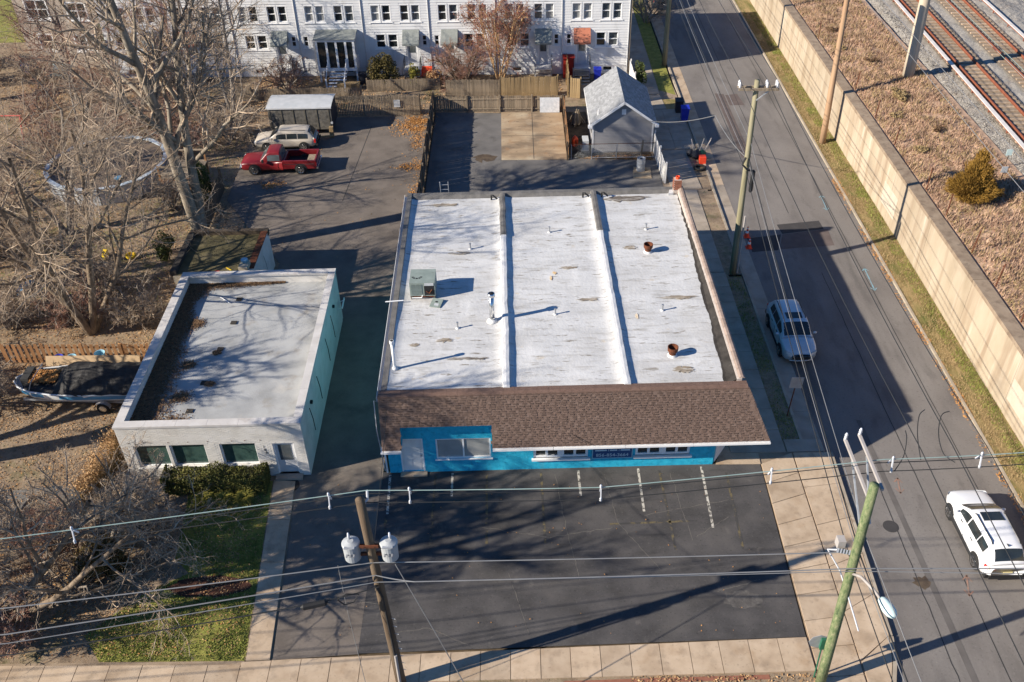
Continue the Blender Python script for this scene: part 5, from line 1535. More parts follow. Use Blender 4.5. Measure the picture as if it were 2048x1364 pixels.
for ob in [c for c in hs.children if c.name.split('.')[0] in ('landing', 'door')]:
    for g in list(ob.children):
        bpy.data.objects.remove(g)
    bpy.data.objects.remove(ob)
row_house(-12.55 - 2 * W_, 'white row house directly behind the tall twin-trunked tree', False, 'awning_grey')
row_house(-12.55 - 3 * W_, 'white row house left of the twin-trunked tree', True, 'awning_red')
row_house(-12.55 - 4 * W_ , 'white row house at the left end of the row beside the ivy tree', False, 'awning_grey')
# glazed porch
px0, px1, py0, py1 = 1.6, 4.9, -1.5, -.03
po = MB().box(px0, py0, 1.05, px1, py1, 1.3).box(px0, py0, 3.55, px1, py1, 3.8)
for x in (px0, px0 + .85, px0 + 1.65, px0 + 2.45, px1 - .18):
    po.box(x, py0, 1.3, x + .18, py0 + .12, 3.55)
po.box(px0, py0 + .12, 1.3, px0 + .1, py1, 1.9).box(px1 - .1, py0 + .12, 1.3, px1, py1, 1.9)
for y in (py0 + .15, -.2):
    for x in (px0, px1 - .15):
        po.box(x, y, 0, x + .15, y + .15, 1.05)
pch = po.build('porch', 'white_trim', hs, local=True)
MB().slab((px0 - .1, py0 - .15, 3.82), (px1 + .1, py0 - .15, 3.82), (px1 + .1, py1, 4.1), (px0 - .1, py1, 4.1), .05).build('porch_roof', 'awning_grey', pch, local=True)
for x in (px0 + .18, px0 + 1.03, px0 + 1.83, px0 + 2.63):
    MB().box(x, py0 + .05, 1.32, min(x + .67, px1 - .18), py0 + .06, 3.53).build('pane', 'glass_dark', pch, local=True)
for k in range(6):
    MB().box(px0 + .95, py0 - .28 * (k + 1), 1.05 - .17 * (k + 1), px0 + 2.4, py0 - .28 * k, 1.08 - .17 * (k + 1)).build('porch_step', 'white_trim', pch, local=True)
for sx in (px0 + .9, px0 + 2.45):
    MB().obox((sx, py0 - 1.75, .95), (sx, py0 - .05, 1.98), .05, .07).build('stair_rail', 'white_trim', pch, local=True)
    MB().box(sx - .06, py0 - 1.8, 0, sx + .06, py0 - 1.68, 1.05).build('newel_post', 'white_trim', pch, local=True)
    MB().box(sx - .06, py0 - .1, 1.05, sx + .06, py0 + .02, 2.1).build('newel_post', 'white_trim', pch, local=True)
# garden clutter before the houses
tag(MB().box(4.25, 76.9, 0, 5.15, 77.8, 1.7).box(4.2, 76.85, 1.7, 5.2, 77.85, 1.76).build('storage_box', 'red_dark'), 'dark red storage box beside the tan side fence', 'box')
tag(MB().slab((-8.5, 77.1, .35), (-7.0, 77.1, .35), (-7.0, 77.9, .9), (-8.5, 77.9, .9), .05).build('tarpaulin', 'red_plastic'), 'bright red sheet covering the steps under the grey awning', 'tarpaulin')
tag(MB().box(-13.2, 76.4, 0, -12.6, 77.0, .9).build('storage_bin', 'bin_dark'), 'dark bin at the foot of the white porch steps', 'bin')
tag(MB().box(-14.9, 75.3, 0, -13.0, 75.9, .5).build('timber_stack', 'wood_tan'), 'pale timber platform before the white porch steps', 'timber')

# ------------------------------------------------------------------ tan stucco house at the left
th = thing('stucco_house', 'tan stucco house with white windows at the left behind the trees', 'house', (-43.3, 82.0, 0), -.1)
tops = [(1.1, 3.0, 4.3, 5.9), (4.8, 6.5, 4.3, 5.7), (4.7, 6.7, 1.5, 2.9), (1.4, 2.6, 1.5, 2.9)]
mb = MB()
wall_open(mb, 0, 8.6, 0, .25, 0, 7.2, tops)
mb.box(0, .25, 0, .2, 10, 7.2).box(8.4, .25, 0, 8.6, 10, 7.2).box(.2, 9.8, 0, 8.4, 10, 7.2)
mb.build('wall', 'stucco_tan', th, local=True)
MB().box(.2, .5, .2, 8.4, .6, 6.8).build('inner_dark', 'black', th, local=True)
MB().add([(-.4, -.4, 7.2), (9.0, -.4, 7.2), (9.0, 10.4, 7.2), (-.4, 10.4, 7.2), (4.3, 3, 9.6), (4.3, 7, 9.6)], [(0, 1, 4), (1, 2, 5, 4), (2, 3, 5), (3, 0, 4, 5), (3, 2, 1, 0)]).build('roof', 'bitumen_grey', th, local=True)
for a in tops:
    window(th, *a, 0, .16, cols=2, fw=.09, surround=.1, blind=.0)
tag(MB().box(-41.5, 79.5, 0, -39.6, 80.6, .7).build('garden_box', 'lamp_head'), 'pale green garden box below the stucco house', 'box')
tag(MB().lathe([(.3, 0), (.34, .8), (.3, .85)], (-43.2, 80.2, 0), 12).build('plastic_barrel', 'bin_blue'), 'blue barrel left of the pale green garden box', 'barrel')

# ------------------------------------------------------------------ fences
def fence(label, pts, h, bw, gap, mat, postmat=None, rails=2, side=1, step=2.4, jitter=.02, group=None, posth=.12, pointed=False, lean=0, name='fence', cat='fence'):
    t = thing(name, label, cat, (pts[0][0], pts[0][1], 0), 0, group)
    postmat = postmat or mat
    hh = [.18 * h, .82 * h] if rails == 2 else ([.15 * h, .5 * h, .85 * h] if rails == 3 else [])
    bmesh_ = {}
    x0r, y0r = pts[0]
    for (xa, ya), (xb, yb) in zip(pts[:-1], pts[1:]):
        L_ = sqrt((xb - xa) ** 2 + (yb - ya) ** 2)
        ang = atan2(yb - ya, xb - xa)
        ux, uy = cos(ang), sin(ang)
        nx_, ny_ = -uy * side, ux * side
        key = (bw, h)
        if key not in bmesh_:
            m = MB()
            if pointed:
                m.add([(-bw / 2, -.01, 0), (bw / 2, -.01, 0), (bw / 2, -.01, h - .06), (0, -.01, h), (-bw / 2, -.01, h - .06), (-bw / 2, .01, 0), (bw / 2, .01, 0), (bw / 2, .01, h - .06), (0, .01, h), (-bw / 2, .01, h - .06)],
                      [(0, 1, 2, 3, 4), (9, 8, 7, 6, 5), (0, 4, 9, 5), (1, 6, 7, 2), (2, 7, 8, 3), (3, 8, 9, 4)])
            else:
                m.box(-bw / 2, -.01, 0, bw / 2, .01, h)
            bmesh_[key] = m.mesh('board', mat)
        n = max(1, int(L_ / (bw + gap)))
        for i in range(n):
            s = (i + .5) * L_ / n
            inst('board', bmesh_[key], t, (xa + ux * s - x0r, ya + uy * s - y0r, random.uniform(0, .03)), (lean + random.uniform(-.01, .01), random.uniform(-jitter, jitter) * .6, ang), (1, 1, random.uniform(.97, 1.02)))
        for z in hh:
            MB().obox((xa + nx_ * .035, ya + ny_ * .035, z), (xb + nx_ * .035, yb + ny_ * .035, z), .045, .09).build('rail', postmat, t)
        k = max(1, round(L_ / step))
        for i in range(k + 1):
            s = L_ * i / k
            px, py = xa + ux * s + nx_ * .09, ya + uy * s + ny_ * .09
            MB().box(px - .05, py - .05, 0, px + .05, py + .05, h + posth).build('post', postmat, t)
    return t
fence('weathered grey picket fence with white notice behind the parked cars', [(-14.2, 70.15), (-7.5, 70.1)], 1.75, .1, .03, 'wood_grey', pointed=True, side=1)
tag(MB().box(-9.55, 70.0, .75, -9.05, 70.03, 1.35).build('notice_board', 'sheet_white'), 'white notice fixed to the weathered picket fence', 'sign')
fence('weathered board fence with rails behind the rear lot', [(-6.35, 70.6), (4.0, 70.35)], 1.3, .15, .012, 'wood_grey', rails=2, side=-1)
fence('dark board fence along the left of the rear lot', [(-6.5, 51.0), (-6.5, 70.5)], 1.75, .15, .006, 'wood_dark', 'wood_grey', side=-1, jitter=.01)
fence('brown board fence between the concrete pad and the garage', [(3.9, 61.9), (3.95, 70.2)], 1.35, .15, .008, 'wood_orange', 'wood_dark', side=1)
fence('new tan board fence behind the pad', [(-1.0, 73.0), (3.6, 73.1)], 1.75, .14, .006, 'wood_tan', side=1)
fence('tall tan side fence between two row house gardens', [(4.5, 73.0), (4.55, 78.0)], 1.9, .14, .006, 'wood_tan', side=1)
fence('tan fence beside the firewood stack', [(4.6, 72.9), (5.4, 72.6)], 1.7, .14, .006, 'wood_tan', side=1)
fence('grey garden fence in front of the rhododendron bush', [(-12.3, 74.9), (-6.2, 75.0)], 1.0, .1, .02, 'wood_grey', side=1)
fence('dark garden fence behind the bare bush', [(-5.6, 73.6), (-1.1, 73.5)], 1.4, .12, .012, 'wood_grey', 'wood_dark', side=1)
fence('low weathered fence behind the white-roofed trailer', [(-24.0, 73.6), (-12.6, 73.4)], 1.0, .1, .03, 'wood_grey', side=1)
fence('white vinyl fence leaning along the side pavement', [(10.35, 58.2), (10.2, 63.2)], 1.5, .18, .03, 'vinyl_white', side=-1, jitter=.05)
fence('pale fence along the pavement beside the last row house', [(10.0, 71.5), (9.9, 77.0)], 1.4, .15, .012, 'vinyl_white', side=-1)
fence('tan slatted fence behind the covered boat', [(-28.0, 39.6), (-19.2, 39.4)], 1.25, .17, .13, 'wood_orange', side=1, posth=.0)
fence('weathered fence beside the driveway under the twin-trunked tree', [(-20.2, 49.6), (-20.5, 58.5)], 1.5, .14, .02, 'wood_dark', side=1)
# chain-link fence before the garage: posts, rails and fine mesh
cl = thing('chain_link_fence', 'thin chain-link fence with rusty rail before the grey garage', 'fence', (4.1, 61.9, 0))
for x in (4.1, 5.6, 7.4, 9.2, 10.2):
    MB().tube([(x, 62.0, 0), (x, 62.0, 1.2)], .03, 6).build('post', 'galvanised', cl)
MB().tube([(4.1, 62.0, 1.2), (10.2, 62.0, 1.2)], .022, 5).build('top_rail', 'rust', cl)
MB().tube([(5.6, 62.0, .1), (10.2, 62.0, .1)], .016, 5).build('bottom_rail', 'vinyl_white', cl)
mb = MB()
x = 4.1
while x < 10.2:
    for s in (-1, 1):
        x1 = x + s * 1.1
        a, b = (x, 62.0, .08), (x1, 62.0, 1.18)
        if 4.1 <= x1 <= 10.2:
            mb.tube([a, b], .003, 3, caps=False)
    x += .1
o = mb.build('wire_mesh', 'galvanised', cl)
o['kind'] = 'stuff'
MB().obox((9.15, 61.9, 0), (9.25, 61.85, 1.5), .12, .12).build('leaning_post', 'wood_grey', cl)

# ================================================================== VEHICLES
def wheel_mesh(r, w):
    t = MB().lathe([(r * .62, -w / 2), (r * .9, -w / 2), (r, -w * .32), (r, w * .32), (r * .9, w / 2), (r * .62, w / 2)], (0, 0, 0), 24, 'y').mesh('tyre', 'rubber', smooth=True)
    rm = MB().lathe([(r * .6, -w * .4), (r * .6, w * .51), (r * .56, w * .525), (r * .1, w * .525), (.02, w * .53)], (0, 0, 0), 24, 'y')
    rm = rm.mesh('rim', 'black_trim', smooth=False)
    sp = MB()
    for k in range(5):
        a = 2 * pi * k / 5
        for da in (-.16, .16):
            sp.obox((r * .12 * cos(a), w * .56, r * .12 * sin(a)), (r * .58 * cos(a + da), w * .56, r * .58 * sin(a + da)), r * .12, .02, up=(0, 1, 0))
    sp.lathe([(r * .16, w * .5), (r * .16, w * .6), (r * .08, w * .62)], (0, 0, 0), 12, 'y')
    sp.lathe([(r * .55, w * .52), (r * .62, w * .57), (r * .62, w * .52)], (0, 0, 0), 24, 'y')
    return t, rm, sp

def add_wheels(root, xs, yw, r, w, spoke='chrome'):
    t, rm, sp = wheel_mesh(r, w)
    spm = sp.mesh('spokes', spoke)
    for x in xs:
        for s in (1, -1):
            rot = 0 if s > 0 else pi
            o = inst('wheel', t, root, (x, s * yw, r), (0, 0, rot))
            inst('rim', rm, o)
            inst('spokes', spm, o)

def loft(mb, secs):
    n = len(secs[0])
    b = len(mb.v)
    for s in secs:
        mb.v += s
    for i in range(len(secs) - 1):
        for k in range(n - 1):
            mb.f.append((b + i * n + k, b + i * n + k + 1, b + (i + 1) * n + k + 1, b + (i + 1) * n + k)); mb.c.append(None)
    mb.f.append(tuple(b + k for k in range(n))); mb.c.append(None)
    mb.f.append(tuple(b + (len(secs) - 1) * n + k for k in range(n))[::-1]); mb.c.append(None)
    return mb

def body_secs(st):
    out = []
    for x, w, zb, zs, zt in st:
        half = [(w * .80, zb), (w * .95, zb + .06), (w * .99, zb + .2), (w, (zb + zs) / 2), (w * .985, zs - .14), (w * .95, zs - .045), (w * .86, zs), (w * .6, zs + (zt - zs) * .7), (w * .25, zt)]
        out.append([(x, -y, z) for y, z in half] + [(x, y, z) for y, z in half[::-1]])
    return out

def bl(a, b, c, d, u, v):
    a, b, c, d = map(Vector, (a, b, c, d))
    return a.lerp(b, u).lerp(d.lerp(c, u), v)

def cabin(root, mat, keys, ws, rw, sides, glass='glass_dark', zlo=.1, zhi=.84):
    """greenhouse lofted along x; keys (x, wb, wt, zb, zt) front to rear; ws / rw the x range of windscreen and rear window"""
    ks = sorted(keys)
    X = [k[0] for k in ks]
    def at(x, c):
        if x <= X[0]:
            return ks[0][c]
        for a, b in zip(ks[:-1], ks[1:]):
            if a[0] <= x <= b[0]:
                t = (x - a[0]) / (b[0] - a[0])
                return a[c] + (b[c] - a[c]) * t
        return ks[-1][c]
    def half(x):
        wb, wt, zb, zt = (at(x, c) for c in (1, 2, 3, 4))
        h = max(zt - zb, .02)
        e = min(.1, h * .4)
        return [(wb, zb - .04), (wb, zb), (wb + (wt - wb) * .5 + .015, zb + (h - e) * .5), (wt + .015, zt - e), (wt - .01, zt - e * .45), (wt * .9, zt - e * .12), (wt * .5, zt + .012), (0.0, zt + .02)]
    n = 30
    xs = [X[-1] + (X[0] - X[-1]) * i / n for i in range(n + 1)]
    secs = []
    for x in xs:
        h = half(x)
        secs.append([(x, -y, z) for y, z in h] + [(x, y, z) for y, z in h[-2::-1]])
    o = loft(MB(), secs).build('cabin', mat, root, smooth=True, local=True)
    def side_pt(x, v, s, off):
        h = half(x)
        a, m, b = h[1], h[2], h[3]
        p = (a[0] + (m[0] - a[0]) * v * 2, a[1] + (m[1] - a[1]) * v * 2) if v < .5 else (m[0] + (b[0] - m[0]) * (v - .5) * 2, m[1] + (b[1] - m[1]) * (v - .5) * 2)
        return (x, s * (p[0] + off), p[1])
    for (xa, xb) in sides:
        for s in (-1, 1):
            g = MB()
            m = 8
            for k in range(m + 1):
                x = xa + (xb - xa) * k / m
                for v in (zlo, .5, zhi):
                    g.v.append(side_pt(x, v, s, .008))
            for k in range(m):
                for q in range(2):
                    f = (k * 3 + q, k * 3 + q + 1, (k + 1) * 3 + q + 1, (k + 1) * 3 + q)
                    g.f.append(f if s < 0 else f[::-1]); g.c.append(None)
            g.build('side_window', glass, o, local=True)
    def top_glass(nm, xa, xb, frac):
        g = MB()
        m, q = 8, 8
        dx = .006 if xa > 0 else -.006
        for k in range(m + 1):
            x = xa + (xb - xa) * k / m
            h = half(x)
            W = h[4][0]
            for i_ in range(q + 1):
                y = -W * frac + 2 * W * frac * i_ / q
                pts = h[4:]
                z = None
                ay = abs(y)
                for (y0, z0), (y1, z1) in zip(pts[:-1], pts[1:]):
                    if y1 <= ay <= y0 + 1e-9:
                        z = z1 + (z0 - z1) * ((ay - y1) / max(y0 - y1, 1e-6))
                        break
                g.v.append((x + dx, y, (z if z is not None else pts[0][1]) + .008))
        for k in range(m):
            for i_ in range(q):
                a = k * (q + 1) + i_
                g.f.append((a, a + 1, a + q + 2, a + q + 1)); g.c.append(None)
        g.build(nm, glass, o, local=True, smooth=True)
    top_glass('windscreen', ws[0], ws[1], .96)
    if rw:
        top_glass('rear_window', rw[0], rw[1], .94)
    return o

def suv(label, loc, rz, mat, group=None, dark_trim=True, sunroof=True, L=4.45, rearlights=True):
    t = thing('parked_car', label, 'car', loc, rz, group)
    k = L / 4.45
    st = [(2.24, .5, .42, .66, .7), (2.2, .68, .34, .74, .78), (2.1, .8, .28, .82, .87), (1.9, .875, .24, .9, .96), (1.55, .915, .22, .96, 1.03), (1.15, .925, .21, 1.0, 1.07), (.6, .925, .2, 1.02, 1.07),
          (-.4, .925, .2, 1.04, 1.08), (-1.3, .93, .21, 1.05, 1.08), (-1.75, .915, .23, 1.05, 1.08), (-2.02, .88, .28, 1.03, 1.06), (-2.17, .8, .36, .98, 1.0), (-2.23, .68, .42, .9, .93)]
    loft(MB(), body_secs([(x * k, w, a, b, c) for x, w, a, b, c in st])).build('body', mat, t, smooth=True, local=True)
    cb = cabin(t, mat, [(x * k, a, b, c, d) for x, a, b, c, d in ((1.18, .84, .74, 1.0, 1.06), (.95, .855, .745, 1.0, 1.2), (.72, .86, .73, 1.01, 1.37), (.5, .865, .71, 1.01, 1.5), (.3, .87, .69, 1.02, 1.58), (.0, .87, .675, 1.02, 1.62), (-.6, .87, .665, 1.03, 1.635), (-1.2, .865, .645, 1.04, 1.61), (-1.62, .85, .625, 1.04, 1.56), (-1.8, .84, .62, 1.04, 1.47), (-1.98, .82, .64, 1.03, 1.28), (-2.14, .78, .68, 1.0, 1.06))],
               (1.08 * k, .42 * k), (-1.7 * k, -2.06 * k), ((.78, .06), (-.0, -.86), (-.92, -1.5)))
    if sunroof:
        MB().add([(.18, -.42, 1.645), (.18, .42, 1.645), (-.3, .44, 1.66), (-.3, -.44, 1.66), (.18, -.42, 1.55), (.18, .42, 1.55), (-.3, .44, 1.55), (-.3, -.44, 1.55)], [(0, 1, 2, 3), (0, 4, 5, 1), (1, 5, 6, 2), (2, 6, 7, 3), (3, 7, 4, 0)]).build('sunroof', 'glass_dark', cb, local=True)
    for s in (-1, 1):
        MB().tube([(.15, s * .6, 1.58), (.05, s * .6, 1.65), (-1.35, s * .575, 1.65), (-1.5, s * .575, 1.57)], .024, 6).build('roof_rail', 'black_trim', t, local=True)
        m = MB().lathe([(.02, 0), (.09, .03), (.1, .1), (.07, .17), (.02, .19)], (0, 0, 0), 10, 'y')
        m.v = [(x * .6 + .78, (s * (.93 + y)), z * .75 + 1.06) for x, y, z in m.v]
        if s < 0:
            m.f = [f[::-1] for f in m.f]
        m.build('mirror', mat, t, smooth=True, local=True)
        # headlamp, tail lamp wrapped on the corner
        MB().add([(2.18, s * .44, .72), (2.02, s * .76, .74), (1.9, s * .86, .82), (2.03, s * .78, .84), (2.17, s * .5, .79)], [(0, 1, 2, 3, 4) if s > 0 else (4, 3, 2, 1, 0)]).build('headlight', 'headlight', t, local=True)
        hl = MB().add([(2.23, s * .42, .68), (2.06, s * .79, .7), (1.93, s * .885, .8), (2.06, s * .82, .86), (2.21, s * .46, .78)], [(0, 1, 2, 3, 4) if s > 0 else (4, 3, 2, 1, 0)])
        hl.build('headlight', 'headlight', t, local=True)
        q = [(-1.95, s * .905, .78), (-2.14, s * .84, .76), (-2.235, s * .56, .84), (-2.23, s * .56, .9), (-2.1, s * .86, .97), (-1.95, s * .9, .95)]
        MB().add(q, [tuple(range(6))[::-1] if s > 0 else tuple(range(6))]).build('taillight', 'taillight', t, local=True)
        MB().box(-2.19, s * .76 - .05, .84, -2.15, s * .76 + .05, .93).build('indicator', 'indicator', t, local=True)
        for x in (.25, -.75):
            MB().box(x, s * .93 - .01, .9, x + .2, s * .93 + .012, .93).build('door_handle', 'black_trim', t, local=True)
        for x in (.98, -.05, -1.05):      # door shut lines
            MB().box(x - .006, s * .93 - .004, .32, x + .006, s * .93 + .003, 1.0).build('door_seam', 'black_trim', t, local=True)
        MB().box(-1.1, s * .905 - .03, .2, 1.1, s * .905 + .03, .33).build('sill_trim', 'black_trim' if dark_trim else mat, t, local=True)
        for x in (1.34, -1.34):
            a = MB().lathe([(.0, -.04), (.4, -.04), (.4, .025), (.38, .03), (.0, .04)], (x * k, s * .905, .36), 28, 'y')
            a.build('wheel_arch', 'black_trim', t, local=True)
    MB().add([(2.245, -.42, .6), (2.245, .42, .6), (2.25, .5, .42), (2.25, -.5, .42)], [(3, 2, 1, 0)]).build('grille', 'black_trim', t, local=True)
    MB().tube([(2.2, -.6, .36), (2.27, -.3, .36), (2.28, 0, .36), (2.27, .3, .36), (2.2, .6, .36)], .035, 6).build('front_bumper_trim', 'steel', t, local=True)
    b = MB().box(-2.27, -.7, .3, -2.12, .7, .5)
    b.box(-2.2, -.86, .3, -1.9, -.7, .5).box(-2.2, .7, .3, -1.9, .86, .5)
    b.build('rear_bumper', 'black_trim', t, local=True)
    MB().box(-2.262, -.19, .6, -2.235, .19, .72).build('licence_plate', 'plate', t, local=True)
    MB().add([(-1.5, -.012, 1.6), (-1.5, .012, 1.6), (-1.65, .012, 1.6), (-1.65, -.012, 1.6), (-1.64, 0, 1.7)], [(0, 1, 4), (1, 2, 4), (2, 3, 4), (3, 0, 4)]).build('antenna_fin', 'black_trim', t, local=True)
    add_wheels(t, (1.34 * k, -1.34 * k), .86, .355, .22)
    return t
suv('white crossover car driving on the road at the right edge', (19.85, 26.35, ZR), pi / 2 + .015, 'car_white', 'cars on the side street', L=4.45)
suv('silver crossover car parked in shade beside the blue building', (14.95, 40.55, ZR), -pi / 2 + .015, 'car_silver', 'cars on the side street', L=4.35)
suv('black car parked far up the street beyond the row houses', (14.9, 95.6, ZR), pi / 2, 'car_black', 'cars on the side street', L=4.6)

# red pickup truck (front towards -X in the scene)
tk = thing('pickup_truck', 'old red pickup truck with open bed parked beside the beige estate car', 'pickup truck', (-17.0, 61.45, .004), pi)
st = [(2.72, .7, .4, .62, .64), (2.68, .84, .36, .82, .86), (2.55, .89, .32, .9, .97), (2.1, .92, .3, .95, 1.04), (1.5, .93, .3, .98, 1.07), (1.2, .93, .3, 1.0, 1.07), (.5, .93, .3, 1.0, 1.02), (-.32, .93, .3, 1.0, 1.02)]
loft(MB(), body_secs(st)).build('body', 'car_red', tk, smooth=True, local=True)
cabin(tk, 'car_red', [(1.3, .85, .78, 1.0, 1.04), (1.0, .86, .76, 1.0, 1.34), (.75, .865, .72, 1.0, 1.58), (.55, .87, .7, 1.0, 1.66), (.1, .87, .7, 1.0, 1.68), (-.2, .87, .7, 1.0, 1.65), (-.3, .87, .7, 1.0, 1.2), (-.34, .86, .72, 1.0, 1.04)], (1.22, .72), (-.22, -.33), ((.72, -.16),), glass='glass_grey')
bed = MB()
bed.box(-2.72, -.93, .45, -.36, -.8, 1.06).box(-2.72, .8, .45, -.36, .93, 1.06).box(-.5, -.8, .45, -.36, .8, 1.04).box(-2.72, -.8, .45, -2.62, .8, 1.04)
bed.build('cargo_bed', 'car_red', tk, local=True)
MB().box(-2.62, -.8, .5, -.5, .8, .58).build('bed_floor', 'black', tk, local=True)
MB().box(-2.6, -.6, .58, -2.0, .3, .8).build('bed_box', 'wood_grey', tk, local=True)
MB().box(-2.76, -.75, .62, -2.72, .75, .98).build('tailgate', 'car_red', tk, local=True)
MB().box(-2.86, -.9, .42, -2.72, .9, .56).build('rear_bumper', 'chrome', tk, local=True)
MB().box(2.7, -.88, .4, 2.84, .88, .56).build('front_bumper', 'chrome', tk, local=True)
MB().box(2.68, -.5, .6, 2.725, .5, .8).build('grille', 'black_trim', tk, local=True)
for s in (-1, 1):
    MB().box(2.62, s * .7 - .16, .62, 2.72, s * .7 + .16, .8).build('headlight', 'headlight', tk, local=True)
    MB().box(-2.75, s * .86 - .07, .65, -2.7, s * .86 + .07, .95).build('taillight', 'taillight', tk, local=True)
    MB().box(.95, s * 1.05 - .08, 1.05, 1.08, s * 1.05 + .08, 1.25).build('mirror', 'black_trim', tk, local=True)
    for x in (1.72, -1.6):
        MB().lathe([(.0, -.05), (.44, -.05), (.44, .03), (.0, .03)], (x, s * .92, .42), 24, 'y').build('wheel_arch', 'black_trim', tk, local=True)
    MB().box(.0, s * .935 - .008, .38, .012, s * .935 + .004, 1.0).build('door_seam', 'black_trim', tk, local=True)
    MB().box(-2.6, s * .94 - .008, .8, -.4, s * .94 + .004, .83).build('side_trim', 'chrome', tk, local=True)
add_wheels(tk, (1.72, -1.6), .87, .37, .24)

# beige estate car
ec_ = thing('estate_car', 'old beige estate car with leafy dull paint beyond the red pickup', 'car', (-17.2, 65.1, .004), pi)
st = [(2.35, .6, .38, .6, .62), (2.28, .78, .32, .72, .76), (2.1, .85, .28, .8, .85), (1.6, .88, .25, .86, .93), (1.1, .89, .24, .9, .95), (0, .89, .24, .92, .95), (-1.4, .89, .25, .92, .95), (-2.0, .86, .28, .9, .93), (-2.25, .76, .36, .84, .86), (-2.32, .66, .42, .78, .8)]
loft(MB(), body_secs(st)).build('body', 'car_beige', ec_, smooth=True, local=True)
cabin(ec_, 'car_beige', [(1.2, .82, .74, .9, .95), (.8, .83, .72, .9, 1.24), (.5, .83, .68, .9, 1.42), (.2, .83, .66, .9, 1.48), (-.8, .83, .65, .9, 1.5), (-1.6, .82, .63, .9, 1.46), (-1.9, .81, .62, .9, 1.36), (-2.1, .79, .66, .9, 1.1), (-2.2, .76, .68, .9, .94)], (1.1, .5), (-1.75, -2.14), ((.62, -.12), (-.18, -.95), (-1.0, -1.75)))
for s in (-1, 1):
    MB().box(-2.3, s * .72 - .08, .6, -2.18, s * .72 + .08, .88).build('taillight', 'taillight', ec_, local=True)
    MB().box(2.2, s * .62 - .15, .6, 2.31, s * .62 + .15, .72).build('headlight', 'headlight', ec_, local=True)
    MB().tube([(.3, s * .55, 1.5), (-1.6, s * .52, 1.5)], .018, 6).build('roof_rail', 'black_trim', ec_, local=True)
    MB().box(.85, s * .95 - .07, .95, .98, s * .95 + .07, 1.1).build('mirror', 'car_beige', ec_, local=True)
    for x in (1.38, -1.4):
        MB().lathe([(.0, -.05), (.39, -.05), (.39, .03), (.0, .03)], (x, s * .88, .34), 24, 'y').build('wheel_arch', 'black_trim', ec_, local=True)
MB().box(-2.42, -.8, .38, -2.28, .8, .5).build('rear_bumper', 'black_trim', ec_, local=True)
MB().box(2.28, -.8, .36, 2.42, .8, .5).build('front_bumper', 'black_trim', ec_, local=True)
add_wheels(ec_, (1.38, -1.4), .83, .32, .2)

# box trailer with white roof behind the cars
bt = thing('box_trailer', 'dark sided box trailer with white sheet roof behind the estate car', 'trailer', (-16.3, 68.0, .004))
x0, x1, y0, y1 = -18.8, -14.0, 66.9, 69.3
MB().box(x0, y0, .45, x1, y1, 2.25).build('body', 'mesh_dark', bt)
rf = MB()
n = 10
for k in range(n + 1):
    v = k / n
    y = y0 - .06 + (y1 - y0 + .12) * v
    z = 2.25 + .22 * 4 * v * (1 - v) * .6
    rf.v += [(x0 - .1, y, z), (x1 + .08, y, z)]
for k in range(n):
    rf.f.append((2 * k, 2 * k + 1, 2 * k + 3, 2 * k + 2)); rf.c.append(None)
rf.build('roof', 'sheet_white', bt, smooth=True)
MB().box(x0 - .1, y0 - .08, 2.16, x1 + .08, y0 - .04, 2.27).build('roof_edge', 'grey_white', bt)
for k in range(6):
    MB().box(x0 + .1 + k * .9, y0 - .03, .5, x0 + .16 + k * .9, y0 + .01, 2.15).build('side_rib', 'hvac_dark', bt)
MB().box(x1 - .02, y0 + .25, .5, x1 + .03, y1 - .25, 2.15).build('rear_door', 'bin_dark', bt)
MB().box(x1 - .1, y0 - .06, .9, x1 + .06, y0 + .05, 1.05).build('lamp_cluster', 'sheet_white', bt)
for y in (y0 + .1, y1 - .1):
    for x in (-16.9, -16.1):
        MB().lathe([(.2, -.1), (.32, -.1), (.34, 0), (.32, .1), (.2, .1)], (x, y, .34), 18, 'y').build('wheel', 'rubber', bt)
tag(MB().box(-14.2, 66.3, 0, -13.9, 66.6, .85).build('timber_post', 'wood_tan'), 'short pale timber post beside the trailer rear corner', 'post')
tag(MB().obox((-15.2, 66.0, .25), (-13.9, 66.2, .25), .12, .08).build('timber_beam', 'wood_tan'), 'pale timber beam on the ground by the trailer', 'beam')

# covered boat on a trailer, bow to the left
bo = thing('boat', 'white and blue motor boat under a dark tarpaulin beside the white office', 'boat', (-22.3, 36.6, 0))
hull = MB()
secs = []
for x, w, zk, zg in ((-25.9, .1, 1.0, 1.3), (-25.5, .55, .75, 1.28), (-24.8, .9, .55, 1.24), (-23.6, 1.12, .45, 1.2), (-22, 1.18, .42, 1.16), (-20.4, 1.15, .42, 1.14), (-19.3, 1.1, .45, 1.14)):
    cy = 36.6
    h = [(w * .3, zk), (w * .8, zk + .15), (w * .97, zk + (zg - zk) * .55), (w, zg)]
    secs.append([(x, cy - a, b) for a, b in h[::-1]] + [(x, cy + a, b) for a, b in h])
loft(hull, secs).build('hull', 'boat_white', bo, smooth=True)
bs = MB()
for s in (-1, 1):
    for (xa, wa, za), (xb, wb_, zb) in (((-25.3, .69, 1.14), (-24.6, .94, 1.1)), ((-24.6, .94, 1.1), (-22.8, 1.16, 1.02)), ((-22.8, 1.16, 1.02), (-19.3, 1.12, 1.0))):
        q = [(xa, 36.6 + s * wa, za - .16), (xb, 36.6 + s * wb_, zb - .16), (xb, 36.6 + s * (wb_ + .02), zb + .08), (xa, 36.6 + s * (wa + .02), za + .08)]
        bs.add(q, [(0, 1, 2, 3) if s < 0 else (3, 2, 1, 0)])
bs.build('hull_stripe', 'boat_blue', bo)
rub = MB()
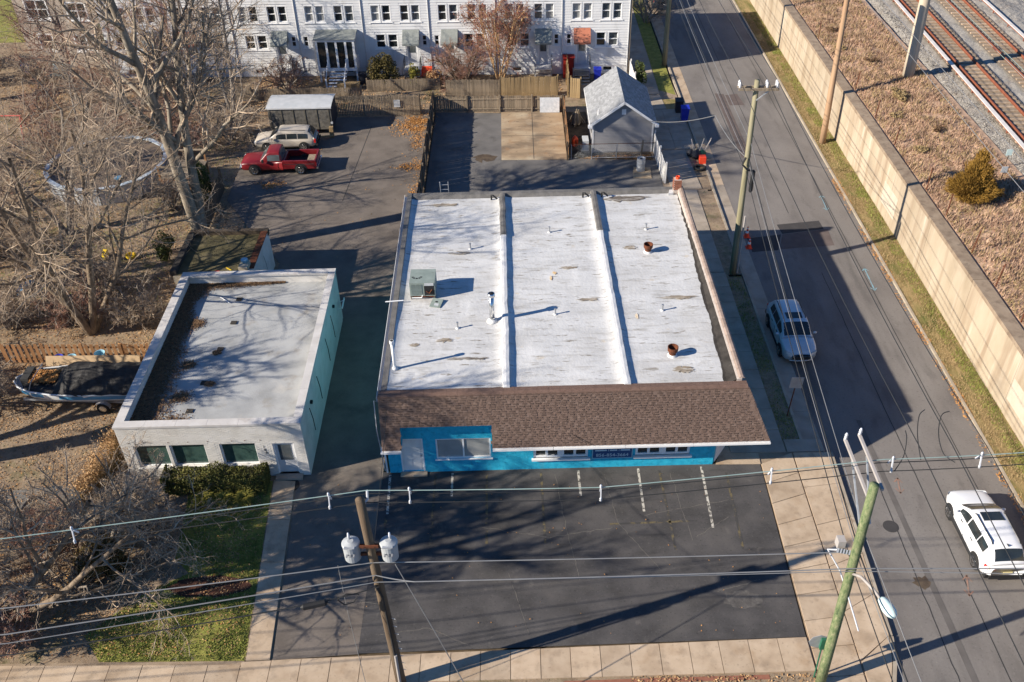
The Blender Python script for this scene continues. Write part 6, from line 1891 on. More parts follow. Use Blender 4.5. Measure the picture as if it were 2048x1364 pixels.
for s in (-1, 1):
    rub.tube([(-25.85, 36.6 + s * .12, 1.32), (-25.5, 36.6 + s * .57, 1.3), (-24.8, 36.6 + s * .92, 1.26), (-23.6, 36.6 + s * 1.14, 1.22), (-22, 36.6 + s * 1.2, 1.18), (-19.3, 36.6 + s * 1.12, 1.16)], .045, 6)
rub.build('rub_rail', 'boat_white', bo)
tp_ = subdiv_sheet(0, 1, 0, 1, 40, 20, lambda x, y: 0)
tp_.v = [(-25.2 + 6.0 * u, 36.6 + (v - .5) * 2 * min(1.22, .75 + .55 * (1 - (1 - u) ** 3)) * (1.02), 1.28 + (1 - abs(2 * v - 1) ** 1.6) * (.12 + 1.0 * min(1, max(0, (u - .26) / .14)) * (1 - .3 * u)) - .03 + .1 * noise.noise((u * 9, v * 5, 3)) + .05 * noise.noise((u * 22, v * 7, 5)) + .04 * sin(u * 34 + v * 6) * (.3 + abs(v - .5))) for u, v, _ in tp_.v]
tp_.build('tarpaulin', 'tarp', bo)
lvs = MB()
rr = random.Random(21)
for k in range(700):
    u = rr.uniform(.04, .27)
    v = rr.uniform(.22, .78)
    x, y = -25.2 + 6.0 * u, 36.6 + (v - .5) * 2 * .85
    a, s = rr.uniform(0, 6.28), rr.uniform(.05, .09)
    z = 1.46 + rr.uniform(0, .08)
    lvs.add([(x + s * cos(a), y + s * sin(a), z), (x - s * .6 * sin(a), y + s * .6 * cos(a), z + .02), (x - s * cos(a), y - s * sin(a), z), (x + s * .6 * sin(a), y - s * .6 * cos(a), z + .03)], [(0, 1, 2, 3)])
o = lvs.build('leaf_heap', 'leaf_orange', bo)
o['kind'] = 'stuff'
MB().box(-25.4, 36.3, 1.1, -25.0, 37.3, 1.6).build('bow_seat', 'seat_dark', bo)
MB().tube([(-24.8, 35.75, 1.3), (-24.6, 35.85, 1.75), (-24.6, 37.35, 1.75), (-24.8, 37.45, 1.3)], .025, 6).build('bow_rail', 'steel', bo)
for s in (-1, 1):
    MB().obox((-25.5, 36.6 + s * .5, .42), (-19.4, 36.6 + s * .9, .42), .1, .12).build('trailer_frame', 'galvanised', bo)
    for x in (-21.2,):
        MB().lathe([(.18, -.09), (.3, -.09), (.32, 0), (.3, .09), (.18, .09)], (x, 36.6 + s * 1.18, .32), 20, 'y').build('wheel', 'rubber', bo)
        MB().lathe([(.19, -.1), (.12, -.12), (.05, -.13)] if s < 0 else [(.05, .13), (.12, .12), (.19, .1)], (x, 36.6 + s * 1.18, .32), 16, 'y').build('hub', 'chrome', bo)
        fd = MB()
        for k in range(8):
            a0, a1 = pi * k / 8, pi * (k + 1) / 8
            q = [(x + .4 * cos(a0), 36.6 + s * 1.06, .34 + .38 * sin(a0)), (x + .4 * cos(a0), 36.6 + s * 1.32, .34 + .38 * sin(a0)), (x + .4 * cos(a1), 36.6 + s * 1.32, .34 + .38 * sin(a1)), (x + .4 * cos(a1), 36.6 + s * 1.06, .34 + .38 * sin(a1))]
            fd.add(q, [(0, 1, 2, 3)])
        fd.build('mudguard', 'arm_pale', bo)
# plank, buckets and clutter behind the boat
tag(MB().slab((-25.0, 38.15, .85), (-20.0, 38.05, .7), (-20.0, 38.4, 1.35), (-25.0, 38.45, 1.35), .04).build('leaning_panel', 'boat_tan'), 'long tan panel leaning behind the covered boat', 'panel')
for i, (x, y, z, mt, lab) in enumerate(((-23.9, 38.8, 0, 'bucket_blue', 'tilted pale blue bucket left behind the long tan panel'), (-22.3, 38.8, .25, 'bucket_blue', 'tall pale blue bucket in the middle behind the long tan panel'), (-24.6, 38.8, 0, 'bin_blue', 'dark blue tub at the left end behind the long tan panel'))):
    tag(MB().lathe([(.2, z), (.27, z + .95), (.29, z + .97), (.25, z + .95), (.19, z + .1)], (x, y, 0), 16).build('bucket', mt), lab, 'bucket')
tag(MB().tube([(-21.5, 38.7, .3), (-21.2, 38.8, .9), (-20.9, 38.7, 1.0), (-20.7, 38.8, .5)], .06, 6).build('coiled_hose', 'green_metal'), 'green hose coiled over the clutter behind the boat', 'hose')
tag(MB().box(-21.9, 38.55, 0, -20.6, 39.1, .7).build('tool_crate', 'bin_dark'), 'dark crate of clutter behind the boat', 'crate')

# ================================================================== SMALL THINGS
def cone(x, y, lab):
    t = thing('traffic_cone', lab, 'traffic cone', (x, y, ZR + .008), 0, 'traffic cones by the mossy pole')
    z = ZR + .008
    MB().box(x - .19, y - .19, z, x + .19, y + .19, z + .04).build('base', 'cone_orange', t)
    MB().lathe([(.15, z + .04), (.1, z + .3)], (x, y, 0), 16).build('lower_cone', 'cone_orange', t)
    MB().lathe([(.102, z + .3), (.075, z + .46)], (x, y, 0), 16).build('white_collar', 'white_trim', t)
    MB().lathe([(.075, z + .46), (.055, z + .58)], (x, y, 0), 16).build('mid_cone', 'cone_orange', t)
    MB().lathe([(.056, z + .58), (.045, z + .66)], (x, y, 0), 16).build('white_collar', 'white_trim', t)
    MB().lathe([(.045, z + .66), (.03, z + .75), (.005, z + .752)], (x, y, 0), 16).build('tip', 'cone_orange', t)
cone(14.75, 51.2, 'orange traffic cone, the farther of two beside the mossy pole')
cone(14.62, 49.9, 'orange traffic cone, the nearer of two beside the mossy pole')
# street sign seen from behind on the side verge
t = thing('street_sign', 'back of a square street sign on a thin post in the shaded side verge', 'sign', (13.35, 34.3, 0))
MB().tube([(13.35, 34.3, 0), (13.45, 34.3, 2.5)], .03, 6).build('post', 'rust', t)
MB().obox((13.42, 34.26, 1.85), (13.46, 34.26, 2.55), .62, .012, up=(0, 1, 0)).build('sign_plate', 'sign_back', t)
# green post with round sign at the corner
t = thing('corner_sign', 'octagonal sign back on a green post beside the green pole', 'sign', (10.95, 19.85, 0))
MB().tube([(10.95, 19.85, 0), (10.93, 19.95, 2.0)], .03, 6).build('post', 'green_metal', t)
MB().lathe([(.38, -.008), (.38, .008)], (10.8, 20.0, 2.1), 8, 'y').build('sign_plate', 'sign_back', t)
MB().box(10.84, 19.88, 1.75, 11.0, 20.0, 2.35).build('bracket_box', 'green_metal', t)
t = thing('street_sign', 'street sign on a post below the front pavement, its shadow on the slabs', 'sign', (-15.6, 18.5, 0))
MB().tube([(-15.6, 18.5, 0), (-15.6, 18.5, 2.1)], .03, 6).build('post', 'green_metal', t)
MB().box(-15.9, 18.52, 1.25, -15.3, 18.54, 1.65).build('sign_plate', 'sign_back', t)
MB().add([(-16.0, 18.52, 1.7), (-15.2, 18.52, 1.7), (-15.2, 18.52, 2.1), (-15.6, 18.52, 2.35), (-16.0, 18.52, 2.1)], [(0, 1, 2, 3, 4)]).build('sign_plate', 'sign_back', t)
# oil barrel on a small pad
tag(MB().prism([(8.3, 59.0), (9.6, 58.9), (9.7, 60.5), (8.5, 60.6)], -.02, .05).build('barrel_pad', 'concrete_pad'), 'small concrete pad under the grey metal barrel', 'pad')
t = thing('metal_barrel', 'grey metal barrel standing on a small pad by the white fence', 'barrel', (8.95, 60.1, .05))
MB().lathe([(.3, .05), (.3, .38), (.315, .4), (.3, .42), (.3, .68), (.315, .7), (.3, .72), (.3, 1.0), (.28, 1.0), (.28, .93)], (8.95, 60.1, 0), 20).build('shell', 'galvanised', t)
MB().lathe([(.1, .935), (.1, .96)], (8.95, 60.1, 0), 12).build('bung', 'black', t)
# bins
def bin_(x, y, z, mt, lab, r=.3, h=1.0):
    t = thing('wheelie_bin', lab, 'bin', (x, y, z))
    MB().add([(x - r * .8, y - r * .8, z), (x + r * .8, y - r * .8, z), (x + r * .8, y + r * .8, z), (x - r * .8, y + r * .8, z), (x - r, y - r, z + h), (x + r, y - r, z + h), (x + r, y + r, z + h), (x - r, y + r, z + h)],
             [(3, 2, 1, 0), (0, 1, 5, 4), (1, 2, 6, 5), (2, 3, 7, 6), (3, 0, 4, 7)]).build('tub', mt, t)
    MB().slab((x - r * 1.08, y - r * 1.1, z + h + .02), (x + r * 1.08, y - r * 1.1, z + h + .02), (x + r * 1.08, y + r, z + h + .1), (x - r * 1.08, y + r, z + h + .1), .05).build('lid', mt, t)
    for s in (-1, 1):
        MB().lathe([(.1, -.03), (.1, .03)], (x + s * r * .7, y + r * .9, z + .1), 10, 'x').build('wheel', 'rubber', t)
bin_(13.05, 69.7, .0, 'bin_dark', 'black wheelie bin at the kerb beside the garage drive')
bin_(13.3, 68.3, .0, 'bin_blue', 'blue recycling bin at the kerb beside the garage drive')
bin_(7.1, 76.3, .0, 'bin_blue', 'blue recycling bin in the garden behind the garage')
# red can and air conditioner by the garage
tag(MB().lathe([(.2, 0), (.24, .1), (.24, .55), (.15, .7), (.06, .72), (.06, .8)], (4.5, 64.2, 0), 14).build('fuel_can', 'red_plastic'), 'bright red can beside the brown board fence', 'can')
t = thing('heat_pump', 'white outdoor unit beside the left wall of the garage', 'air conditioner', (5.25, 63.6, 0))
MB().box(5.0, 63.2, .12, 5.45, 64.1, .85).build('casing', 'sheet_white', t)
MB().lathe([(.28, -.015), (.28, .0)], (4.995, 63.65, .5), 18, 'x').build('fan_grille', 'black', t)
MB().box(4.9, 63.1, 0, 5.5, 64.2, .12).build('plinth', 'concrete_grey', t)
tag(MB().tube([(4.7, 65.2, .05), (5.0, 65.5, .08), (5.2, 65.2, .05), (4.9, 64.9, .08), (4.6, 65.1, .05), (4.9, 65.6, .07), (5.3, 65.5, .05)], .03, 6).build('garden_hose', 'black'), 'black hose coiled on the ground left of the garage', 'hose')
t = thing('firewood_stack', 'conical stack of cut firewood behind the garage fence', 'firewood', (4.85, 68.0, 0))
rr = random.Random(9)
for k in range(40):
    a = rr.uniform(0, 6.28)
    r0, h0 = rr.uniform(.3, .7), rr.uniform(.05, .6)
    x, y = 4.85 + r0 * cos(a), 68.0 + r0 * sin(a)
    MB().tube([(x, y, h0 * .2), (4.85 + r0 * .35 * cos(a), 68.0 + r0 * .35 * sin(a), h0 + .55)], .05, 5).build('log', 'wood_grey', t)
tag(MB().slab((2.05, 70.0, .05), (3.6, 69.95, .05), (3.6, 70.2, 1.2), (2.05, 70.25, 1.2), .03).build('white_board', 'marble_board'), 'mottled white board leaning on the rear fence by the pad', 'board')
# junk heap on the side verge
t = thing('junk_heap', 'heap of bags, poles and a tyre on the side verge by the garage drive', 'junk', (13.2, 61.9, 0))
for k, (dx, dy, r0, mt) in enumerate(((0, 0, .38, 'bin_dark'), (.45, .15, .33, 'green_metal'), (-.35, .35, .3, 'bin_dark'), (.1, .5, .3, 'mesh_dark'))):
    m = MB().lathe([(r0 * .6, 0), (r0, r0 * .5), (r0 * .85, r0 * 1.1), (r0 * .3, r0 * 1.5), (.03, r0 * 1.75)], (13.2 + dx, 61.9 + dy, 0), 12)
    m.v = [(x + .06 * noise.noise((x * 4, y * 4, z * 4)), y + .06 * noise.noise((x * 4 + 9, y * 4, z * 4)), z) for x, y, z in m.v]
    m.build('bag', mt, t, smooth=True)
MB().box(13.3, 60.9, 0, 13.75, 61.4, .5).build('orange_crate', 'cone_orange', t)
for dx, dy, a in ((.2, .3, .35), (.4, .1, .6), (-.1, .2, -.3), (.55, .3, .5)):
    MB().tube([(13.2 + dx, 61.9 + dy, .1), (13.2 + dx + a, 62.0 + dy, 1.35)], .025, 5).build('pole_end', 'arm_pale', t)
m = MB()
m.tube([(13.2 + .36 * cos(a * pi / 8), 60.2 + .36 * sin(a * pi / 8), .1) for a in range(17)], .09, 8, caps=False)
m.build('tyre', 'rubber', t, smooth=True)
# swing frame, toys, planter
t = thing('swing_frame', 'red metal swing frame at the left edge of the gardens', 'swing', (-38.6, 66.6, 0))
MB().tube([(-41.5, 66.9, 2.1), (-37.6, 66.8, 2.1)], .05, 8).build('top_bar', 'swing_red', t)
for x in (-41.4, -37.7):
    for dy in (-.8, .8):
        MB().tube([(x, 66.85, 2.1), (x, 66.85 + dy, 0)], .045, 8).build('leg', 'swing_red', t)
t = thing('toy_slide', 'yellow plastic toy slide in the leafy back garden', 'toy', (-26.0, 49.7, 0))
MB().slab((-26.2, 49.6, .1), (-25.95, 49.6, .1), (-25.95, 50.1, .4), (-26.2, 50.1, .4), .06).build('chute', 'yellow_plastic', t)
MB().box(-26.22, 50.1, 0, -25.93, 50.3, .42).build('steps', 'yellow_plastic', t)
tag(MB().lathe([(.15, 0), (.3, .1), (.32, .25), (.28, .25), (.26, .12)], (-24.4, 49.9, 0), 14).build('toy_tub', 'yellow_plastic'), 'yellow plastic tub right of the toy slide', 'toy')
tag(MB().box(-24.7, 46.4, 0, -23.8, 46.8, .45).build('garden_bench', 'wood_grey'), 'small grey bench in the leafy back garden', 'bench')
tag(MB().box(-30.0, 45.9, 0, -29.6, 47.6, .35).build('blue_plank', 'boat_blue'), 'blue plank lying in the bushes at left', 'plank')

# ------------------------------------------------------------------ round pool with deck
pc = (-29.2, 60.6)
pr_ = 4.15
t = thing('swimming_pool', 'round above-ground pool with grey-blue rim seen through bare branches', 'pool', (pc[0], pc[1], 0))
n = 36
for k in range(18):
    a0, a1 = 2 * pi * k / 18, 2 * pi * (k + 1) / 18 - .015
    m = MB()
    P = lambda r, a, z: (pc[0] + r * cos(a), pc[1] + r * .98 * sin(a), z)
    m.add([P(pr_, a0, 0), P(pr_, a1, 0), P(pr_, a1, 1.2), P(pr_, a0, 1.2)], [(0, 1, 2, 3)])
    m.build('wall_panel', 'sheet_white', t)
    m = MB()
    m.add([P(pr_ - .2, a0, 1.2), P(pr_ + .12, a0, 1.2), P(pr_ + .12, a1, 1.2), P(pr_ - .2, a1, 1.2), P(pr_ - .2, a0, 1.27), P(pr_ + .12, a0, 1.27), P(pr_ + .12, a1, 1.27), P(pr_ - .2, a1, 1.27)],
          [(3, 2, 1, 0), (4, 5, 6, 7), (0, 1, 5, 4), (1, 2, 6, 5), (2, 3, 7, 6), (3, 0, 4, 7)])
    m.build('rim', 'pool_blue', t)
cv = MB()
cv.v = [(pc[0], pc[1], .95)]
for k in range(n):
    a = 2 * pi * k / n
    cv.v.append((pc[0] + (pr_ - .1) * cos(a), pc[1] + (pr_ - .1) * sin(a), 1.12 + .03 * noise.noise((k * .7, 1, 1))))
for k in range(n):
    cv.f.append((0, 1 + k, 1 + (k + 1) % n)); cv.c.append(None)
cv.build('winter_cover', 'pool_cover', t)
for x, y in ((-30.6, 60.0), (-27.6, 58.3)):
    MB().lathe([(.05, 1.1), (.28, 1.14), (.3, 1.22), (.1, 1.26)], (x, y, 0), 12).build('float', 'boat_blue', t)
t = thing('pool_deck', 'small weathered timber deck with steps right of the pool', 'deck', (-23.6, 60.0, 0))
for k in range(9):
    MB().box(-24.9 + .0, 58.4 + k * .3, 1.02, -22.1, 58.67 + k * .3, 1.06).build('deck_board', 'wood_grey', t)
for x in (-24.8, -22.2):
    for y in (58.5, 60.9):
        MB().box(x - .06, y - .06, 0, x + .06, y + .06, 1.9).build('post', 'wood_orange', t)
MB().box(-24.85, 58.4, 1.8, -22.15, 58.5, 1.88).build('hand_rail', 'wood_grey', t)
MB().box(-24.85, 61.0, 1.8, -22.15, 61.1, 1.88).build('hand_rail', 'wood_grey', t)
for k in range(4):
    MB().box(-24.6, 58.1 - .28 * k, .75 - .22 * k, -23.2, 58.36 - .28 * k, .8 - .22 * k).build('step', 'wood_orange', t)
MB().slab((-24.9, 58.38, 0), (-22.1, 58.38, 0), (-22.1, 58.38, 1.0), (-24.9, 58.38, 1.0), .03).build('skirt_board', 'wood_orange', t)

# ================================================================== VEGETATION
import numpy as np

def np_mesh(name, V, F, mat, smooth=False):
    me = bpy.data.meshes.new(name)
    V = np.ascontiguousarray(V, dtype=np.float32)
    F = np.ascontiguousarray(F, dtype=np.int32)
    k = F.shape[1]
    me.vertices.add(len(V))
    me.vertices.foreach_set('co', V.ravel())
    me.loops.add(F.size)
    me.loops.foreach_set('vertex_index', F.ravel())
    me.polygons.add(len(F))
    me.polygons.foreach_set('loop_start', np.arange(0, F.size, k, dtype=np.int32))
    me.polygons.foreach_set('loop_total', np.full(len(F), k, dtype=np.int32))
    me.materials.append(M[mat])
    if smooth:
        me.polygons.foreach_set('use_smooth', [True] * len(F))
    me.update(calc_edges=True)
    return me

def np_obj(name, V, F, mat, parent=None, smooth=False, kind=None):
    V = np.asarray(V, dtype=np.float64)
    if parent is not None:
        V = V - np.array(top_of(parent).location)
    o = bpy.data.objects.new(name, np_mesh(name, V, F, mat, smooth))
    COL.objects.link(o)
    if parent is not None:
        o.parent = parent
    if kind:
        o['kind'] = kind
    return o

def tubes_np(brs, n):
    """brs: list of (pts (k,3), rad (k)) all the same k -> V, F"""
    P = np.array([b[0] for b in brs], dtype=np.float64)
    R = np.array([b[1] for b in brs], dtype=np.float64)
    B, k, _ = P.shape
    T = np.gradient(P, axis=1)
    T /= np.linalg.norm(T, axis=2, keepdims=True) + 1e-9
    ref = np.array([.31, .52, .795])
    N = np.cross(T, ref)
    N /= np.linalg.norm(N, axis=2, keepdims=True) + 1e-9
    Bn = np.cross(T, N)
    a = np.arange(n) * 2 * np.pi / n
    V = P[:, :, None, :] + R[:, :, None, None] * (np.cos(a)[None, None, :, None] * N[:, :, None, :] + np.sin(a)[None, None, :, None] * Bn[:, :, None, :])
    idx = np.arange(B * k * n).reshape(B, k, n)
    q = np.stack([idx[:, :-1, :], np.roll(idx, -1, 2)[:, :-1, :], np.roll(idx, -1, 2)[:, 1:, :], idx[:, 1:, :]], -1)
    return V.reshape(-1, 3), q.reshape(-1, 4)

def merge(parts):
    Vs, Fs, n = [], [], 0
    for V, F in parts:
        Vs.append(V)
        Fs.append(F + n)
        n += len(V)
    return np.concatenate(Vs), np.concatenate(Fs)

def rperp(rng, d):
    while True:
        v = Vector((rng.uniform(-1, 1), rng.uniform(-1, 1), rng.uniform(-1, 1)))
        v = v - d * v.dot(d)
        if v.length > .15:
            return v.normalized()

NP_ = [9, 7, 6, 5, 4]
def grow(rng, p, d, L, r, lvl, out, S):
    k = NP_[lvl]
    pts, rads = [tuple(p)], [r]
    p, d = Vector(p), Vector(d).normalized()
    wob = S['wob'] * (.6 + .55 * lvl) if lvl else S.get('wob0', S['wob'] * .7)
    dirs = [d.copy()]
    for i in range(1, k):
        d = (d + Vector((rng.gauss(0, wob), rng.gauss(0, wob), rng.gauss(0, wob) + S['up'][lvl]))).normalized()
        p = p + d * (L / (k - 1))
        if p.z < .4:
            d.z = abs(d.z)
            p.z = max(p.z, .3)
        pts.append(tuple(p))
        rads.append(r * (1 - (1 - S['tap'][lvl]) * i / (k - 1)))
        dirs.append(d.copy())
    out[lvl].append((pts, rads))
    if lvl + 1 >= S['levels']:
        return
    n = S['n'][lvl]
    n = max(1, int(round(n * rng.uniform(.8, 1.2))))
    for j in range(n):
        t = S['st'][lvl] + (1 - S['st'][lvl]) * ((j + rng.random()) / n)
        f = t * (k - 1)
        i = min(int(f), k - 2)
        q = Vector(pts[i]).lerp(Vector(pts[i + 1]), f - i)
        dd = dirs[i]
        an = radians(rng.uniform(*S['ang'][lvl]))
        side = rperp(rng, dd)
        if S.get('bias') is not None and lvl < 2:
            side = (side + Vector(S['bias']) * .6)
            side = (side - dd * side.dot(dd)).normalized()
        nd = dd * cos(an) + side * sin(an)
        rr_ = rads[i] * rng.uniform(*S['rr'])
        LL = L * S['lr'][lvl] * rng.uniform(.7, 1.25) * (1.15 - .5 * t)
        grow(rng, q, nd, LL, rr_, lvl + 1, out, S)

DEF = dict(levels=5, n=[8, 8, 7, 5], st=[.35, .2, .15, .15], ang=[(25, 60), (25, 60), (25, 65), (25, 70)], lr=[.55, .5, .5, .5], up=[.02, .05, .03, .0, -.01], tap=[.4, .35, .35, .35, .4], rr=(.45, .65), wob=.09)
def bare_tree(label, base, H, r, seed, leaders=((0, 0, 1, 1.0, 1.0),), bark='bark', twig='twig', cat='tree', name='bare_tree', group='bare winter trees', minr=(.05, .026, .011, .0055, .0035), **kw):
    S = dict(DEF)
    S.update(kw)
    rng = random.Random(seed)
    out = [[] for _ in range(5)]
    for (lx, ly, lz, lf, rf) in leaders:
        grow(rng, (base[0] + lx * .25, base[1] + ly * .25, base[2] - .2), (lx, ly, lz), H * lf, r * rf, 0, out, S)
    t = thing(name, label, cat, base, 0, group)
    sd = [10, 7, 5, 4, 3]
    lim = lambda lv: [(a, [max(x, minr[lv]) for x in b]) for a, b in out[lv]]
    V, F = merge([tubes_np(lim(0), 12)] + ([tubes_np(lim(1), 7)] if out[1] else []))
    np_obj('trunk', V, F, bark, t, smooth=True)
    prt = [tubes_np(lim(lv), sd[lv]) for lv in (2, 3, 4) if out[lv]]
    if prt:
        V, F = merge(prt)
        np_obj('crown', V, F, twig, t)
    return t, out

LEAVES = 0
def leaf_quads(C, size, rng, flat=0.0, asp=.6):
    """C (n,3) centres -> quads of about the given size in random orientation"""
    n = len(C)
    a = rng.normal(size=(n, 3))
    a[:, 2] *= (1 - flat)
    a /= np.linalg.norm(a, axis=1, keepdims=True) + 1e-9
    b = rng.normal(size=(n, 3))
    b[:, 2] *= (1 - flat)
    b -= a * (a * b).sum(1, keepdims=True)
    b /= np.linalg.norm(b, axis=1, keepdims=True) + 1e-9
    s = (size * rng.uniform(.6, 1.3, size=n))[:, None]
    V = np.stack([C + a * s, C + b * s * asp, C - a * s, C - b * s * asp], 1).reshape(-1, 3)
    F = np.arange(n * 4).reshape(n, 4)
    return V, F

def clump_pts(rng, c, rad, n, lumps=14, hollow=.55, base=True):
    """points through an uneven crown: several overlapping lumps inside an ellipsoid"""
    c, rad = np.array(c, float), np.array(rad, float)
    L = rng.normal(size=(lumps, 3))
    L /= np.linalg.norm(L, axis=1, keepdims=True)
    L *= rng.uniform(.35, .78, size=(lumps, 1))
    lr = rng.uniform(.28, .5, size=lumps)
    k = rng.integers(0, lumps, size=n)
    d = rng.normal(size=(n, 3))
    d /= np.linalg.norm(d, axis=1, keepdims=True)
    r = hollow + (1 - hollow) * rng.random(n) ** .6
    P = L[k] + d * (r * lr[k])[:, None]
    P = c + P * rad
    P[:, 2] = np.maximum(P[:, 2], .04)
    return P

def shrub(name, label, base, rad, n, size, mat, seed, lumps=14, cat='shrub', group=None, stems=7, stemmat='bark', zc=None, flat=0):
    rng = np.random.default_rng(seed)
    t = thing(name, label, cat, base, 0, group)
    zc = base[2] + (rad[2] * .95 if zc is None else zc)
    P = clump_pts(rng, (base[0], base[1], zc), rad, n, lumps)
    V, F = leaf_quads(P, size, rng, flat)
    np_obj('foliage', V, F, mat, t)
    st = MB()
    for k in range(stems):
        a = rng.uniform(0, 6.28)
        e = (base[0] + rad[0] * .6 * cos(a), base[1] + rad[1] * .6 * sin(a), zc + rad[2] * rng.uniform(-.2, .5))
        st.tube([(base[0] + .08 * cos(a), base[1] + .08 * sin(a), base[2]), ((base[0] * 1.6 + e[0] * .4) / 2, (base[1] * 1.6 + e[1] * .4) / 2, (base[2] + e[2]) / 2), e], [.035, .025, .01], 5)
    st.build('stems', stemmat, t)
    return t

# --- bare trees
bare_tree('tall pale twin-trunked bare tree beside the mossy outbuilding', (-19.7, 50.1, 0), 17.5, .4, 17, ((.0, .0, 1, 1.05, 1.0), (.07, .1, 1, .95, .85)), 'bark_pale', 'twig',
          n=[11, 9, 7, 5], st=[.36, .2, .15, .15], ang=[(25, 60), (25, 60), (25, 65), (25, 70)], lr=[.42, .5, .5, .5], wob=.09, wob0=.03, up=[0, .06, .03, 0, -.01])
bare_tree('wide multi-stemmed bare tree left of the white office', (-24.3, 42.2, 0), 13.5, .22, 23,
          ((.2, .0, 1, 1.05, 1), (-.45, .25, 1, .85, .9), (.1, -.3, 1, 1.0, .85), (-.2, -.1, 1, 1.0, 1), (.5, .3, .9, .75, .8)), 'bark', 'twig', n=[7, 8, 7, 5], st=[.3, .15, .1, .1], ang=[(30, 70), (30, 70), (30, 75), (30, 75)], lr=[.55, .5, .5, .5], rr=(.45, .62), minr=(.06, .035, .016, .006, .0035))
bare_tree('bare tree growing in front of the round pool', (-29.5, 53.0, 0), 9.5, .22, 31, ((.2, .1, 1, 1, 1), (-.35, -.1, 1, .9, .9), (0, .4, 1, .9, .8)), 'bark_grey', 'twig', n=[7, 8, 6, 5], st=[.3, .15, .1, .1], ang=[(30, 70), (30, 70), (30, 75), (30, 75)], lr=[.6, .5, .5, .5])
bare_tree('bare reddish-twigged tree behind the round pool', (-31.5, 69.0, 0), 8.5, .2, 37, ((.2, .2, 1, 1, 1), (-.3, 0, 1, .9, .9)), 'bark_grey', 'twig_red', n=[7, 8, 6, 5], st=[.25, .15, .1, .1], ang=[(30, 70), (30, 70), (30, 75), (30, 75)], lr=[.6, .5, .5, .5])
bare_tree('slender bare tree close behind the estate car', (-22.6, 70.8, 0), 10.5, .2, 41, ((.1, 0, 1, 1, 1), (-.25, .1, 1, .9, .8)), 'bark_grey', 'twig', n=[7, 8, 6, 5], st=[.3, .15, .1, .1], ang=[(30, 65), (30, 65), (30, 75), (30, 75)], lr=[.55, .5, .5, .5])
bare_tree('bare tree before the left row houses', (-27.0, 73.5, 0), 9.5, .2, 43, ((.1, 0, 1, 1, 1), (-.3, .1, 1, .9, .8)), 'bark_grey', 'twig_red', n=[7, 8, 6, 5], st=[.3, .15, .1, .1], lr=[.58, .5, .5, .5])
bare_tree('bare tree at the left edge near the red swing frame', (-38.0, 58.5, 0), 9.5, .22, 47, ((.3, 0, 1, 1, 1), (-.2, .2, 1, .9, .8), (0, -.4, .9, .8, .8)), 'bark', 'twig', n=[7, 8, 6, 5], st=[.25, .15, .1, .1], ang=[(30, 70), (30, 70), (30, 75), (30, 75)], lr=[.6, .5, .5, .5])
bare_tree('low spreading bare tree at the left edge above the boat', (-32.5, 46.0, 0), 8.5, .24, 53, ((.4, .1, 1, 1, 1), (-.3, .3, 1, .9, .9), (.1, -.4, .9, .9, .8)), 'bark', 'twig', n=[7, 8, 6, 5], st=[.2, .15, .1, .1], ang=[(35, 75), (30, 70), (30, 75), (30, 75)], lr=[.65, .5, .5, .5])
bare_tree('dark bare tree below the tan stucco house', (-44.0, 74.5, 0), 12, .3, 59, ((.1, .1, 1, 1, 1), (-.2, 0, 1, .9, .8)), 'bark', 'twig', n=[7, 8, 6, 5], lr=[.55, .5, .5, .5])
bare_tree('bare tree in the far left garden before the stucco house', (-36.8, 74.5, 0), 8.5, .18, 61, ((.2, .1, 1, 1, 1), (-.3, .1, 1, .9, .8)), 'bark_grey', 'twig_red', n=[7, 8, 6, 5], st=[.25, .15, .1, .1], lr=[.58, .5, .5, .5])
bare_tree('bare front garden tree with long low limbs at lower left', (-21.9, 22.6, 0), 9.5, .2, 67, ((.7, .3, .55, .8, .9), (.9, .12, .4, .95, .8), (-.3, .2, 1, .8, .8), (.1, -.4, .8, .7, .7)), 'bark', 'twig', n=[7, 8, 6, 5], st=[.25, .15, .1, .1], ang=[(30, 70), (30, 70), (30, 75), (30, 75)], lr=[.55, .5, .5, .5])
bare_tree('tall bare front garden tree beyond the left edge of the front lawn', (-25.8, 20.6, 0), 14.0, .42, 71, ((.1, .1, 1, 1, 1), (-.1, .1, 1, .9, .9), (.25, .0, 1, .9, .8)), 'bark', 'twig', n=[10, 8, 6, 4], st=[.45, .15, .1, .1], lr=[.42, .5, .5, .5], wob=.08, rr=(.55, .75), minr=(.08, .05, .028, .012, .005))
bare_tree('bare tree at the left edge beside the boat bow', (-31.0, 31.0, 0), 10.5, .36, 74, ((.2, .1, 1, 1, 1), (-.2, .2, 1, .9, .9), (.3, -.2, 1, .9, .8)), 'bark', 'twig', n=[9, 8, 6, 4], st=[.35, .15, .1, .1], lr=[.5, .5, .5, .5], rr=(.55, .75), minr=(.08, .05, .026, .012, .005))
bare_tree('small bare tree over the front lawn before the hedge', (-18.3, 26.6, 0), 4.2, .12, 73, ((.5, .2, 1, 1, 1), (-.3, .2, 1, .9, .9), (.2, -.3, 1, .85, .9)), 'bark_grey', 'twig', n=[7, 8, 6, 5], st=[.15, .15, .1, .1], ang=[(35, 75), (30, 70), (30, 75), (30, 75)], lr=[.65, .5, .5, .5])
0 and bare_tree('bare street tree beyond the lower left corner', (-24.5, 17.6, 0), 11.5, .3, 79, ((.3, .2, 1, 1, 1), (-.2, 0, 1, .95, .9)), 'bark', 'twig', n=[7, 8, 6, 5], st=[.3, .15, .1, .1], lr=[.58, .5, .5, .5])
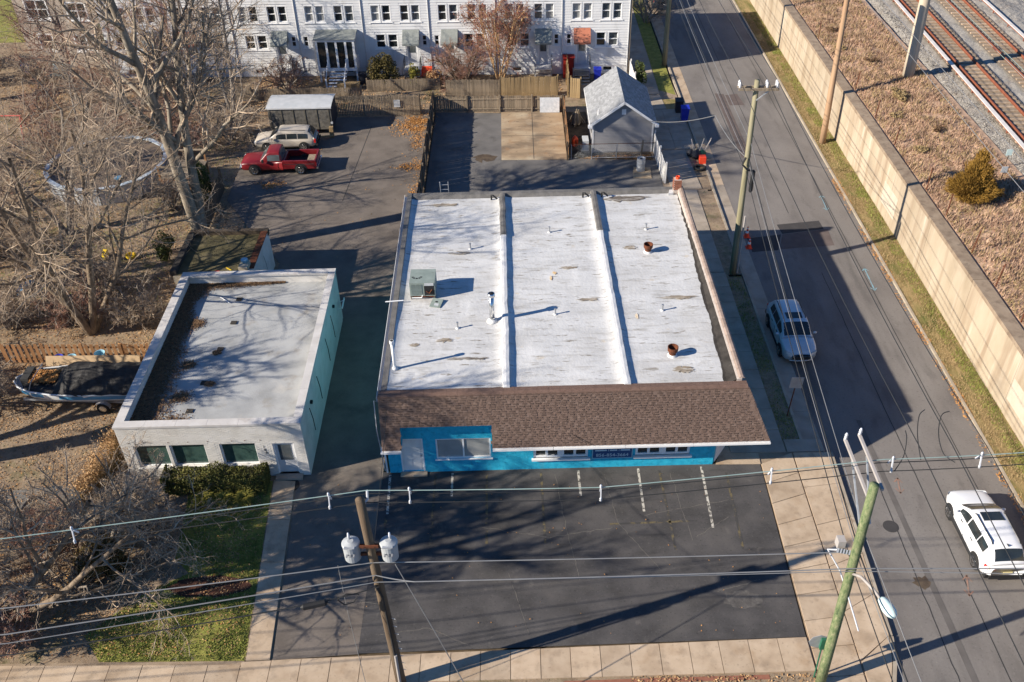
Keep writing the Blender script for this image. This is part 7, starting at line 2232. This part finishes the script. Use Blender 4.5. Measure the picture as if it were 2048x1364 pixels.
bare_tree('dark tangled bare bush behind the rear fence', (-4.3, 75.8, 0), 3.4, .08, 83, tuple((cos(a) * .6, sin(a) * .4, 1, .95, 1) for a in (0, 1, 2.1, 3.2, 4.1, 5.2)), 'bark', 'twig_red', name='bare_bush', cat='bush', n=[7, 8, 6, 5], st=[.1, .1, .1, .1], ang=[(35, 75), (30, 70), (30, 75), (30, 75)], lr=[.6, .5, .5, .5])
ct, out = bare_tree('reddish crepe myrtle with golden stems before the row houses', (-1.2, 75.9, 0), 6.0, .07, 89, tuple((cos(a) * .32, sin(a) * .25, 1, 1.0, 1) for a in (0, .9, 1.8, 2.7, 3.6, 4.5, 5.4)), 'stem_gold', 'twig_red', name='crepe_myrtle', n=[7, 7, 5, 4], st=[.3, .15, .1, .1], ang=[(20, 55), (25, 60), (30, 70), (30, 75)], lr=[.5, .48, .5, .5])
rng = np.random.default_rng(5)
tips = np.array([b[0][-1] for b in out[3] + out[4][::2]])
V, F = leaf_quads(tips + rng.normal(size=tips.shape) * .03, .055, rng)
np_obj('seed_heads', V, F, 'seed_head', ct)
# tangled undergrowth and briars as low multi-stem bushes
for i, (x, y, h, lab, tw) in enumerate(((-29.0, 42.8, 2.6, 'tangle of bare briars left of the multi-stemmed tree', 'twig'), (-25.4, 43.2, 2.2, 'bare briar bush at the foot of the multi-stemmed tree', 'twig_red'), (-21.5, 43.0, 2.2, 'bare briar bush between the fence and the white office', 'twig'),
        (-31.3, 38.2, 2.4, 'bare bush at the left end of the slatted fence', 'twig'), (-27.8, 36.3, 1.9, 'pale bare bush before the boat bow', 'twig'), (-34.5, 63.5, 2.8, 'reddish bare bush left of the pool', 'twig_red'), (-26.5, 67.2, 2.6, 'reddish bare bush behind the pool', 'twig_red'),
        (-37.5, 69.5, 2.8, 'reddish bare bush near the swing frame', 'twig_red'), (-22.0, 66.5, 2.6, 'bare bush beside the trailer', 'twig'), (-19.2, 75.6, 2.4, 'bare bush left of the white porch', 'twig_red'), (-32.6, 50.5, 2.5, 'bare bush below the low spreading tree', 'twig'),
        (-16.0, 26.9, 1.5, 'bare bush on the front lawn before the hedge', 'twig'), (-19.0, 24.3, 1.6, 'bare bush beneath the long low limbs', 'twig'), (-23.6, 56.3, 1.8, 'bare bush before the pool deck', 'twig'), (-41.0, 78.0, 2.5, 'dark bare bush under the stucco house', 'twig'), (-30.5, 76.2, 2.4, 'bare bush before the left row house', 'twig_red'),
        (-22.8, 27.6, 1.9, 'tangled bare bush above the gravel patch at lower left', 'twig'), (-20.4, 26.6, 1.8, 'tangled bare bush between the gravel patch and the yew bushes', 'twig_red'), (-24.2, 24.6, 2.0, 'tangled bare bush at the lower left edge', 'twig'), (-17.6, 28.4, 1.5, 'tangled bare bush at the left end of the hedge', 'twig'), (-20.3, 21.9, 1.5, 'tangled bare bush beside the front pavement', 'twig_red'),
        (-35.5, 55.5, 2.7, 'reddish bare bush lower left of the pool', 'twig_red'), (-30.0, 66.5, 2.6, 'reddish thicket at the far rim of the pool', 'twig_red'), (-41.0, 62.5, 2.8, 'reddish thicket under the swing frame', 'twig_red'), (-36.5, 50.0, 2.6, 'reddish thicket below the left edge tree', 'twig_red'), (-24.8, 46.0, 2.2, 'thicket around the small grey bench', 'twig'), (-34.0, 72.5, 2.8, 'reddish thicket below the ivy', 'twig_red'), (-24.6, 63.8, 2.2, 'reddish thicket between the pool deck and the cars', 'twig_red'),
        (12.9, 90.0, 2.6, 'bare sapling on the verge far up the street', 'twig'))):
    bare_tree(lab, (x, y, 0), h, .04, 200 + i, tuple((cos(a) * .75, sin(a) * .75, 1, 1.0, 1) for a in (0, .8, 1.6, 2.4, 3.2, 4.0, 4.8, 5.6)), 'bark_grey', tw, name='bare_bush', cat='bush', group='bare winter bushes', levels=4, n=[7, 8, 5, 3], st=[.1, .1, .1, .1], ang=[(30, 75), (30, 75), (30, 75), (30, 75)], lr=[.6, .5, .5, .5], wob=.16)

# --- evergreens and shrubs
shrub('rhododendron', 'big dark evergreen rhododendron bush before the row houses', (-10.9, 75.9, 0), (1.35, 1.1, 1.55), 5200, .075, 'leaf_olive', 1)
shrub('golden_shrub', 'small yellow-green conical shrub right of the rhododendron', (-8.4, 75.7, 0), (.55, .5, 1.0), 1800, .06, 'leaf_yellow', 2)
shrub('russet_shrub', 'low russet shrub between the golden shrub and the bare bush', (-6.8, 75.9, 0), (.9, .7, .7), 1800, .06, 'leaf_brown', 3)
cb_ = thing('cedar_bush', 'golden-brown cedar bush on the railway bank', 'bush', (26.9, 48.6, WT))
rng = np.random.default_rng(4)
pp = []
for (dx, dy, zz, rx, rz_, n_) in ((0, 0, .75, 1.45, .85, 6500), (.35, .3, 1.3, 1.05, .8, 3600), (-.4, -.1, 1.35, 1.0, .8, 3400), (.05, .1, 2.05, .8, .75, 3200), (.1, .1, 2.7, .42, .55, 1300), (-.75, .35, .9, .7, .6, 1500), (.8, -.35, .8, .75, .6, 1500)):
    pp.append(clump_pts(rng, (26.9 + dx, 48.6 + dy, WT + zz), (rx, rx, rz_), n_, 24, .4))
P = np.concatenate(pp)
ax = P - np.array([26.9, 48.6, WT + .6])
ax /= np.linalg.norm(ax, axis=1, keepdims=True)
ax[:, 2] += .4
ax += rng.normal(size=P.shape) * .45
ax /= np.linalg.norm(ax, axis=1, keepdims=True)
sd_ = np.cross(ax, rng.normal(size=P.shape))
sd_ /= np.linalg.norm(sd_, axis=1, keepdims=True)
ln_ = rng.uniform(.06, .2, size=(len(P), 1))
V = np.stack([P - sd_ * .022, P + sd_ * .022, P + ax * ln_ + sd_ * .006, P + ax * ln_ - sd_ * .006], 1).reshape(-1, 3)
np_obj('foliage', V, np.arange(len(P) * 4).reshape(-1, 4), 'leaf_cedar', cb_)
MB().tube([(26.9, 48.6, WT - .2), (26.92, 48.6, WT + 1.2), (26.95, 48.65, WT + 2.6)], [.09, .06, .02], 7).build('trunk', 'bark', cb_)
shrub('russet_shrub', 'brown grassy shrub beside the concrete pole on the bank', (27.6, 63.0, WT), (.8, .9, .45), 1500, .06, 'grass_dry', 5)
for i, (x, y, r) in enumerate(((26.3, 60.0, .5), (27.4, 69.5, .55), (25.9, 72.6, .5), (28.1, 57.4, .5), (26.1, 54.9, .45), (26.4, 76.5, .6))):
    shrub('dry_weed', ('brown weed clump midway between the cedar bush and the concrete pole', 'dark weed clump on the bank just above the concrete pole', 'pale weed clump near the coping beyond the orange-brown pole', 'dark weed clump on the bank close before the concrete pole', 'pale weed clump on the bank just beyond the cedar bush', 'dark weed clump farthest up the railway bank')[i], (x, y, bankz(x, y)), (r * 1.3, r, r * .5), 500, .05, 'leaf_litter' if i % 2 else 'grass_dry', 40 + i, lumps=7, cat='weed', group='dry weeds on the railway bank', stems=3)
shrub('yew_bush', 'brown-green yew bush under the lower left tree', (-17.4, 25.0, 0), (1.3, 1.1, 1.1), 7000, .055, 'leaf_rust', 6)
shrub('yew_bush', 'second smaller brown-green yew bush behind the first', (-17.0, 27.2, 0), (.95, .8, .8), 3600, .05, 'leaf_rust', 7)
shrub('ivy_mass', 'dark green ivy climbing between the stucco house and the row houses', (-34.4, 79.8, 0), (1.3, 1.2, 3.4), 7000, .09, 'leaf_green', 8, lumps=22)
shrub('conifer', 'small green conifer beside the pool deck', (-21.3, 57.0, 0), (.8, .8, 1.7), 4200, .06, 'leaf_green', 9)
shrub('conifer', 'young green conifer left of the mossy outbuilding', (-21.9, 49.5, 0), (.75, .75, 1.1), 2600, .055, 'leaf_green', 10)
shrub('evergreen_bush', 'dark evergreen bush in the top left corner', (-48.5, 82.5, 0), (2.6, 2.0, 2.3), 7500, .09, 'leaf_green', 12)
shrub('beech_bush', 'orange-brown beech bush at the left edge', (-47.0, 78.5, 0), (2.4, 1.8, 2.2), 7000, .08, 'leaf_brown', 13)
shrub('beech_bush', 'orange-brown beech bush beside the fence above the boat', (-31.6, 43.0, 0), (1.3, 1.1, 1.1), 3500, .07, 'leaf_brown', 14)
shrub('laurel_bush', 'dark bush beside the pale pavement fence', (10.6, 75.5, 0), (.5, 1.6, .9), 2600, .06, 'leaf_green', 15)
shrub('evergreen_tree', 'dark green trees beyond the railway tracks', (47.0, 88.0, 3.6), (2.8, 3.5, 2.6), 9000, .11, 'leaf_hedge', 16, cat='tree')
# clipped hedge before the office
rng = np.random.default_rng(77)
hd = thing('clipped_hedge', 'clipped green-brown hedge below the office windows', 'hedge', (-14.1, 30.1, 0))
n = 16000
P = rng.uniform(size=(n, 3)) * np.array([4.7, .95, 1.0]) + np.array([-16.45, 29.65, .05])
face = rng.integers(0, 4, size=n)
jit = np.abs(rng.normal(size=n)) * .06
P[face == 0, 2] = 1.02 - jit[face == 0]
P[face == 1, 1] = 29.65 + jit[face == 1]
P[face == 2, 0] = np.where(rng.random((face == 2).sum()) < .5, -16.45, -11.75)
P[:, 2] += .08 * np.sin(P[:, 0] * 2.1) * (P[:, 2] > .6) + .05 * np.sin(P[:, 0] * 5.3 + 1)
P[:, 1] += .07 * np.sin(P[:, 0] * 3.3 + P[:, 2] * 4)
V, F = leaf_quads(P, .05, rng)
np_obj('foliage', V, F, 'leaf_hedge', hd)
MB().box(-16.3, 29.8, 0, -11.9, 30.45, .85).build('branch_core', 'bark', hd)
# grass clumps in front of the hedge, pampas by the office corner
def tuft(name, label, x, y, n, h, spread, mat, seed, cat='grass', group=None, z0=0.0):
    rng = np.random.default_rng(seed)
    a = rng.uniform(0, 2 * np.pi, n)
    r0 = rng.random(n) * spread * .25
    ln = h * rng.uniform(.6, 1.1, n)
    out_ = rng.uniform(.25, 1.0, n) * spread
    w = .012 + .01 * rng.random(n)
    A = np.stack([x + r0 * np.cos(a), y + r0 * np.sin(a), np.full(n, z0)], 1)
    Bm = A + np.stack([np.cos(a) * out_ * .45, np.sin(a) * out_ * .45, ln * .8], 1)
    C = A + np.stack([np.cos(a) * out_, np.sin(a) * out_, ln * .75], 1)
    s = np.stack([-np.sin(a) * w, np.cos(a) * w, np.zeros(n)], 1)
    V = np.stack([A - s, A + s, Bm + s, Bm - s, C + s * .3, C - s * .3], 1).reshape(-1, 3)
    i = np.arange(n)[:, None] * 6
    F = np.concatenate([i + np.array([[0, 1, 2, 3]]), i + np.array([[3, 2, 4, 5]])])
    o = np_obj(name, V, F, mat)
    return tag(o, label, cat, group)
tuft('ornamental_grass', 'leftmost of three yellow-green grass clumps before the hedge', -14.55, 29.2, 420, .5, .5, 'leaf_yellow', 1, group='grass clumps before the hedge')
tuft('ornamental_grass', 'middle one of three yellow-green grass clumps before the hedge', -13.6, 29.2, 380, .45, .45, 'leaf_yellow', 2, group='grass clumps before the hedge')
tuft('ornamental_grass', 'rightmost of three yellow-green grass clumps before the hedge', -12.65, 29.2, 420, .5, .5, 'leaf_yellow', 3, group='grass clumps before the hedge')
pg = thing('pampas_grass', 'fluffy golden pampas grass along the left corner of the white office', 'grass', (-19.4, 31.0, 0))
Vs = []
rng = np.random.default_rng(6)
n = 5200
k = rng.random(n)
cx = -19.15 - .75 * (1 - k) + rng.normal(size=n) * .22
cy = 33.6 - 4.4 * (1 - k) + rng.normal(size=n) * .25
cz = np.abs(rng.normal(size=n)) * .45 + .55 + .5 * rng.random(n)
V, F = leaf_quads(np.stack([cx, cy, np.minimum(cz, 1.9)], 1), .055, rng, asp=.35)
np_obj('plumes', V, F, 'pampas', pg)
n = 2200
k = rng.random(n)
bx = -19.2 - .7 * (1 - k) + rng.normal(size=n) * .15
by = 33.6 - 4.4 * (1 - k) + rng.normal(size=n) * .2
a = rng.uniform(0, 6.28, n)
A = np.stack([bx, by, np.zeros(n)], 1)
C = A + np.stack([np.cos(a) * .35, np.sin(a) * .35, rng.uniform(.6, 1.4, n)], 1)
s = np.stack([-np.sin(a), np.cos(a), np.zeros(n)], 1) * .012
V = np.stack([A - s, A + s, C + s * .4, C - s * .4], 1).reshape(-1, 3)
np_obj('stalks', V, np.arange(n * 4).reshape(n, 4), 'grass_dry', pg)

# --- ground cover that nobody could count
def in_poly_np(X, Y, poly):
    r = np.zeros(len(X), bool)
    m = len(poly)
    for i in range(m):
        x0, y0 = poly[i]
        x1, y1 = poly[(i + 1) % m]
        c = ((y0 > Y) != (y1 > Y))
        xx = (x1 - x0) * (Y - y0) / ((y1 - y0) if y1 != y0 else 1e-9) + x0
        r ^= c & (X < xx)
    return r
def scatter(name, label, polys, n, size, mat, seed, z=0.0, flat=.75, cat='leaves', excl=(), zf=None):
    rng = np.random.default_rng(seed)
    Ps = []
    for poly, w in polys:
        xs = [p[0] for p in poly]
        ys = [p[1] for p in poly]
        m = int(n * w)
        X = rng.uniform(min(xs), max(xs), m)
        Y = rng.uniform(min(ys), max(ys), m)
        k = in_poly_np(X, Y, poly)
        for e in excl:
            k &= ~in_poly_np(X, Y, e)
        cl = np.array([noise.noise((x * .5, y * .5, seed)) for x, y in zip(X[k][::1], Y[k])]) if k.sum() < 1e9 else np.zeros(k.sum())
        keep = rng.random(k.sum()) < np.clip(.5 + 1.6 * cl, .03, 1)
        X, Y = X[k][keep], Y[k][keep]
        Z = rng.uniform(.005, .05, len(X)) + (z if zf is None else np.array([zf(x, y) for x, y in zip(X, Y)]))
        Ps.append(np.stack([X, Y, Z], 1))
    P = np.concatenate(Ps)
    V, F = leaf_quads(P, size, rng, flat)
    o = np_obj(name, V, F, mat, kind='stuff')
    return tag(o, label, cat)
def drift(name, label, spots, mat, seed, z, size=.055):
    rng = np.random.default_rng(seed)
    P = []
    for (cx, cy, sx, sy, n) in spots:
        q = rng.normal(size=(n, 2)) * np.array([sx, sy]) + np.array([cx, cy])
        c = np.array([noise.noise((a * 1.3, b * 1.3, seed)) for a, b in q])
        q = q[rng.random(n) < np.clip(.6 + 1.2 * c, .05, 1)]
        P.append(np.column_stack([q, z + rng.uniform(.004, .05, len(q))]))
    V, F = leaf_quads(np.concatenate(P), size, rng, .75)
    return tag(np_obj(name, V, F, mat, kind='stuff'), label, 'leaves')
EX = [[(-18.6, 30.6), (-9.8, 30.6), (-10.3, 43.3), (-18.8, 43.3)], [(-19.8, 44), (-14.9, 44), (-14.9, 49), (-19.8, 49)], [(-14.9, 44), (-6.4, 44), (-6.4, 70), (-14, 70), (-20.2, 68), (-20.0, 57), (-17.4, 52.8), (-14.8, 49)], blob(-29.2, 60.6, 4.3, 4.3, 0, 24, 0)]
scatter('fallen_leaves', 'fallen brown leaves over the left gardens', [([(-48, 44), (-14, 44), (-14, 79), (-48, 79)], 1.0)], 90000, .05, 'leaf_brown', 1, -.03, excl=EX)
scatter('fallen_leaves', 'fallen brown leaves over the front gardens beside the white office', [([(-28, 21.2), (-11.2, 21.2), (-11.8, 30.5), (-18.6, 30.6), (-18.8, 44), (-36, 44)], 1.0)], 80000, .04, 'leaf_brown', 2, -.03, excl=EX)
drift('fallen_leaves', 'orange leaves drifted along the driveway edge', [(-7.6, 68.6, .55, 1.0, 2600), (-8.3, 68.0, .8, .9, 1100), (-7.4, 65.5, .3, .8, 500), (-7.3, 61.4, .35, .5, 600), (-8.0, 61.3, .5, .25, 250), (-7.0, 52.0, .22, 2.6, 2400), (-7.0, 57.0, .25, 2.0, 500), (-17.4, 59.0, .6, .35, 450), (-12, 60, 4, 6, 160)], 'leaf_orange', 3, .004)
scatter('fallen_leaves', 'orange leaves along the far kerb', [([(22.05, 18), (22.6, 18), (22.6, 60), (22.05, 60)], .6), ([(4.5, 61.4), (10.0, 61.6), (10.0, 62.6), (4.5, 62.6)], .4)], 9000, .05, 'leaf_orange', 4, -.05)
scatter('fallen_leaves', 'scattered leaves on the verge at the bottom', [([(4, 18.8), (11, 18.8), (11, 20.0), (4, 20.0)], 1)], 2600, .05, 'leaf_brown', 5, -.01)
scatter('fallen_leaves', 'sparse leaves blown across the parking lot', [([(-9.5, 21.5), (11, 21.6), (11, 30.6), (-9.5, 30.6)], 1)], 200, .035, 'leaf_orange', 6, .002)
scatter('fallen_leaves', 'leaves among the rear gardens by the row houses', [([(-22, 71), (4, 71), (4, 77.8), (-22, 77.8)], 1)], 9000, .075, 'leaf_brown', 8, -.02)
scatter('fallen_leaves', 'bright orange leaves flecking the front gardens', [([(-28, 21.2), (-11.2, 21.2), (-11.8, 30.5), (-18.6, 30.6), (-18.8, 44), (-36, 44)], 1.0)], 14000, .042, 'leaf_orange', 12, -.02, excl=EX)
scatter('fallen_leaves', 'dark rotting leaves in the left gardens', [([(-48, 21.2), (-11.2, 21.2), (-11.8, 30.5), (-18.6, 30.6), (-20, 79), (-48, 79)], 1.0)], 60000, .05, 'leaf_litter', 14, -.025, excl=EX)
def blades(name, label, poly, n, h, mat, seed, z=0.0, excl=(), zf=None, w=.011):
    rng = np.random.default_rng(seed)
    xs = [p[0] for p in poly]
    ys = [p[1] for p in poly]
    X = rng.uniform(min(xs), max(xs), n)
    Y = rng.uniform(min(ys), max(ys), n)
    k = in_poly_np(X, Y, poly)
    for e in excl:
        k &= ~in_poly_np(X, Y, e)
    X, Y = X[k], Y[k]
    cl = np.array([noise.noise((x * .9, y * .9, seed)) for x, y in zip(X, Y)])
    q = rng.random(len(X)) < np.clip(.6 + 1.3 * cl, .08, 1)
    X, Y = X[q], Y[q]
    m = len(X)
    a = rng.uniform(0, 6.28, m)
    Z = np.full(m, z) if zf is None else np.array([zf(x, y) for x, y in zip(X, Y)])
    A = np.stack([X, Y, Z], 1)
    hh = h * rng.uniform(.5, 1.3, m)
    s = np.stack([-np.sin(a), np.cos(a), np.zeros(m)], 1) * w
    C = A + np.stack([np.cos(a) * hh * .6, np.sin(a) * hh * .6, hh], 1)
    V = np.stack([A - s, A + s, C], 1).reshape(-1, 3)
    o = np_obj(name, V, np.arange(m * 3).reshape(m, 3), mat, kind='stuff')
    return tag(o, label, 'grass')
blades('grass', 'green grass of the front lawn', [(-16.6, 21.0), (-10.8, 20.95), (-11.6, 29.9), (-15.4, 29.6), (-15.0, 26.0), (-14.2, 25.2), (-15.8, 24.2), (-17.6, 22.2)], 60000, .07, 'grass_blade', 1, -.022, w=.016, excl=[blob(-13.1, 24.5, 1.75, .55, 3)])
blades('grass', 'dry grass of the verge below the retaining wall', [(22.5, 20), (24, 20), (24, 92), (22.5, 92)], 60000, .08, 'grass_dry', 2, zf=vergez, w=.016)
blades('grass', 'green grass at the foot of the retaining wall', [(23.2, 20), (23.98, 20), (23.98, 92), (23.2, 92)], 26000, .09, 'grass_blade', 3, zf=vergez, w=.016)
blades('grass', 'grass of the shaded side verge', [(12.68, 32.6), (13.55, 32.6), (13.45, 46.6), (12.55, 46.6)], 7000, .07, 'grass_blade', 4, -.012, w=.014)
blades('dry_brush', 'dry brown brush covering the railway bank', [(24.9, 25), (30.4, 25), (30.6, 95), (24.9, 95)], 70000, .22, 'bank', 5, zf=lambda x, y: bankz(x, y) - .01, w=.03)
blades('dry_brush', 'dark reddish brush patches on the railway bank', [(24.9, 25), (30.4, 25), (30.6, 95), (24.9, 95)], 9000, .26, 'twig_red', 15, zf=lambda x, y: bankz(x, y) - .01, w=.025)
blades('dry_brush', 'pale straw tufts on the railway bank', [(24.9, 25), (30.4, 25), (30.6, 95), (24.9, 95)], 34000, .24, 'grass_dry', 25, zf=lambda x, y: bankz(x, y) - .01, w=.025)
blades('grass', 'patchy grass of the left gardens', [(-46, 44), (-20, 44), (-20.5, 66), (-46, 70)], 34000, .09, 'grass_blade', 6, -.03, w=.02, excl=EX)
# ballast stones on the near shoulder
rng = np.random.default_rng(12)
n = 26000
X = rng.uniform(29.6, 32.4, n)
Y = rng.uniform(38, 92, n)
Z = np.array([balz(x, y) for x, y in zip(X, Y)]) + .01
k = Z > 3.4
P = np.stack([X, Y, Z], 1)[k]
V, F = leaf_quads(P, .05, rng, .3, .8)
tag(np_obj('ballast_stones', V, F, 'ballast', kind='stuff'), 'loose grey ballast stones on the railway shoulder', 'stones')
print('objects', len(bpy.data.objects))
